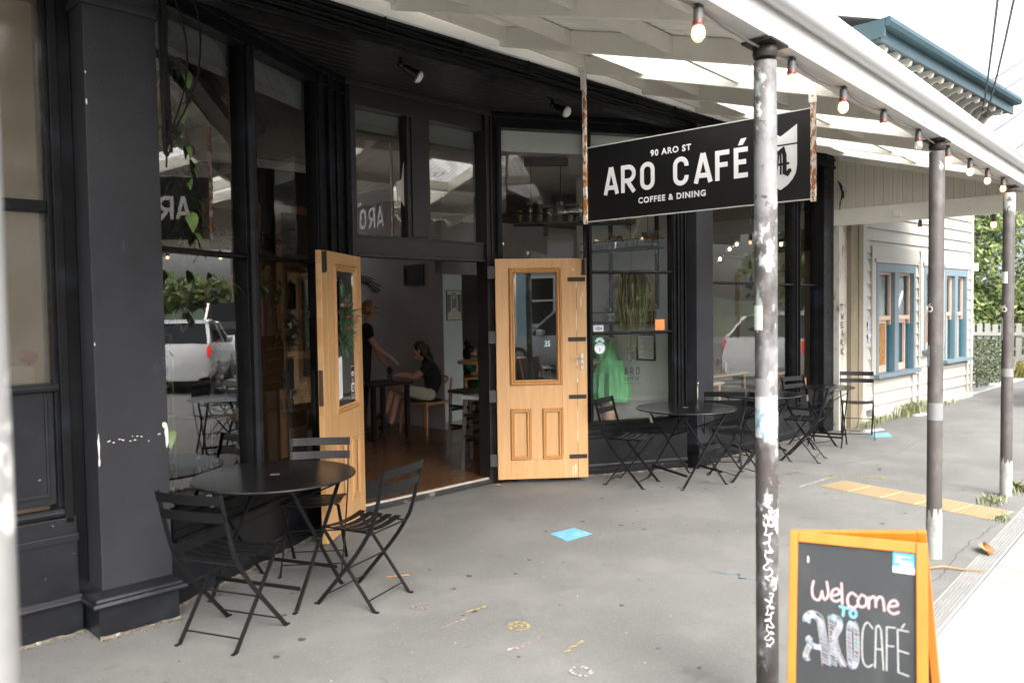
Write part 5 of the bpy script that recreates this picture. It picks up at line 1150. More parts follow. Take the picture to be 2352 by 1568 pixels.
M_bottle = glass_mat('bottle_glass', (.75, .72, .5), ior=1.5); M_cap = mat('white_cap', (.6, .6, .62), .4)
def make_bottle(h=.26, r=.036):
    o = empty('glass_bottle'); b = MB(); b.lathe([(r*.9, 0), (r, .01), (r, h*.52), (r*.75, h*.68), (r*.36, h*.80), (r*.36, h*.95)], seg=16); b.build('body', M_bottle, o, smooth=True)
    MB().lathe([(r*.86, .012), (r*.86, h*.42), (.001, h*.425)], seg=14).build('syrup', mat('amber_syrup', (.10, .05, .012), .2, var=.1), o, smooth=True)
    MB().lathe([(r*.42, h*.93), (r*.42, h), (.001, h)], seg=12).build('cap', M_cap, o, smooth=True); return o
bt0 = make_bottle(); bt0['category'] = 'bottle'; bt0['group'] = 'syrup bottles on the left window shelf'
for i, (x, y, lb) in enumerate(((1.005, .20, 'capped bottle right beside the left window mullion, lowest row'), (1.03, .30, 'capped bottle behind the one beside the mullion'), (1.115, .22, 'capped bottle beside the reddish timber stand'), (1.08, .33, 'capped bottle at the back of the row near the timber stand'), (.70, .22, 'capped bottle at the right end of the first left pane'), (.755, .31, 'capped bottle just left of the window mullion'), (.66, .33, 'capped bottle farthest left in the window row'))):
    o = bt0 if i == 0 else copy_tree(bt0); o.location = LWp(x, y, .472); o['label'] = lb; o.scale = (1, 1, 1+.1*((i*3) % 4)/2)
o = empty('white_bin', LWp(1.46, .62, .47), FA+LA, 'white lidded container behind the notices of the left window', 'container'); b = MB(); b.lathe([(.13, .60), (.15, .85), (.155, .85), (.155, .875), (.12, .90)], seg=20); b.build('body', M_wshelf, o, smooth=True); MB().box(-.2, .2, -.15, .15, 0, .6).build('bench', M_walld, o)
o = empty('paper_stack', LWp(1.36, .42, .97), FA+LA, 'stack of kraft card sleeves behind the left window', 'paper'); b = MB()
for k in range(10): b.box(-.05, .05+.004*(k % 3), -.05, .05, k*.016, k*.016+.013)
b.build('sleeves', mat('kraft_card', (.40, .24, .12), .8), o); MB().box(-.3, .3, -.06, .4, -.04, -.003).build('shelf', M_oak, o)
# ================================================================== inside the cafe
def lamp_shade(u, w, z, r, label):
    o = empty('woven_pendant', U(u, w, z), 0, label, 'lamp'); b = MB()
    for k in range(40):
        a = k*math.pi/20; c = a+.35*(1 if k % 2 else -1)
        b.tube([(r*.75*math.cos(a), r*.75*math.sin(a), .13), (r*math.cos(c), r*math.sin(c), 0)], .005, 4)
    for rr_, z_ in ((r*.75, .13), (r*.87, .07), (r, 0)): b.tube([(rr_*math.cos(t), rr_*math.sin(t), z_) for t in [q*.21 for q in range(31)]], .006, 4)
    b.build('shade', mat('rattan', (.50, .27, .10), .6, var=.2), o); MB().tube([(0, 0, .13), (0, 0, 3.3-z)], .004, 5).build('cord', M_cable, o)
    MB().ell((0, 0, .05), (.03, .03, .035)).build('bulb', mat('lamp_glow', (1, .8, .5), .3, emit=(1, .6, .25, 2.0)), o, smooth=True)
lamp_shade(3.55, 3.0, 2.42, .22, 'woven rattan pendant lamp just inside the door transom'); lamp_shade(4.55, 4.55, 2.40, .24, 'woven rattan pendant lamp above the waitress')
# smoke alarm and ceiling mic on the pale ceiling
b = MB(); b.lathe([(.06, 3.30), (.06, 3.27), (.03, 3.262)], seg=18); o = b.build('smoke_alarm', M_paper, loc=U(3.6, 4.6, 0), smooth=True); tag(o, 'small round white smoke alarm on the cafe ceiling', 'smoke alarm')
o = empty('ceiling_fan_rose', U(3.2, 4.3, 3.3), 0, 'round brown ceiling rose with a rod behind the upper second pane', 'lamp'); b = MB(); b.lathe([(.10, 0), (.10, -.03), (.03, -.04)], seg=20); b.tube([(0, 0, -.03), (.18, 0, -.55)], .012, 8); b.build('rose', mat('brown_rose', (.12, .06, .03), .5), o, smooth=True)
# hanging jar shelf in the first right pane
o = empty('hanging_jar_shelf', U(4.70, 1.36, 0), FA+math.atan2(-.53, .52)+0, 'black hanging rail shelf carrying glass jars in the upper right window', 'shelf')
b = MB(); b.box(0, .46, -.04, .04, 3.19, 3.27); b.build('ceiling_box', M_metalblk, o)
b = MB(); b.tube([(.07, 0, 3.2), (.07, 0, 2.58)], .005, 6); b.tube([(.38, 0, 3.2), (.38, 0, 2.58)], .005, 6); b.build('rods', M_metalblk, o)
b = MB(); b.box(-.12, 1.15, -.11, .11, 2.575, 2.60); b.tube([(-.12, -.11, 2.685), (1.15, -.11, 2.685), (1.15, .11, 2.685), (-.12, .11, 2.685), (-.12, -.11, 2.685)], .008, 6); b.box(.2, .24, -.09, .09, 2.47, 2.575); b.build('tray', M_metalblk, o)
def make_jar():
    o = empty('storage_jar'); MB().lathe([(.03, 0), (.032, .01), (.032, .14), (.028, .15)], seg=14).build('body', M_jar, o, smooth=True)
    MB().lathe([(.027, .004), (.027, .11), (.001, .112)], seg=12).build('filling', mat('brown_filling', (.22, .13, .06), .7, var=.3, vscale=40), o, smooth=True); MB().lathe([(.034, .148), (.034, .172), (.001, .174)], seg=14).build('lid', mat('jar_lid', (.12, .075, .04), .5), o, smooth=True); return o
j0 = make_jar(); j0['category'] = 'jar'; j0['group'] = 'glass jars on the hanging shelf'; aj = FA+math.atan2(-.53, .52)
for i in range(11):
    x = -.05+i*.105; o = j0 if i == 0 else copy_tree(j0); s_ = (.75, 1.25, 1.3, .8, 1.25, .7, 1.1, 1.2, 1.15, .8, 1.2)[i]
    p = U(4.70, 1.36, 2.601); o.location = p+Vector((math.cos(aj)*x, math.sin(aj)*x, 0)); o.scale = (1, 1, s_)
    o['label'] = ('glass jar at the free left end of the hanging rail shelf' if i == 0 else 'glass storage jar with brown filling along the hanging rail shelf')
# pale screen wall behind the right window with shelves
b = MB(); b.box(6.05, 6.15, .27, 1.78, .06, 3.3); b.build('screen_wall', M_wallp, bd)
M_blk = M_metalblk
o = empty('wall_shelf', U(6.05, 0, 0), FA, 'black bracket shelf on the pale wall behind the right window', 'shelf')
b = MB()
for w, z0 in ((1.26, 1.35), (.62, 1.68)): b.box(-.03, -.002, w-.02, w+.02, z0, 2.85)
b.build('bracket_rail', M_blk, o); b = MB(); b.box(-.26, -.03, .52, 1.52, 2.335, 2.36); b.box(-.26, -.25, .52, 1.52, 2.44, 2.455); b.box(-.26, -.25, .515, .525, 2.34, 2.455); b.box(-.26, -.02, .515, .525, 2.445, 2.455); b.build('upper_shelf', M_blk, o)
b = MB(); b.box(-.24, -.03, .60, 1.55, 1.515, 1.54); b.box(-.24, -.23, .52, 1.55, 1.64, 1.652); b.box(-.24, -.23, .515, .525, 1.52, 1.652); b.build('lower_shelf', M_blk, o)
o = empty('framed_menu', U(6.045, .65, 1.10), FA, 'black framed menu sheet on the pale wall behind the right window', 'frame')
b = MB(); b.box(-.02, -.002, 0, .25, 0, .02); b.box(-.02, -.002, 0, .25, .28, .30); b.box(-.02, -.002, 0, .02, .02, .28); b.box(-.02, -.002, .23, .25, .02, .28); b.build('frame', M_ink, o); MB().box(-.010, -.003, .02, .23, .02, .28).build('sheet', M_paper, o); b = MB()
for k in range(11): b.quad((-.0105, .035, .04+k*.021), (-.0105, .15+.05*((k*5) % 3)/2, .04+k*.021), (-.0105, .15+.05*((k*5) % 3)/2, .047+k*.021), (-.0105, .035, .047+k*.021))
b.build('print', M_inkgrey, o, normals=False)
o = empty('dark_planter', U(5.93, .655, 2.362), FA, 'dark pot on a white dish on the upper bracket shelf', 'pot'); b = MB(); b.lathe([(.06, .03), (.075, .14), (.08, .14), (.08, .155), (.07, .155), (.05, .05)], seg=20); b.build('pot', mat('plum_pot', (.05, .04, .045), .5), o, smooth=True); MB().lathe([(.05, 0), (.10, .02), (.10, .028), (.05, .012)], seg=20).build('dish', M_paper, o, smooth=True)
o = empty('kettle', U(5.93, 1.13, 2.362), FA, 'steel gooseneck kettle with black handle on the bracket shelf', 'kettle'); b = MB(); b.lathe([(.065, 0), (.06, .06), (.045, .12), (.035, .13), (.001, .135)], seg=18); b.tube(cpt([(0, .06, .03), (0, .10, .06), (0, .11, .12), (0, .14, .13)], 4), .007, 6); b.build('body', M_steel, o, smooth=True); b = MB(); b.tube(cpt([(0, -.03, .12), (0, -.09, .14), (0, -.13, .08)], 5), .012, 8); b.ell((0, 0, .145), (.012, .012, .012)); b.build('handle', M_ink, o, smooth=True)
g = random.Random(12)
for k in range(6):
    w = 1.20+k*.05 if k > 1 else 1.38+k*.07
    o = empty('glass_vessel', U(5.93, .78+k*.055 if k < 4 else 1.33+.08*(k-4), 2.362), FA, 'clear glass vessel standing on the upper bracket shelf', 'glass', 'glassware on the bracket shelf'); h = g.uniform(.08, .17); MB().lathe([(.022, 0), (.026, h*.5), (.014, h*.8), (.014, h)], seg=12).build('body', M_jar, o, smooth=True)
o = empty('white_pot', U(5.90, 1.165, 1.541), FA, 'white plant pot on the lower bracket shelf', 'pot'); MB().lathe([(.045, 0), (.055, .10), (.05, .10), (.04, .02)], seg=18).build('pot', M_paper, o, smooth=True)
b = MB(); g = random.Random(14)
for _ in range(60): a = g.uniform(0, 6.28); d = Vector((math.cos(a), math.sin(a), g.uniform(-.8, 1))); leaf_mesh(b, (0, 0, .1), d, zz, g.uniform(.08, .2), .016, heart=False)
b.build('leaves', M_leaf, o, normals=False)
def hanging_moss(u, w, z, n, L, r, label, seed, m):
    o = empty('hanging_plant', U(u, w, z), 0, label, 'plant'); g = random.Random(seed); b = MB()
    for _ in range(n):
        a = g.uniform(0, 6.28); x, y = r*math.cos(a)*math.sqrt(g.random()), r*math.sin(a)*math.sqrt(g.random()); l = L*g.uniform(.4, 1)*(1-.5*math.hypot(x, y)/r); y0_ = g.uniform(-.0, .06)
        P = [(x, y, y0_), (x*1.15+g.uniform(-.05, .05), y*1.15+g.uniform(-.04, .04), -l*.4), (x*.8+g.uniform(-.07, .07), y*.8+g.uniform(-.05, .05), -l)]; w_ = .0035
        b.add([(P[0][0]-w_, P[0][1], P[0][2]), (P[0][0]+w_, P[0][1], P[0][2]), (P[1][0]+w_*2, P[1][1], P[1][2]), (P[1][0]-w_*2, P[1][1], P[1][2]), (P[2][0], P[2][1], P[2][2])], [(0, 1, 2, 3), (3, 2, 4)])
    b.build('tendrils', m, o, normals=False); b = MB(); b.lathe([(r*.5, -.07), (r*.62, .04), (r*.55, .04)], seg=16); b.build('basket', mat('bark_basket', (.08, .04, .02), .8, var=.4, vscale=30), o, smooth=True)
    MB().tube([(0, 0, .04), (0, 0, 3.3-z)], .003, 5).build('cord', M_cable, o)
M_moss = mat('grey_green_moss', (.26, .27, .15), .7, var=.5, vscale=9)
hanging_moss(5.55, .62, 2.02, 300, 1.15, .19, 'grey green trailing plant hanging in the middle of the right window', 1, M_moss)
hanging_moss(5.62, .66, 2.82, 200, .62, .06, 'slim string of pale tendrils hanging above the moss basket', 2, mat('pale_tendrils', (.22, .2, .13), .8, var=.4, vscale=20))
hanging_moss(5.86, .62, 1.75, 120, .5, .07, 'thin trailing fern by the right edge of the right window', 4, M_moss)
# far picture, posters
def framed(u, w, z, W, Hh, label, mf, mp, rz=0, cat='picture', name='framed_picture'):
    o = empty(name, U(u, w, z), FA+rz, label, cat)
    t = .035 if W > .4 else .012
    b = MB(); b.box(0, W, -.02, 0, 0, t); b.box(0, W, -.02, 0, Hh-t, Hh); b.box(0, t, -.02, 0, t, Hh-t); b.box(W-t, W, -.02, 0, t, Hh-t); b.build('frame', mf, o); MB().box(t, W-t, -.010, -.002, t, Hh-t).build('print', mp, o); return o
M_mat = mat('art_paper', (.55, .56, .47), .7, var=.05)
o = framed(9.248, 1.395, 1.21, .78, .98, 'oak framed leaf print on the pale wall behind the flat window', M_oak, M_mat, -math.pi/2)
g = random.Random(21); cols = [((.05, .16, .42), 'print_blue'), ((.06, .2, .09), 'print_green'), ((.45, .06, .04), 'print_red'), ((.5, .45, .12), 'print_ochre')]
for c_, nm in cols:
    b = MB()
    for _ in range(9): a = g.uniform(0, 6.28); leaf_mesh(b, (g.uniform(.18, .6), -.0125, g.uniform(.15, .8)), (math.cos(a), -.02, math.sin(a)), (0, -1, .01), g.uniform(.09, .18), .06, fold=0, heart=False)
    for v in range(len(b.v)): b.v[v] = (b.v[v][0], -.0125, b.v[v][2])
    b.build('leaf_shapes', mat(nm, c_, .6, var=.1), o, normals=False)
o = framed(5.719, 4.735, 2.06, .45, .29, 'square black poster on the grey inner wall', M_ink, mat('poster_black', (.006, .006, .006), .4), -math.pi/2, 'poster', 'poster'); b = MB(); fo_ = lambda x, y: (.225+x, -.0205, .15+y); b.stroke(arc(0, .02, .03, .06, 0, 360, 10), .006, fo_); b.stroke([(-.05, -.07), (.05, -.07)], .006, fo_); b.build('print_lines', mat('dim_print', (.05, .045, .04), .6), o, normals=False)
o = framed(5.770, 3.892, 1.555, .285, .42, 'black and white street print on the white wall end', M_inkgrey, M_mat, 0, 'poster', 'poster')
b = MB()
for a, c, z0, z1 in ((.02, .08, .13, .36), (.205, .265, .13, .36), (.10, .125, .17, .32), (.16, .185, .17, .32), (.128, .157, .18, .30), (.05, .235, .33, .345), (.10, .18, .36, .38)): b.quad((a, -.0105, z0), (c, -.0105, z0), (c, -.0105, z1), (a, -.0105, z1))
b.add([(.03, -.0105, .13), (.10, -.0105, .17), (.02, -.0105, .09)], [(0, 1, 2)]); b.add([(.255, -.0105, .13), (.18, -.0105, .17), (.265, -.0105, .09)], [(0, 1, 2)]); b.build('print_shapes', M_inkgrey, o, normals=False)
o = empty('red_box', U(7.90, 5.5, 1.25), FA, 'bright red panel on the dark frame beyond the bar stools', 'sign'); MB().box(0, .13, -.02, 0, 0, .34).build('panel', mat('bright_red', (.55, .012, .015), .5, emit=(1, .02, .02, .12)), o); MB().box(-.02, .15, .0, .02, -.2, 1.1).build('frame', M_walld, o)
o = empty('globe_chandelier', U(7.77, .42, 0), FA, 'black pendant with lit clear globe bulbs behind the flat window', 'lamp'); b = MB(); b.tube([(0, 0, 3.0), (0, 0, 2.2)], .008, 8); b.tube([(0, 0, 2.285), (-.13, .17, 2.37)], .009, 6); b.tube([(0, 0, 2.285), (.24, -.24, 2.40)], .009, 6); b.tube([(0, 0, 2.285), (-.22, .24, 2.29)], .009, 6); b.box(-.018, .018, -.018, .018, 2.16, 2.25); b.build('arms', M_metalblk, o)
for x, y, z in ((-.17, .19, 2.405), (-.26, .27, 2.285), (-.10, .13, 2.465), (.27, -.27, 2.455)):
    gl = MB().ell((x, y, z), (.062, .062, .062), 18, 12).build('globe', M_jar, o, smooth=True); MB().ell((x, y, z), (.016, .016, .022)).build('filament', M_fil, gl, smooth=True)
# timber tables and chairs
def timber_table(u, w, L, W_, h, rz, label, m=M_oak):
    o = empty('timber_table', U(u, w, .06), FA+rz, label, 'table'); MB().box(-L/2, L/2, -W_/2, W_/2, h-.03, h).build('top', m, o, bevel=.004)
    for x in (-1, 1):
        for y in (-1, 1): MB().box(x*(L/2-.06)-.025, x*(L/2-.06)+.025, y*(W_/2-.06)-.025, y*(W_/2-.06)+.025, 0, h-.03).build('leg', m, o)
    return o
M_tabw = mat('pale_table', (.50, .38, .26), .4, var=.1, stretch=(1, 8, 1))
timber_table(7.05, .95, .95, .62, .70, 0, 'pale timber table behind the flat window by the pillar', M_tabw); timber_table(8.25, 1.35, 1.3, .62, .72, 0, 'long pale timber table set with bag and flowers', M_tabw)
M_dkt = mat('dark_table', (.02, .013, .009), .4, var=.1)
timber_table(4.72, 4.05, .65, .65, .72, 0, 'dark table between the waitress and the seated woman', M_dkt)
def wish_chair(u, w, rz, label, mseat, m=M_oak):
    o = empty('timber_chair', U(u, w, .06), FA+rz, label, 'chair')
    for x, y, h, tx in ((.22, .23, .44, .0), (.22, -.23, .44, .0), (-.22, .24, .72, -.05), (-.22, -.24, .72, -.05)):
        MB().tube([(x*1.12, y*1.08, 0), (x, y, .42), (x+tx, y, h)], [.014, .02, .015], 8).build('leg', m, o, smooth=True)
    b = MB(); b.tube(cpt([(.0, .30, .66), (-.12, .29, .69), (-.25, .18, .73), (-.29, 0, .74), (-.25, -.18, .73), (-.12, -.29, .69), (.0, -.30, .66)], 5), [.016]*31, 8); b.build('arm_rail', m, o, smooth=True)
    b = MB(); b.box(-.22, .22, -.24, .24, .38, .42); b.build('seat_frame', m, o, bevel=.01); MB().ell((0, 0, .425), (.23, .24, .03), 20, 8).build('seat', mseat, o, smooth=True); return o
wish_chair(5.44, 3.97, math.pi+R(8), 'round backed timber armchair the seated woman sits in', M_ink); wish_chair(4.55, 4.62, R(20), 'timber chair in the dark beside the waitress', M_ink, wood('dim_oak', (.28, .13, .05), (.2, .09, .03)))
wish_chair(8.75, .72, R(100), 'pale timber chair behind the end of the flat window', M_oak)
def stool(u, w, rz, h, label, mt, seat=True):
    o = empty('bar_stool', U(u, w, .06), FA+rz, label, 'stool'); b = MB(); b.box(-.18, .18, -.18, .18, h-.04, h); b.build('seat', mt, o, bevel=.012)
    for x in (-1, 1):
        for y in (-1, 1): MB().bar((x*.175, y*.175, 0), (x*.15, y*.15, h-.04), .035, .035).build('leg', M_dkt, o)
    for z in (.28, .50):
        b = MB()
        for s_ in (-1, 1): b.box(-.165, .165, s_*.165-.012, s_*.165+.012, z, z+.03); b.box(s_*.165-.012, s_*.165+.012, -.165, .165, z+.05, z+.08)
        b.build('stretcher', M_dkt, o)
stool(4.66, 2.22, R(5), .745, 'dark bar stool with a brown seat inside the right of the doorway', mat('brown_seat', (.055, .04, .032), .5)); stool(4.24, 1.52, R(10), .765, 'dark bar stool with a white pad beside the door jamb', mat('white_pad', (.5, .5, .49), .6))
o = empty('bar_table', U(5.35, 2.75, .06), FA, 'round pale topped bar table beyond the stools', 'table'); MB().lathe([(.30, .98), (.30, 1.015), (.001, 1.016)], seg=30).build('top', M_oak, o, smooth=True); MB().lathe([(.2, 0), (.2, .02), (.03, .04), (.03, .98)], seg=16).build('pedestal', M_dkt, o, smooth=True)
timber_table(6.95, 4.75, .8, .7, .62, 0, 'timber table in front of the woman in green by the back', M_oak)
lump('sandwich', U(6.95, 4.62, .69), (.08, .05, .03), mat('bread_pale', (.5, .36, .16), .7), 'pale sandwich on the back table', 'food')
# things on the tables
def bloom(u, w, z, c, label):
    o = empty('flower_glass', U(u, w, z), 0, label, 'flowers'); MB().lathe([(.03, 0), (.034, .11), (.032, .11), (.028, .01)], seg=14).build('glass', M_jar, o, smooth=True); b = MB(); g = random.Random(int(u*99))
    for _ in range(40): d = Vector((g.gauss(0, 1), g.gauss(0, 1), g.gauss(0, 1))).normalized(); leaf_mesh(b, Vector((0, 0, .15))+d*.012, d, zz, .05, .035)
    b.build('petals', c, o, normals=False)
M_mag = mat('magenta_petals', (.45, .03, .10), .6, var=.3, vscale=40)
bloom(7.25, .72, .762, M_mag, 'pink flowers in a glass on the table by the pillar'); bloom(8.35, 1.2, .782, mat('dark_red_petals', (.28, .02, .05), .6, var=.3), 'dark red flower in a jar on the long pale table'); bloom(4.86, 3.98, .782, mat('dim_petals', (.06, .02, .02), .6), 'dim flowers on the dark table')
o = empty('handbag', U(7.95, 1.22, .782), FA, 'tan leather handbag on the long pale table', 'bag'); b = MB(); b.ell((0, 0, .085), (.20, .07, .085), 18, 10); b.build('body', mat('tan_leather', (.33, .16, .085), .5, var=.2, vscale=14), o, smooth=True); b = MB(); b.tube(cpt([(-.1, 0, .14), (-.08, 0, .21), (.02, 0, .23), (.1, 0, .14)], 5), .007, 6); b.build('handle', M_ink, o)
o = empty('water_bottle', U(8.15, 1.28, .782), FA, 'clear water bottle on the long pale table', 'bottle'); MB().lathe([(.035, 0), (.037, .02), (.037, .12), (.014, .19), (.014, .24)], seg=16).build('body', M_jar, o, smooth=True)
for x, lb in ((8.52, 'steel shaker on the long pale table next to the red flower'), (8.60, 'small glass shaker on the long pale table end')):
    o = empty('shaker', U(x, 1.2, .782), FA, lb, 'shaker'); MB().lathe([(.025, 0), (.025, .14 if x < 8.55 else .07), (.001, .15 if x < 8.55 else .08)], seg=14).build('body', M_steel if x < 8.55 else M_jar, o, smooth=True)
b = MB(); b.box(-.02, .02, -.004, .004, 0, .11); tag(b.build('orange_card', mat('pale_orange', (.75, .40, .18), .6), loc=U(8.93, .24, .62), rz=FA), 'small orange card standing in the end window corner', 'card')
# door mat
b = MB(); b.add([(2.50, 1.35, .0605), (3.12, 1.40, .0605), (3.05, 1.95, .0605), (2.50, 1.95, .0605)], [(0, 1, 2, 3)]); 
b = MB(); b.box(0, .62, 0, .62, 0, .008); tag(b.build('door_mat', mat('dark_mat', (.022, .022, .022), .95), loc=U(2.5, 1.30, .0585), rz=FA), 'dark floor mat just inside the doorway', 'mat')
# ================================================================== people
VX, VY = math.cos(YAW-FA), math.sin(YAW-FA)          # view direction in building axes
M_skin = mat('skin', (.46, .25, .17), .5, var=.06, vscale=20); M_blkcl = mat('black_cloth', (.010, .010, .012), .9, var=.2, vscale=12); M_cream = mat('cream_cloth_shorts', (.46, .42, .34), .9, var=.08, vscale=12)
M_green = mat('green_dress', (.14, .46, .19), .8, var=.3, vscale=5, stretch=(3, 3, .5), bump=(9, 1.0, .03)); M_dgreen = mat('dark_green_cloth', (.02, .12, .05), .9); M_shoe = mat('black_shoe', (.012, .012, .014), .6, var=.2, patches=[((.3, .3, .3), 30, .68, .03, W_)])
M_blond = mat('blond_hair', (.26, .14, .055), .6, var=.3, vscale=40, stretch=(1, 1, .2)); M_brown = mat('dark_brown_hair', (.030, .015, .009), .55, var=.4, vscale=40, stretch=(1, 1, .2)); M_blackh = mat('black_hair', (.012, .009, .008), .55, var=.4, vscale=40)
def person(label, base, J, E, mats, root='pelvis'):
    """J: name -> (u, w, z, side, radius[, radius2]); E: (a, b, material index)"""
    bm = bmesh.new(); sk = bm.verts.layers.skin.verify(); V = {}; B = U(*base, .06)
    pos = {}
    for n, j in J.items():
        p = U(j[0]+j[3]*VX, j[1]+j[3]*VY, j[2])-B; pos[n] = p; v = bm.verts.new(p); V[n] = v
        r = j[4]; v[sk].radius = (r, j[5] if len(j) > 5 else r)
    V[root][sk].use_root = True
    for a, b, m in E: bm.edges.new((V[a], V[b]))
    me = bpy.data.meshes.new('p'); bm.to_mesh(me); bm.free()
    o = bpy.data.objects.new('p', me); COL.objects.link(o)
    o.modifiers.new('s', 'SKIN').use_smooth_shade = True; ss = o.modifiers.new('b', 'SUBSURF'); ss.levels = 2; ss.render_levels = 2
    dg = bpy.context.evaluated_depsgraph_get(); m2 = bpy.data.meshes.new_from_object(o.evaluated_get(dg))
    bpy.data.objects.remove(o)
    m2.materials.clear()
    for m in mats: m2.materials.append(m)
    for p in m2.polygons:
        best = (9, 0)
        for a, b, m in E:
            A, Bv = pos[a], pos[b]; d = Bv-A; t = max(0, min(1, (p.center-A).dot(d)/max(1e-9, d.dot(d)))); r = J[a][4]*(1-t)+J[b][4]*t
            q = (p.center-A-d*t).length-r*.9
            if q < best[0]: best = (q, m)
        p.material_index = best[1]; p.use_smooth = True
    ob = bpy.data.objects.new('person', m2); COL.objects.link(ob); ob.location = B
    tag(ob, label, 'person'); ob['_p'] = 1; del ob['_p']
    return ob, pos
def hand(J, E, w, prefix, d, up, m=0, s=1.0):
    """palm plus four fingers and a thumb from wrist joint w; d and up are directions in (u,w,z)"""
    u0, w0, z0, sd0 = J[w][:4]; d = Vector(d).normalized(); up = Vector(up).normalized(); sdv = d.cross(up).normalized()
    P0 = Vector((u0+sd0*VX, w0+sd0*VY, z0)); palm = P0+d*.055*s
    J[prefix+'p'] = (*palm, 0, .026*s, .014*s); E.append((w, prefix+'p', m))
    for k in range(4):
        off = (k-1.5)*.019*s; l = (.032, .038, .036, .028)[k]*s
        a = palm+d*.030*s+sdv*off; b = a+d*l-up*.006*s; c = b+d*l*.7-up*.022*s
        for nm, q, r in (('a', a, .0095), ('b', b, .0085), ('c', c, .007)): J[f'{prefix}{k}{nm}'] = (*q, 0, r*s)
        E += [(prefix+'p', f'{prefix}{k}a', m), (f'{prefix}{k}a', f'{prefix}{k}b', m), (f'{prefix}{k}b', f'{prefix}{k}c', m)]
    a = palm-d*.012*s+sdv*.034*s-up*.01*s; b = a+d*.03*s+sdv*.012*s-up*.012*s
    J[prefix+'t1'] = (*a, 0, .011*s); J[prefix+'t2'] = (*b, 0, .009*s); E += [(prefix+'p', prefix+'t1', m), (prefix+'t1', prefix+'t2', m)]
FR = Vector((VY, -VX, 0))       # image right in building axes
def head(J, E, neck, c, f, m=0):
    """c: head centre (u,w,z), f: facing sign along image right"""
    F = FR*f; c = Vector(c)
    for nm, q, r, r2 in (('h0', c+F*.012-zz*.085, .058, .060), ('h1', c+F*.012-zz*.02, .074, .088), ('h2', c-F*.004+zz*.05, .074, .092), ('h3', c-F*.006+zz*.095, .052, .062), ('chin', c+F*.062-zz*.088, .026, .024), ('nose', c+F*.106-zz*.012, .012, .012), ('brow', c+F*.075+zz*.035, .03, .03)):
        J[nm] = (*q, 0, r, r2)
    E += [(neck, 'h0', m), ('h0', 'h1', m), ('h1', 'h2', m), ('h2', 'h3', m), ('h0', 'chin', m), ('h1', 'nose', m), ('h1', 'brow', m)]
def hair(ob, base, items, m, name='hair'):
    b = MB(); B = U(*base, .06)
    for (u, w, z), r in items: b.ell(U(u, w, z)-B, r, 16, 10)
    h = b.build(name, m, ob, smooth=True); return h
def face_bits(ob, base, c, f):
    B = U(*base, .06); F = FR*f; c = Vector(c); b = MB()
    def W3(q): return U(q.x, q.y, q.z)-B
    for s in (-1, 1): b.ell(W3(c+F*.088+Vector((VX, VY, 0))*s*.034+zz*.010), (.011, .011, .008), 8, 6)
    b.build('eyes', M_ink, ob, smooth=True)
    b = MB(); b.ell(W3(c+F*.090-zz*.055), (.014, .014, .006), 8, 6); b.build('mouth', mat('lips', (.33, .10, .09), .5), ob, smooth=True)
    b = MB()
    for s in (-1, 1): b.ell(W3(c-F*.012+Vector((VX, VY, 0))*s*.082-zz*.005), (.016, .016, .028), 8, 6)
    b.build('ears', M_skin, ob, smooth=True)
# waitress
base = (4.68, 4.37)
J = dict(pelvis=(4.69, 4.36, .96, 0, .135, .13), waist=(4.70, 4.35, 1.12, 0, .115, .12), chest=(4.715, 4.335, 1.34, 0, .13, .14), top=(4.72, 4.33, 1.47, 0, .09, .12), neck=(4.73, 4.32, 1.56, 0, .052),
         sN=(4.76, 4.29, 1.465, -.15, .062), eN=(4.85, 4.195, 1.215, -.14, .043), wN=(4.955, 4.09, 1.105, -.08, .028), slN=(4.80, 4.25, 1.36, -.15, .056),
         sF=(4.74, 4.31, 1.465, .15, .06), eF=(4.79, 4.26, 1.20, .2, .042), wF=(4.87, 4.18, 1.02, .14, .028),
         hN=(4.69, 4.36, .90, -.09, .115), kN=(4.68, 4.37, .53, -.09, .065), aN=(4.67, 4.38, .15, -.09, .045), tN=(4.78, 4.27, .10, -.09, .042),
         hF=(4.69, 4.36, .90, .09, .115), kF=(4.69, 4.36, .53, .10, .065), aF=(4.68, 4.37, .15, .10, .045), tF=(4.79, 4.26, .10, .10, .042))
E = [('pelvis', 'waist', 1), ('waist', 'chest', 1), ('chest', 'top', 1), ('top', 'neck', 0), ('top', 'sN', 1), ('sN', 'slN', 1), ('slN', 'eN', 0), ('eN', 'wN', 0), ('top', 'sF', 1), ('sF', 'eF', 0), ('eF', 'wF', 0)]
for s in 'NF': E += [('pelvis', 'h'+s, 1), ('h'+s, 'k'+s, 1), ('k'+s, 'a'+s, 1), ('a'+s, 't'+s, 2)]
hc = (4.775, 4.275, 1.735); head(J, E, 'neck', hc, 1); hand(J, E, 'wN', 'q', FR*.8-zz*.6, zz); hand(J, E, 'wF', 'r', FR*.8-zz*.5, zz)
ob, _ = person('standing waitress in black with blond hair tied back, reaching over a table', base, J, E, [M_skin, M_blkcl, M_shoe])
hair(ob, base, [((4.760, 4.290, 1.775), (.088, .088, .085)), ((4.735, 4.315, 1.74), (.075, .075, .085)), ((4.68, 4.37, 1.75), (.05, .05, .05))], M_blond); face_bits(ob, base, hc, 1)
b = MB(); B = U(*base, .06); b.tube([U(4.755-.13*VX, 4.295-.13*VY, 1.50)-B, U(4.70-.12*VX, 4.35-.12*VY, 1.40)-B, U(4.66, 4.39, 1.32)-B], .012, 6); b.build('apron_strap', mat('tan_strap', (.30, .22, .14), .7), ob)
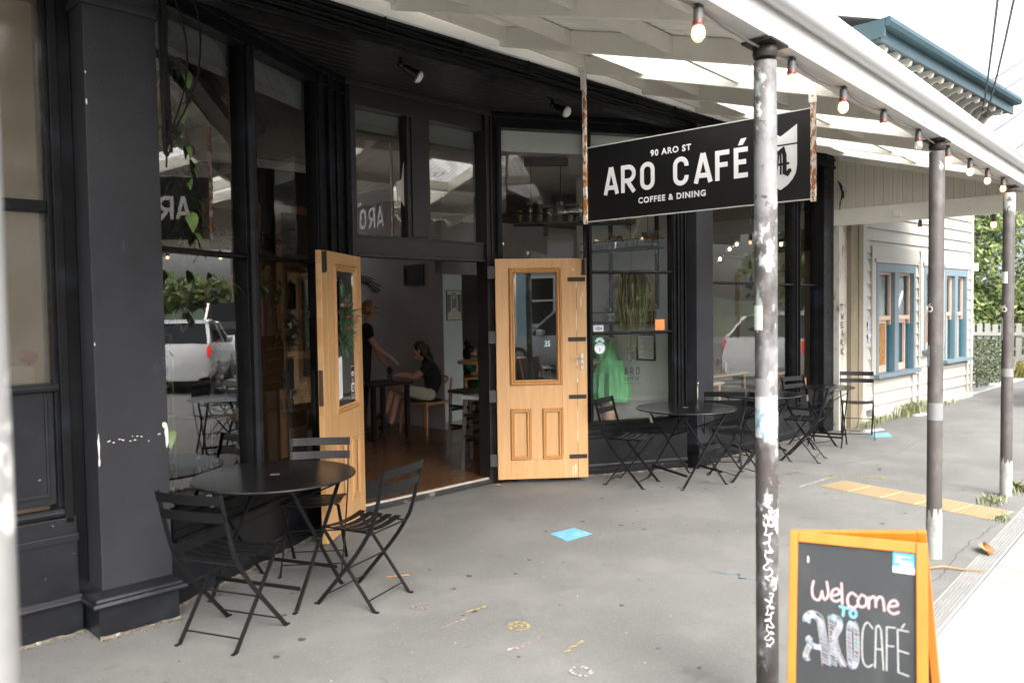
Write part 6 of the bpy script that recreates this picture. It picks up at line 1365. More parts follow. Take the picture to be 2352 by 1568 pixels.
# seated woman
base = (5.48, 3.93)
J = dict(pelvis=(5.49, 3.915, .56, 0, .14, .14), waist=(5.52, 3.885, .70, 0, .12, .13), chest=(5.50, 3.905, .88, 0, .125, .14), top=(5.47, 3.935, .99, 0, .09, .12), neck=(5.435, 3.97, 1.06, 0, .05),
         sN=(5.475, 3.93, .965, -.15, .062), slN=(5.43, 3.975, .90, -.16, .055), eN=(5.345, 4.06, .80, -.15, .04), wN=(5.24, 4.165, .835, -.08, .027),
         sF=(5.47, 3.935, .965, .15, .06), eF=(5.33, 4.075, .80, .17, .04), wF=(5.22, 4.185, .84, .10, .027),
         hN=(5.47, 3.935, .555, -.09, .105), mN=(5.26, 4.145, .63, -.06, .085), kN=(5.115, 4.29, .665, -.02, .062), cN=(5.085, 4.32, .50, .0, .057), aN=(5.055, 4.35, .33, .02, .037), tN=(4.94, 4.465, .235, .02, .038),
         hF=(5.47, 3.935, .555, .09, .105), mF=(5.30, 4.105, .56, .08, .085), kF=(5.16, 4.245, .545, .06, .062), cF=(5.135, 4.27, .36, .05, .056), aF=(5.10, 4.305, .17, .05, .037), tF=(4.97, 4.435, .10, .05, .038))
E = [('pelvis', 'waist', 1), ('waist', 'chest', 1), ('chest', 'top', 1), ('top', 'neck', 0), ('top', 'sN', 1), ('sN', 'slN', 1), ('slN', 'eN', 0), ('eN', 'wN', 0), ('top', 'sF', 1), ('sF', 'eF', 0), ('eF', 'wF', 0)]
for s in 'NF': E += [('pelvis', 'h'+s, 2), ('h'+s, 'm'+s, 2), ('m'+s, 'k'+s, 0), ('k'+s, 'c'+s, 0), ('c'+s, 'a'+s, 0), ('a'+s, 't'+s, 3)]
hc = (5.385, 4.02, 1.165); head(J, E, 'neck', hc, -1); hand(J, E, 'wN', 'q', -FR, zz, s=.95); hand(J, E, 'wF', 'r', -FR, zz, s=.95)
ob, _ = person('seated woman in black shirt and cream shorts with crossed bare legs and long dark hair', base, J, E, [M_skin, M_blkcl, M_cream, M_shoe])
hair(ob, base, [((5.395, 4.01, 1.205), (.092, .092, .088)), ((5.43, 3.975, 1.15), (.085, .085, .11)), ((5.465, 3.94, 1.02), (.085, .085, .13)), ((5.49, 3.915, .93), (.06, .06, .11))], M_brown); face_bits(ob, base, hc, -1)
# woman further in
base = (7.1, 4.95)
J = dict(pelvis=(7.06, 4.84, .45, .12, .15), waist=(7.06, 4.84, .60, .12, .13), chest=(7.06, 4.84, .74, .1, .14), top=(7.06, 4.84, .84, .08, .10, .12), neck=(7.07, 4.83, .89, .05, .05),
         sN=(7.02, 4.87, .81, -.09, .06), eN=(7.12, 4.78, .70, -.12, .04), wN=(7.165, 4.73, .90, -.06, .028), sF=(7.08, 4.82, .81, .25, .06), eF=(7.14, 4.76, .68, .26, .04), wF=(7.18, 4.72, .72, .1, .028),
         kN=(7.22, 4.68, .50, 0, .08), aN=(7.22, 4.68, .12, 0, .05), kF=(7.22, 4.68, .50, .22, .08), aF=(7.22, 4.68, .12, .22, .05))
E = [('pelvis', 'waist', 1), ('waist', 'chest', 1), ('chest', 'top', 1), ('top', 'neck', 0), ('top', 'sN', 1), ('sN', 'eN', 1), ('eN', 'wN', 0), ('top', 'sF', 1), ('sF', 'eF', 1), ('eF', 'wF', 0), ('pelvis', 'kN', 1), ('kN', 'aN', 1), ('pelvis', 'kF', 1), ('kF', 'aF', 1)]
hc = (7.085, 4.81, 1.01); head(J, E, 'neck', hc, 1); hand(J, E, 'wN', 'q', zz+FR*.1, FR, s=.95); hand(J, E, 'wF', 'r', FR, zz, s=.95)
ob, _ = person('dark haired woman in dark green at the back table, hand raised to her face', base, J, E, [M_skin, M_dgreen])
hair(ob, base, [((7.06, 4.835, 1.055), (.095, .095, .09)), ((7.03, 4.865, 1.01), (.08, .08, .095)), ((7.03, 4.865, 1.17), (.05, .05, .05))], M_blackh); face_bits(ob, base, hc, 1)
# woman in the bright green dress, behind the right window
base = (5.72, 1.08)
J = dict(pelvis=(5.735, 1.06, .98, 0, .15, .15), waist=(5.715, 1.085, 1.10, 0, .13, .15), chest=(5.68, 1.12, 1.26, 0, .14, .15), top=(5.62, 1.18, 1.34, 0, .10, .12), neck=(5.56, 1.24, 1.385, 0, .05),
         sN=(5.66, 1.14, 1.31, -.15, .085), slN=(5.655, 1.145, 1.17, -.18, .085), eN=(5.64, 1.16, 1.13, -.17, .045), wN=(5.50, 1.30, 1.06, -.08, .028), sF=(5.62, 1.18, 1.31, .15, .08), eF=(5.58, 1.22, 1.14, .18, .045), wF=(5.47, 1.33, 1.06, .1, .028),
         hN=(5.73, 1.07, .92, -.09, .11), kN=(5.72, 1.08, .52, -.09, .07), aN=(5.73, 1.07, .15, -.09, .045), tN=(5.63, 1.17, .10, -.09, .04), hF=(5.73, 1.07, .92, .09, .11), kF=(5.72, 1.08, .52, .09, .07), aF=(5.73, 1.07, .15, .09, .045), tF=(5.63, 1.17, .10, .09, .04))
E = [('pelvis', 'waist', 1), ('waist', 'chest', 1), ('chest', 'top', 1), ('top', 'neck', 0), ('top', 'sN', 1), ('sN', 'slN', 1), ('slN', 'eN', 0), ('eN', 'wN', 0), ('top', 'sF', 1), ('sF', 'eF', 0), ('eF', 'wF', 0)]
for s in 'NF': E += [('pelvis', 'h'+s, 1), ('h'+s, 'k'+s, 0), ('k'+s, 'a'+s, 0), ('a'+s, 't'+s, 2)]
hc = (5.47, 1.33, 1.42); head(J, E, 'neck', hc, -1); hand(J, E, 'wN', 'q', -FR-zz*.3, zz, s=.95); hand(J, E, 'wF', 'r', -FR-zz*.3, zz, s=.95)
ob, _ = person('woman in a bright green tiered dress behind the right window, leaning forward', base, J, E, [M_skin, M_green, M_shoe])
hair(ob, base, [((5.485, 1.315, 1.46), (.095, .095, .085)), ((5.52, 1.28, 1.42), (.085, .085, .10))], M_brown); face_bits(ob, base, hc, -1)
b = MB(); B = U(*base, .06); vs = []; n = 48; lv = ((1.12, .150, .0), (1.04, .172, .004), (.98, .185, .008), (.975, .195, .012), (.86, .225, .016), (.74, .245, .016), (.655, .225, .012))
for z, r, f_ in lv:
    for k in range(n):
        a = 2*math.pi*k/n; rr_ = r+f_*1.3*math.sin(a*13+z*3)+f_*.8*math.sin(a*7); vs.append(U(5.73+rr_*math.cos(a), 1.065+rr_*math.sin(a), z)-B)
b.add(vs, [(i*n+k, i*n+(k+1) % n, (i+1)*n+(k+1) % n, (i+1)*n+k) for i in range(len(lv)-1) for k in range(n)]); b.build('skirt', M_green, ob, smooth=True)
# ================================================================== weatherboard house to the right
HA = math.atan2(3.363-3.769, 16.244-11.104)
hs = empty('weatherboard_house', (11.104, 3.769, 0), HA, 'cream weatherboard house with blue sash windows and bracketed eaves', 'house')
M_wb = mat('cream_weatherboard', (.335, .322, .29), .6, var=.05, vscale=1.2, patches=[((.29, .265, .21), 2.2, .60, .25, (1, 1, .6)), ((.36, .36, .355), 1.4, .64, .03, W_)], bump=(30, .15))
M_wbpeel = mat('peeling_corner_boards', (.36, .35, .33), .65, var=.08, patches=[((.16, .15, .14), 11, .65, .03, (1, 1, .7)), ((.36, .30, .2), 5, .62, .1, (1, 1, .4))], bump=(30, .3))
M_trim = mat('dusty_blue_trim', (.125, .175, .20), .45, var=.07, patches=[((.28, .38, .42), 10, .70, .05, W_)])
M_teal = mat('deep_teal_reveal', (.018, .085, .12), .45, var=.08); M_sash = mat('pinkish_sash', (.47, .33, .26), .5, var=.06)
WX = [(.86, 2.36, .69, 2.29), (2.74, 3.38, .95, 2.29), (3.69, 4.86, .74, 2.28)]
def boards(x0, x1, z0, z1, m, name='weatherboards'):
    b = MB(); z = z0
    while z < z1-.01:
        zt = min(z+.178, z1); b.prism([(x0, -.034, z), (x0, -.006, zt-.002), (x0, .10, zt-.002), (x0, .10, z)], (x1-x0, 0, 0)); z = zt
    return b.build(name, m, hs)
boards(.40, .80, .20, 2.42, M_wbpeel); boards(.80, 5.12, .06, .69, M_wb); boards(2.42, 2.66, .69, 2.42, M_wb); boards(3.44, 3.62, .69, 2.42, M_wb); boards(4.93, 5.12, .69, 2.42, M_wb); boards(2.66, 3.44, .69, .95, M_wb)
boards(.40, 5.12, 2.42, 5.05, M_wb)
b = MB(); b.box(.05, .41, -.035, .15, 0, 5.05); b.box(.27, .41, -.05, -.036, .0, 3.6); b.build('corner_post', mat('weathered_corner_timber', (.18, .15, .10), .8, var=.15, vscale=4, patches=[((.14, .12, .09), 9, .58, .08, (1, 1, .35)), ((.34, .31, .25), 4, .6, .1, (1, 1, .4)), ((.03, .03, .03), 8, .70, .03, W_)], bump=(26, .5)), hs)
b = MB(); b.box(.395, .53, -.045, -.02, .05, 2.9); b.build('corner_board', M_wbpeel, hs)
b = MB(); b.box(5.10, 5.22, -.045, .15, .0, 5.05); b.box(2.56, 2.64, -.04, -.02, .1, 2.42); b.box(4.90, 4.97, -.04, -.02, .1, .70); b.box(2.30, 2.37, -.04, -.02, .12, .68); b.build('corner_board', M_wb, hs)
b = MB(); b.box(.4, 5.24, -.05, .1, 0, .09); b.build('foundation', mat('concrete_plinth', (.42, .40, .36), .9, var=.2, vscale=3), hs)
MB().box(.41, 5.1, .10, 7, .0, 5.05).build('core_wall', M_wb, hs)
M_curt = mat('lace_curtain', (.42, .45, .45), .8, var=.25, vscale=6, stretch=(5, 1, .4)); M_amber = mat('amber_textured_glass', (.30, .15, .045), .25, var=.4, vscale=14, bump=(60, .8)); M_hglass = glass_mat('house_glass', (.95, .97, .97))
for wi, (x0, x1, z0, z1) in enumerate(WX):
    wo_ = empty('sash_window', (0, 0, 0), parent=hs); two = x1-x0 > 1
    b = MB(); b.box(x0, x0+.075, -.06, .10, z0, z1); b.box(x1-.075, x1, -.06, .10, z0, z1); b.box(x0+.075, x1-.075, -.058, .10, z1-.13, z1)
    if two: b.box((x0+x1)/2-.075, (x0+x1)/2+.075, -.055, .10, z0, z1-.13)
    b.box(x0-.08, x1+.07, -.13, .10, z0-.055, z0); b.build('frame', M_trim, wo_, bevel=.004)
    b = MB(); b.box(x0-.06, x1+.06, -.075, -.02, z1, z1+.05); b.box(x0-.14, x0-.001, -.05, -.02, z0-.1, z1+.2); b.box(x0-.14, x1+.16, -.048, -.018, z1+.05, z1+.23); b.box(x1+.001, x1+.05, -.046, -.02, z0-.1, z1); b.build('architrave', M_wb, wo_)
    spans = [(x0+.075, (x0+x1)/2-.075), ((x0+x1)/2+.075, x1-.075)] if two else [(x0+.075, x1-.075)]
    zm = z0+(z1-z0)*.50
    for k, (a, c) in enumerate(spans):
        b = MB(); b.box(a, a+.03, .005, .04, zm-.03, z1-.13); b.box(c-.035, c, .005, .04, zm-.10, z1-.13); b.box(a+.03, c-.035, .005, .04, zm-.03, zm+.03); b.box(a+.03, c-.035, .006, .04, z1-.165, z1-.13); b.build('upper_sash', M_sash, wo_)
        b = MB(); b.box(a, a+.03, .045, .08, z0, zm-.031); b.box(c-.10, c-.065, .045, .08, z0, zm-.031); b.box(a+.03, c-.10, .045, .08, z0, z0+.10); b.box(a+.03, c-.10, .045, .08, zm-.08, zm-.031); b.build('lower_sash', M_sash, wo_)
        b = MB(); b.box(c-.064, c-.001, .0, .09, z0, zm-.101); b.build('reveal', M_teal, wo_)
        MB().quad((a+.03, .025, zm+.03), (c-.035, .025, zm+.03), (c-.035, .025, z1-.165), (a+.03, .025, z1-.165)).build('pane', M_hglass, wo_)
        MB().quad((a, .085, zm-.03), (c, .085, zm-.03), (c, .085, z1-.13), (a, .085, z1-.13)).build('curtain', M_curt, wo_)
        MB().quad((a+.03, .062, z0+.10), (c-.10, .062, z0+.10), (c-.10, .062, zm-.08), (a+.03, .062, zm-.08)).build('pane', M_amber if k == 0 else M_hglass, wo_)
        MB().quad((a, .092, z0), (c, .092, z0), (c, .092, zm), (a, .092, zm)).build('curtain', M_curt, wo_)
# torn paper poster on the corner boards, alarm box
MB().box(.62, .78, -.032, -.028, 1.15, 1.52).build('torn_poster', mat('torn_grey_poster', (.30, .28, .33), .8, var=.5, vscale=14, patches=[((.6, .6, .58), 16, .55, .05, W_)]), hs)
MB().box(5.20, 5.30, -.10, 0, 2.26, 2.40).build('alarm_box', M_white, hs, bevel=.01)
# eave with scroll brackets
b = MB(); b.box(-.25, 5.62, -.50, .2, 5.06, 5.10); b.build('eave_soffit', mat('eave_teal', (.012, .040, .055), .5), hs)
M_teal2 = mat('teal_fascia', (.020, .050, .064), .4, var=.15, patches=[((.42, .44, .40), 14, .70, .04, W_)])
b = MB(); b.box(-.28, 5.65, -.54, -.50, 5.03, 5.20); b.sweep([(-.30, -.60, 5.24), (5.68, -.60, 5.24)], [(-.06, -.05), (.05, -.05), (.07, .0), (.06, .06), (.045, .06), (-.06, .05)]); b.box(-.32, -.27, -.6, .3, 5.06, 5.28); b.build('gutter', M_teal2, hs)
b = MB(); b.box(-.1, 5.25, -.10, -.026, 4.70, 5.06); b.box(-.1, 5.25, -.14, -.10, 4.98, 5.06); b.build('frieze', M_trim, hs)
prof = [(-.10, 5.055), (-.485, 5.055), (-.50, 5.01), (-.48, 4.96), (-.44, 4.95), (-.42, 4.985), (-.38, 4.985), (-.28, 4.94), (-.21, 4.84), (-.185, 4.70), (-.20, 4.64), (-.17, 4.60), (-.10, 4.60)]
for k in range(13):
    x = .0+k*.425; b = MB(); b.prism([(x, y, z) for y, z in prof], (.075, 0, 0)); b.build('scroll_bracket', mat('cream_bracket', (.36, .345, .31), .6, var=.08), hs)
b = MB(); b.add([(-.3, -.6, 5.27), (5.7, -.6, 5.27), (5.7, 3.2, 6.6), (-.3, 3.2, 6.6), (-.3, 7, 5.27), (5.7, 7, 5.27)], [(0, 1, 2, 3), (3, 2, 5, 4)]); b.build('roof', mat('grey_corrugated_roof', (.23, .24, .24), .5, var=.1, stripes=((9, 0, 0), (.15, .15, .15), .3)), hs)
# ================================================================== plants, fence and garage beyond
def crown(b, c, r, n, g, lsz, squash=.8, clumps=9):
    cl = []
    for _ in range(clumps):
        d = Vector((g.gauss(0, 1), g.gauss(0, 1), g.gauss(0, 1))).normalized(); cl.append((Vector(c)+Vector((d.x*r[0], d.y*r[1], d.z*r[2]))*g.uniform(.35, .85), g.uniform(.35, .6)))
    for _ in range(n):
        cc, s = g.choice(cl); d = Vector((g.gauss(0, 1), g.gauss(0, 1), g.gauss(0, 1))).normalized(); p = cc+Vector((d.x*r[0], d.y*r[1], d.z*r[2]))*s*g.uniform(.6, 1.05)
        a = Vector((g.gauss(0, 1), g.gauss(0, 1), g.gauss(0, .7))).normalized(); nn = (d+Vector((g.gauss(0, .5), g.gauss(0, .5), g.gauss(0, .5)))).normalized(); t = nn.cross(a)
        if t.length < .05: continue
        t = t.normalized()*lsz*g.uniform(.5, 1.2); u_ = nn.cross(t).normalized()*t.length*.5
        b.mi = g.choice((0, 0, 1, 2)); b.add([p-t, p-u_*.8, p+t, p+u_*.8], [(0, 1, 2, 3)])
M_l1, M_l2, M_l3 = mat('foliage_mid', (.085, .125, .028), .55, var=.35, vscale=2), mat('foliage_dark', (.035, .062, .016), .55, var=.3, vscale=2), mat('foliage_light', (.17, .20, .05), .55, var=.3, vscale=2)
M_bark = mat('bark', (.09, .065, .045), .9, var=.3, vscale=9, bump=(20, .6))
def tree(name, x, y, h, r, trunk, n, lsz, label, seed, cat='tree', mats=None, z0=0):
    o = empty(name, (x, y, z0), 0, label, cat); g = random.Random(seed); b = MB()
    b.tube(cpt([(0, 0, 0), (.05, .02, trunk*.5), (0, .05, trunk), (.03, 0, trunk+(h-trunk)*.5)], 4), [.14*h/5*(1-.06*k) for k in range(13)], 10)
    for k in range(6): a = g.uniform(0, 6.28); b.tube([(0, 0, trunk*.7+k*.1), (math.cos(a)*r[0]*.4, math.sin(a)*r[1]*.4, trunk+(h-trunk)*.35), (math.cos(a)*r[0]*.75, math.sin(a)*r[1]*.75, trunk+(h-trunk)*g.uniform(.3, .7))], [.06, .04, .02], 6)
    b.build('trunk', M_bark, o, smooth=True); b = MB(); crown(b, (0, 0, (h+trunk)/2), (r[0], r[1], (h-trunk)/2), n, g, lsz, clumps=16); b.build('crown', mats or [M_l1, M_l2, M_l3], o, normals=False); return o
tree('leafy_bush', 24.2, 4.75, 3.1, (1.7, 1.5), .35, 9000, .085, 'large yellow green leafy bush behind the white picket fence', 1, 'bush')
tree('leafy_bush', 26.6, 3.2, 3.7, (1.9, 1.6), .4, 7000, .09, 'tall leafy bush behind the farthest post', 4, 'bush')
tree('leafy_tree', 36, 8.5, 6.8, (3.6, 3.2), 2.2, 6500, .17, 'darker green tree behind the grey garage roof', 2); tree('leafy_tree', 38, 3.6, 6.2, (3.2, 3.0), 2.0, 6000, .16, 'light green tree at the far right edge beyond the posts', 3)
tree('leafy_tree', 44, 14, 8.5, (4.5, 4), 2.2, 5000, .22, 'far green tree rising above the garage ridge', 8)
# clipped variegated hedge
M_h1, M_h2, M_h3 = mat('hedge_grey_green', (.075, .105, .055), .6, var=.4, vscale=10), mat('hedge_cream', (.19, .21, .13), .6, var=.3, vscale=10), mat('hedge_dark', (.03, .05, .022), .6, var=.3)
o = empty('clipped_hedge', (17.6, 3.62, 0), HA, 'clipped grey green hedge at the corner of the weatherboard house', 'hedge'); g = random.Random(31); b = MB()
for _ in range(11000):
    f_ = g.randrange(5); x, y, z = g.uniform(-.7, 1.1), g.uniform(-.35, .45), g.uniform(.12, .92)
    if f_ == 0: y = -.35+g.gauss(0, .035)
    elif f_ == 1: x = -.7+g.gauss(0, .03)
    elif f_ == 2: z = .92+g.gauss(0, .03)
    elif f_ == 3: y = -.33+g.gauss(0, .05)
    d = Vector((g.gauss(0, 1), g.gauss(0, 1), g.gauss(0, 1))).normalized(); t = d.cross(Vector((g.random(), g.random(), g.random()))).normalized()*.022*g.uniform(.5, 1.2); u_ = d.cross(t).normalized()*t.length*.55
    b.mi = g.choice((0, 0, 1, 2)); p = Vector((x, y, z)); b.add([p-t, p-u_, p+t, p+u_], [(0, 1, 2, 3)])
b.build('foliage', [M_h1, M_h2, M_h3], o, normals=False); b = MB()
for k in range(6): b.tube([(-.5+k*.3, 0, 0), (-.5+k*.3, .0, .5)], .02, 6)
b.build('stems', M_bark, o)
# white picket fence
M_pick = mat('white_pickets', (.30, .30, .285), .7, var=.1, vscale=4, patches=[((.22, .215, .19), 8, .62, .12, (1, 1, .3))])
FP0, FP1 = Vector((21.8, 5.0)), Vector((22.3, 2.2)); fa = math.atan2(FP1.y-FP0.y, FP1.x-FP0.x)
fe = empty('picket_fence', (FP0.x, FP0.y, 0), fa, 'white picket fence in front of the yellow green bush', 'fence'); b = MB(); g = random.Random(5)
for k in range(24): b.box(k*.16, k*.16+.115, -.012, .012, .06, 1.18+g.uniform(-.015, .015))
b.build('pickets', M_pick, fe); b = MB(); b.box(0, 3.9, -.05, -.013, .3, .38); b.box(0, 3.9, -.05, -.013, .9, .98); b.build('rails', M_pick, fe)
for x in (0, 1.9, 3.8): MB().box(x, x+.10, -.15, -.051, 0, 1.3).build('post', M_pick, fe)
o = empty('flax_bush', (21.0, 3.3, 0), 0, 'low yellowish flax clump below the picket fence', 'plant'); b = MB(); g = random.Random(15)
for _ in range(260):
    a = g.uniform(0, 6.28); p = Vector((g.gauss(0, .22), g.gauss(0, .5), 0)); l = g.uniform(.2, .5); d = Vector((math.cos(a), math.sin(a), 0)); s_ = Vector((-d.y, d.x, 0))*.012
    b.add([p-s_, p+s_, p+d*l*.3+zz*l*.8+s_, p+d*l*.3+zz*l*.8-s_, p+d*l*.8+zz*l*.75], [(0, 1, 2, 3), (3, 2, 4)])
b.build('leaves', mat('flax_leaf', (.26, .24, .07), .6, var=.4, vscale=6), o, normals=False)
# garage with grey corrugated roof
ga = empty('grey_garage', (33.5, 6.2, 0), -.06, 'grey corrugated roofed garage behind the yellow green bush', 'building')
M_groof = mat('blue_grey_iron', (.20, .225, .26), .5, var=.06, stripes=((0, 5, 0), (.12, .135, .16), .22))
b = MB(); b.box(0, 6, -4, 5, 0, 2.3); b.build('wall', M_wb, ga); b = MB(); b.add([(-.3, -4.3, 2.25), (-.3, 5.2, 2.25), (3, 5.2, 4.5), (3, -4.3, 4.5), (6.3, 5.2, 2.25), (6.3, -4.3, 2.25)], [(0, 1, 2, 3), (3, 2, 4, 5)]); b.build('roof', M_groof, ga); MB().box(2.94, 3.06, -4.3, 5.2, 4.48, 4.56).build('ridge_cap', M_gal, ga)
# overhead wires and pole
M_wire = mat('overhead_wire', (.03, .03, .035), .6)
WN = ['steep overhead wire left of the others in the top right sky', 'second steep overhead wire in the top right sky', 'overhead wire running from the house eave up to the right', 'lower overhead wire running from the house eave to the right', 'slack wire low in the right sky', 'pair of thin wires at the right edge of the sky']
def pxp(x, y, d):                       # a point d metres from the camera along a direction read off the photograph
    v = fwd+cr*((x-1176)/1829.0)-cu_*((y-784)/1829.0); return Vector((0, 0, H))+v.normalized()*d
for (p, q), lb in zip((((2255, 270, 17), (2295, -30, 11)), ((2262, 275, 17), (2335, -30, 11)), ((2180, 235, 16), (2400, 100, 30)), ((2190, 262, 16), (2400, 142, 30)), ((2285, 300, 18), (2420, 190, 34)), ((2330, 345, 18), (2420, 262, 34))), WN):
    P, Q = pxp(*p), pxp(*q); o = MB().tube([(0, 0, 0)]+[(Q-P)*t-zz*.4*t*(1-t) for t in (.25, .5, .75)]+[Q-P], .013, 6).build('power_line', M_wire, loc=P); tag(o, lb, 'wire', 'overhead wires')
# ================================================================== across and along the street (seen reflected in the glass)
M_tyre = mat('tyre', (.014, .014, .014), .8); M_rim = mat('alloy_rim', (.45, .45, .46), .3, .9); M_cglass = mat('car_glass', (.008, .009, .010), .08, 0, .25, var=0); M_red = mat('tail_light', (.45, .01, .01), .2, emit=(1, .03, .02, .4))
def car(label, x, y, rz, paint, L=4.5, Wd=1.8, Ht=1.65, van=False):
    o = empty('parked_car', (x, y, 0), rz, label, 'car', 'cars parked along the street'); hw = Wd/2
    if van: st = [(0, .55, .9), (.05, .42, 1.05), (.9, .40, 1.12), (L*.5, .40, 1.12), (L-.08, .40, 1.10), (L, .5, 1.0)]; roof = [(.75, 1.12), (1.5, Ht), (L*.5, Ht+.03), (L-.35, Ht), (L-.06, 1.12)]
    else: st = [(0, .5, .70), (.08, .36, .82), (1.05, .33, .98), (L*.5, .33, 1.02), (L-.4, .36, 1.08), (L-.05, .42, 1.04), (L, .55, .85)]; roof = [(1.15, 1.0), (1.95, Ht-.03), (L*.55, Ht), (L-.75, Ht-.08), (L-.18, 1.06)]
    b = MB(); vs = []; ring_ = lambda x, zb, zt, k: [(x, s*hw*k*f_, z) for s, f_, z in ((-1, .86, zb), (-1, 1, zb+.18), (-1, 1, zb+.38), (-1, .95, zt), (-1, .5, zt+.02), (1, .5, zt+.02), (1, .95, zt), (1, 1, zb+.38), (1, 1, zb+.18), (1, .86, zb))]
    for i, (xx, zb, zt) in enumerate(st): vs += ring_(xx, zb-.12, zt, .90 if i in (0, len(st)-1) else .98 if i in (1, len(st)-2) else 1)
    n = 10; m_ = len(st); b.add(vs, [(i*n+k, i*n+(k+1) % n, (i+1)*n+(k+1) % n, (i+1)*n+k) for i in range(m_-1) for k in range(n)]+[tuple(range(n)), tuple(range((m_-1)*n, m_*n))]); b.build('body', paint, o, smooth=True)
    b = MB(); vs = []
    for xx, z in roof: t = (z-1.0)/(Ht-1.0); vs += [(xx, -hw*.93, 1.0), (xx, -hw*(.93-.18*t), z), (xx, hw*(.93-.18*t), z), (xx, hw*.93, 1.0)]
    b.add(vs, [(4*i+k, 4*i+k+1, 4*i+5+k, 4*i+4+k) for i in range(len(roof)-1) for k in range(3)]); b.build('windows', M_cglass, o)
    b = MB(); vs = []
    for xx, z in roof[1:-1]: t = (z-1.0)/(Ht-1.0); vs += [(xx, -hw*(.95-.18*t), z-.05), (xx, -hw*(.90-.18*t), z+.025), (xx, hw*(.90-.18*t), z+.025), (xx, hw*(.95-.18*t), z-.05)]
    b.add(vs, [(4*i+k, 4*i+k+1, 4*i+5+k, 4*i+4+k) for i in range(len(roof)-3) for k in range(3)])
    for s in (-1, 1):
        for i in (0, 1, 2, 3):
            (xa, za), (xb, zb_) = roof[i], roof[i+1]
            ta, tb = (za-1)/(Ht-1), (zb_-1)/(Ht-1)
            if i in (0, 3): b.bar((xa, s*hw*(.94-.18*ta), za), (xb, s*hw*(.94-.18*tb), zb_), .07, .05)
        xm = L*.52; b.bar((xm, s*hw*.94, 1.0), (xm, s*hw*.765, Ht-.04), .07, .04)
    b.build('roof', paint, o, smooth=True)
    for xx in (.85, L-.9):
        for s in (-1, 1):
            w = MB(); Mx = Matrix.Rotation(R(90), 3, 'X'); w.lathe([(.20, -.10), (.33, -.10), (.345, -.06), (.345, .06), (.33, .10), (.20, .10)], (xx, s*(hw-.10), .345), 28, Mx); wh = w.build('wheel', M_tyre, o, smooth=True)
            w = MB(); 
            for k in range(10): a = k*math.pi/5; w.bar((xx+.04*math.cos(a), s*(hw+.005), .345+.04*math.sin(a)), (xx+.225*math.cos(a), s*(hw+.005), .345+.225*math.sin(a)), .035, .02, up=(0, 1, 0))
            w.lathe([(.05, -.02), (.05, .02)], (xx, s*hw, .345), 14, Mx); w.lathe([(.215, -.02), (.235, -.02), (.235, .02), (.215, .02)], (xx, s*(hw-.01), .345), 28, Mx); w.build('rim', M_rim, wh)
    for s in (-1, 1):
        MB().box(L-.10, L-.01, s*hw*.93-.06, s*hw*.93+.03, .78 if not van else .95, 1.02 if not van else 1.5).build('tail_light', M_red, o, bevel=.02); MB().box(.03, .22, s*hw*.80-.12, s*hw*.80+.10, .68, .80).build('headlight', M_steel, o, bevel=.03); MB().box(roof[0][0]+.35, roof[0][0]+.55, s*(hw+.02)-.08, s*(hw+.02)+.09, 1.0, 1.15).build('mirror', paint, o, bevel=.03)
    b = MB(); b.box(.15, L-.15, -hw*.8, hw*.8, .2, .34); b.build('underbody', M_tyre, o); MB().box(L-.02, L+.005, -.26, .26, .62, .74).build('number_plate', M_paper, o)
    return o
M_pw = mat('white_car_paint', (.72, .73, .74), .25, var=0, coat=.6); M_ps = mat('silver_car_paint', (.55, .56, .57), .3, .0, var=0, coat=.6)
car('white hatchback parked nose away along the near kerb, reflected in the left window', 18.8, .55, math.pi+R(-5), M_pw, 4.2, 1.75, 1.55)
car('white van parked beyond the white hatchback, reflected in the left window', 25.0, .55, math.pi-R(7), M_pw, 5.0, 1.9, 2.0, True)
car('silver car parked across the street, reflected in the right door glass', -3.40, -6.6, R(0), M_ps, 4.7, 1.85, 1.70)
car('white car parked across the street further along, reflected in the flat window', 19.5, -9.2, R(176), M_pw, 4.4, 1.78, 1.5)
M_vw = mat('white_villa_boards', (.74, .74, .72), .6, var=.03); M_gold = mat('ochre_trim', (.46, .28, .07), .5, var=.1)
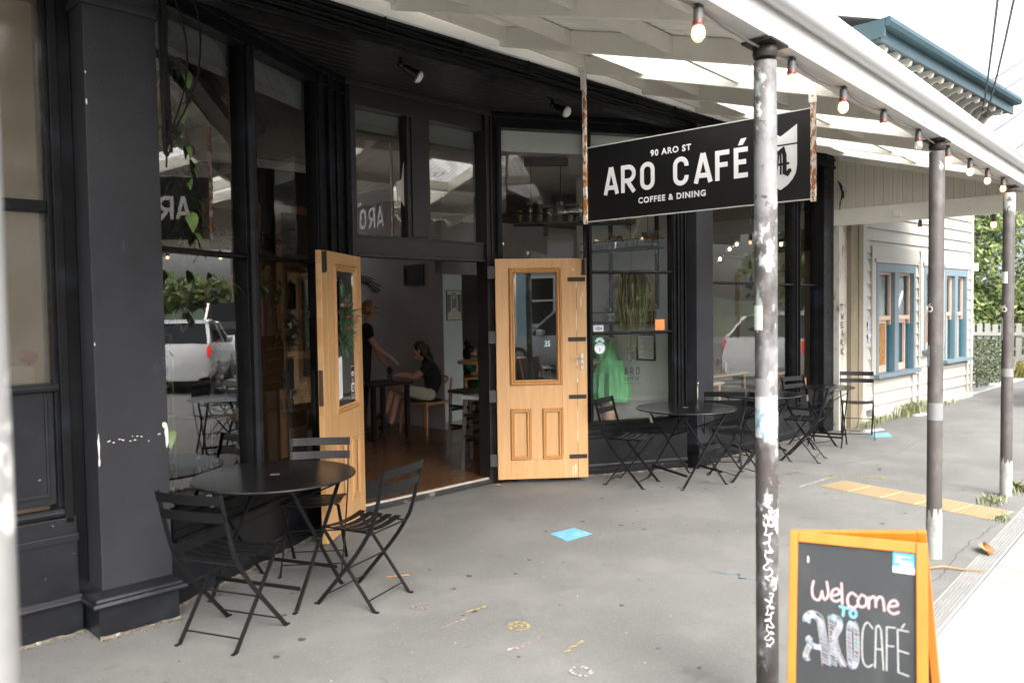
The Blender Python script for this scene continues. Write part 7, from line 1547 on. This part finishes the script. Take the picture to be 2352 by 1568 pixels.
def villa(x, y, W_, label, m, trim, roofc, rz=0, hh=4.2):
    o = empty('villa', (x, y, 0), rz, label, 'house'); b = MB(); z = .3
    while z < hh: b.prism([(0, .022, z), (0, .004, z+.2), (0, -.1, z+.2), (0, -.1, z)], (W_, 0, 0)); z += .2
    b.box(0, W_, -8, -.1, 0, hh); b.build('wall', m, o)
    for k in range(int(W_//2.4)):
        xx = .7+k*2.4; f_ = MB(); f_.box(xx, xx+.1, -.05, .08, 1, 3); f_.box(xx+1.2, xx+1.3, -.05, .08, 1, 3); f_.box(xx+.1, xx+1.2, -.05, .08, 2.9, 3); f_.box(xx+.1, xx+1.2, -.05, .08, 1, 1.1); f_.box(xx+.1, xx+1.2, -.03, .06, 2, 2.07); w = f_.build('window', trim, o); MB().quad((xx+.1, .035, 1.1), (xx+1.2, .035, 1.1), (xx+1.2, .035, 2.9), (xx+.1, .035, 2.9)).build('pane', M_cglass, w)
    b = MB(); b.box(-.3, W_+.3, .03, .30, hh, hh+.18); b.box(-.1, W_+.1, .03, .10, .2, .45); b.box(-.1, W_+.1, .03, .09, hh-.5, hh-.36); b.build('trim', trim, o)
    b = MB(); b.add([(-.5, .5, hh+.18), (W_+.5, .5, hh+.18), (W_-1.5, -4, hh+2.2), (1.5, -4, hh+2.2), (-.5, -8.5, hh+.18), (W_+.5, -8.5, hh+.18)], [(0, 1, 2, 3), (3, 2, 5, 4), (0, 3, 4), (1, 5, 2)]); b.build('roof', roofc, o); return o
M_redroof = mat('red_iron_roof', (.30, .035, .03), .5, var=.1); M_bluev = mat('pale_blue_boards', (.34, .50, .54), .6, var=.04)
villa(1.0, -15.2, 8.6, 'white weatherboard villa with ochre trim across the street', M_vw, M_gold, M_groof, hh=4.6); villa(-9.5, -14.5, 8.0, 'pale blue weatherboard villa across the street', M_bluev, M_vw, M_groof)
villa(13.5, -16.5, 9.0, 'cream villa with a red iron roof across the street', M_wb, M_trim, M_redroof); villa(30, -19, 10, 'white villa further along across the street', M_vw, M_trim, M_redroof, -.1)
for i, (x, y, h, r, lb) in enumerate(((11.3, -19, 8, 3.0, 'round tree between the white and cream villas'), (-1, -20, 9, 3.2, 'tall tree behind the blue villa'), (25, -20, 9, 4, 'broad tree beyond the cream villa'), (34, -8.5, 6, 2.6, 'street tree far along the road'), (62, -2, 3.4, 4, 'low broad tree closing the end of the road'), (70, -14, 5, 5, 'broad dark tree at the far end of the road'), (-14, -17, 9, 3.5, 'tree beside the blue villa'))):
    tree('leafy_tree', x, y, h, (r, r), h*.3, 2600, .30*r/3, lb, 40+i)
hl = MB(); vs = []; n = 40
for k in range(n+1):
    a = R(-150+150*k/n); x, y = 170*math.cos(a), 170*math.sin(a); hh = 5.5+2.5*math.sin(k*.7)+1.5*math.sin(k*1.9); vs += [(x, y, -1), (x*1.15, y*1.15, hh*.75), (x*1.4, y*1.4, hh)]
hl.add(vs, [(3*k+j, 3*k+3+j, 3*k+4+j, 3*k+1+j) for k in range(n) for j in (0, 1)]); ho_ = hl.build('hills', mat('bush_clad_hill', (.035, .055, .025), .9, var=.5, vscale=.12), smooth=True); ho_['kind'] = 'structure'
o = empty('power_pole', (33, -1.6, 0), .1, 'timber power pole with a crossarm along the kerb', 'pole'); MB().tube([(0, 0, 0), (0, 0, 8.5)], [.15, .11], 12).build('pole', M_bark, o, smooth=True); MB().box(-.06, .06, -1.2, 1.2, 7.7, 7.82).build('crossarm', M_bark, o)
bpy.context.view_layer.update()
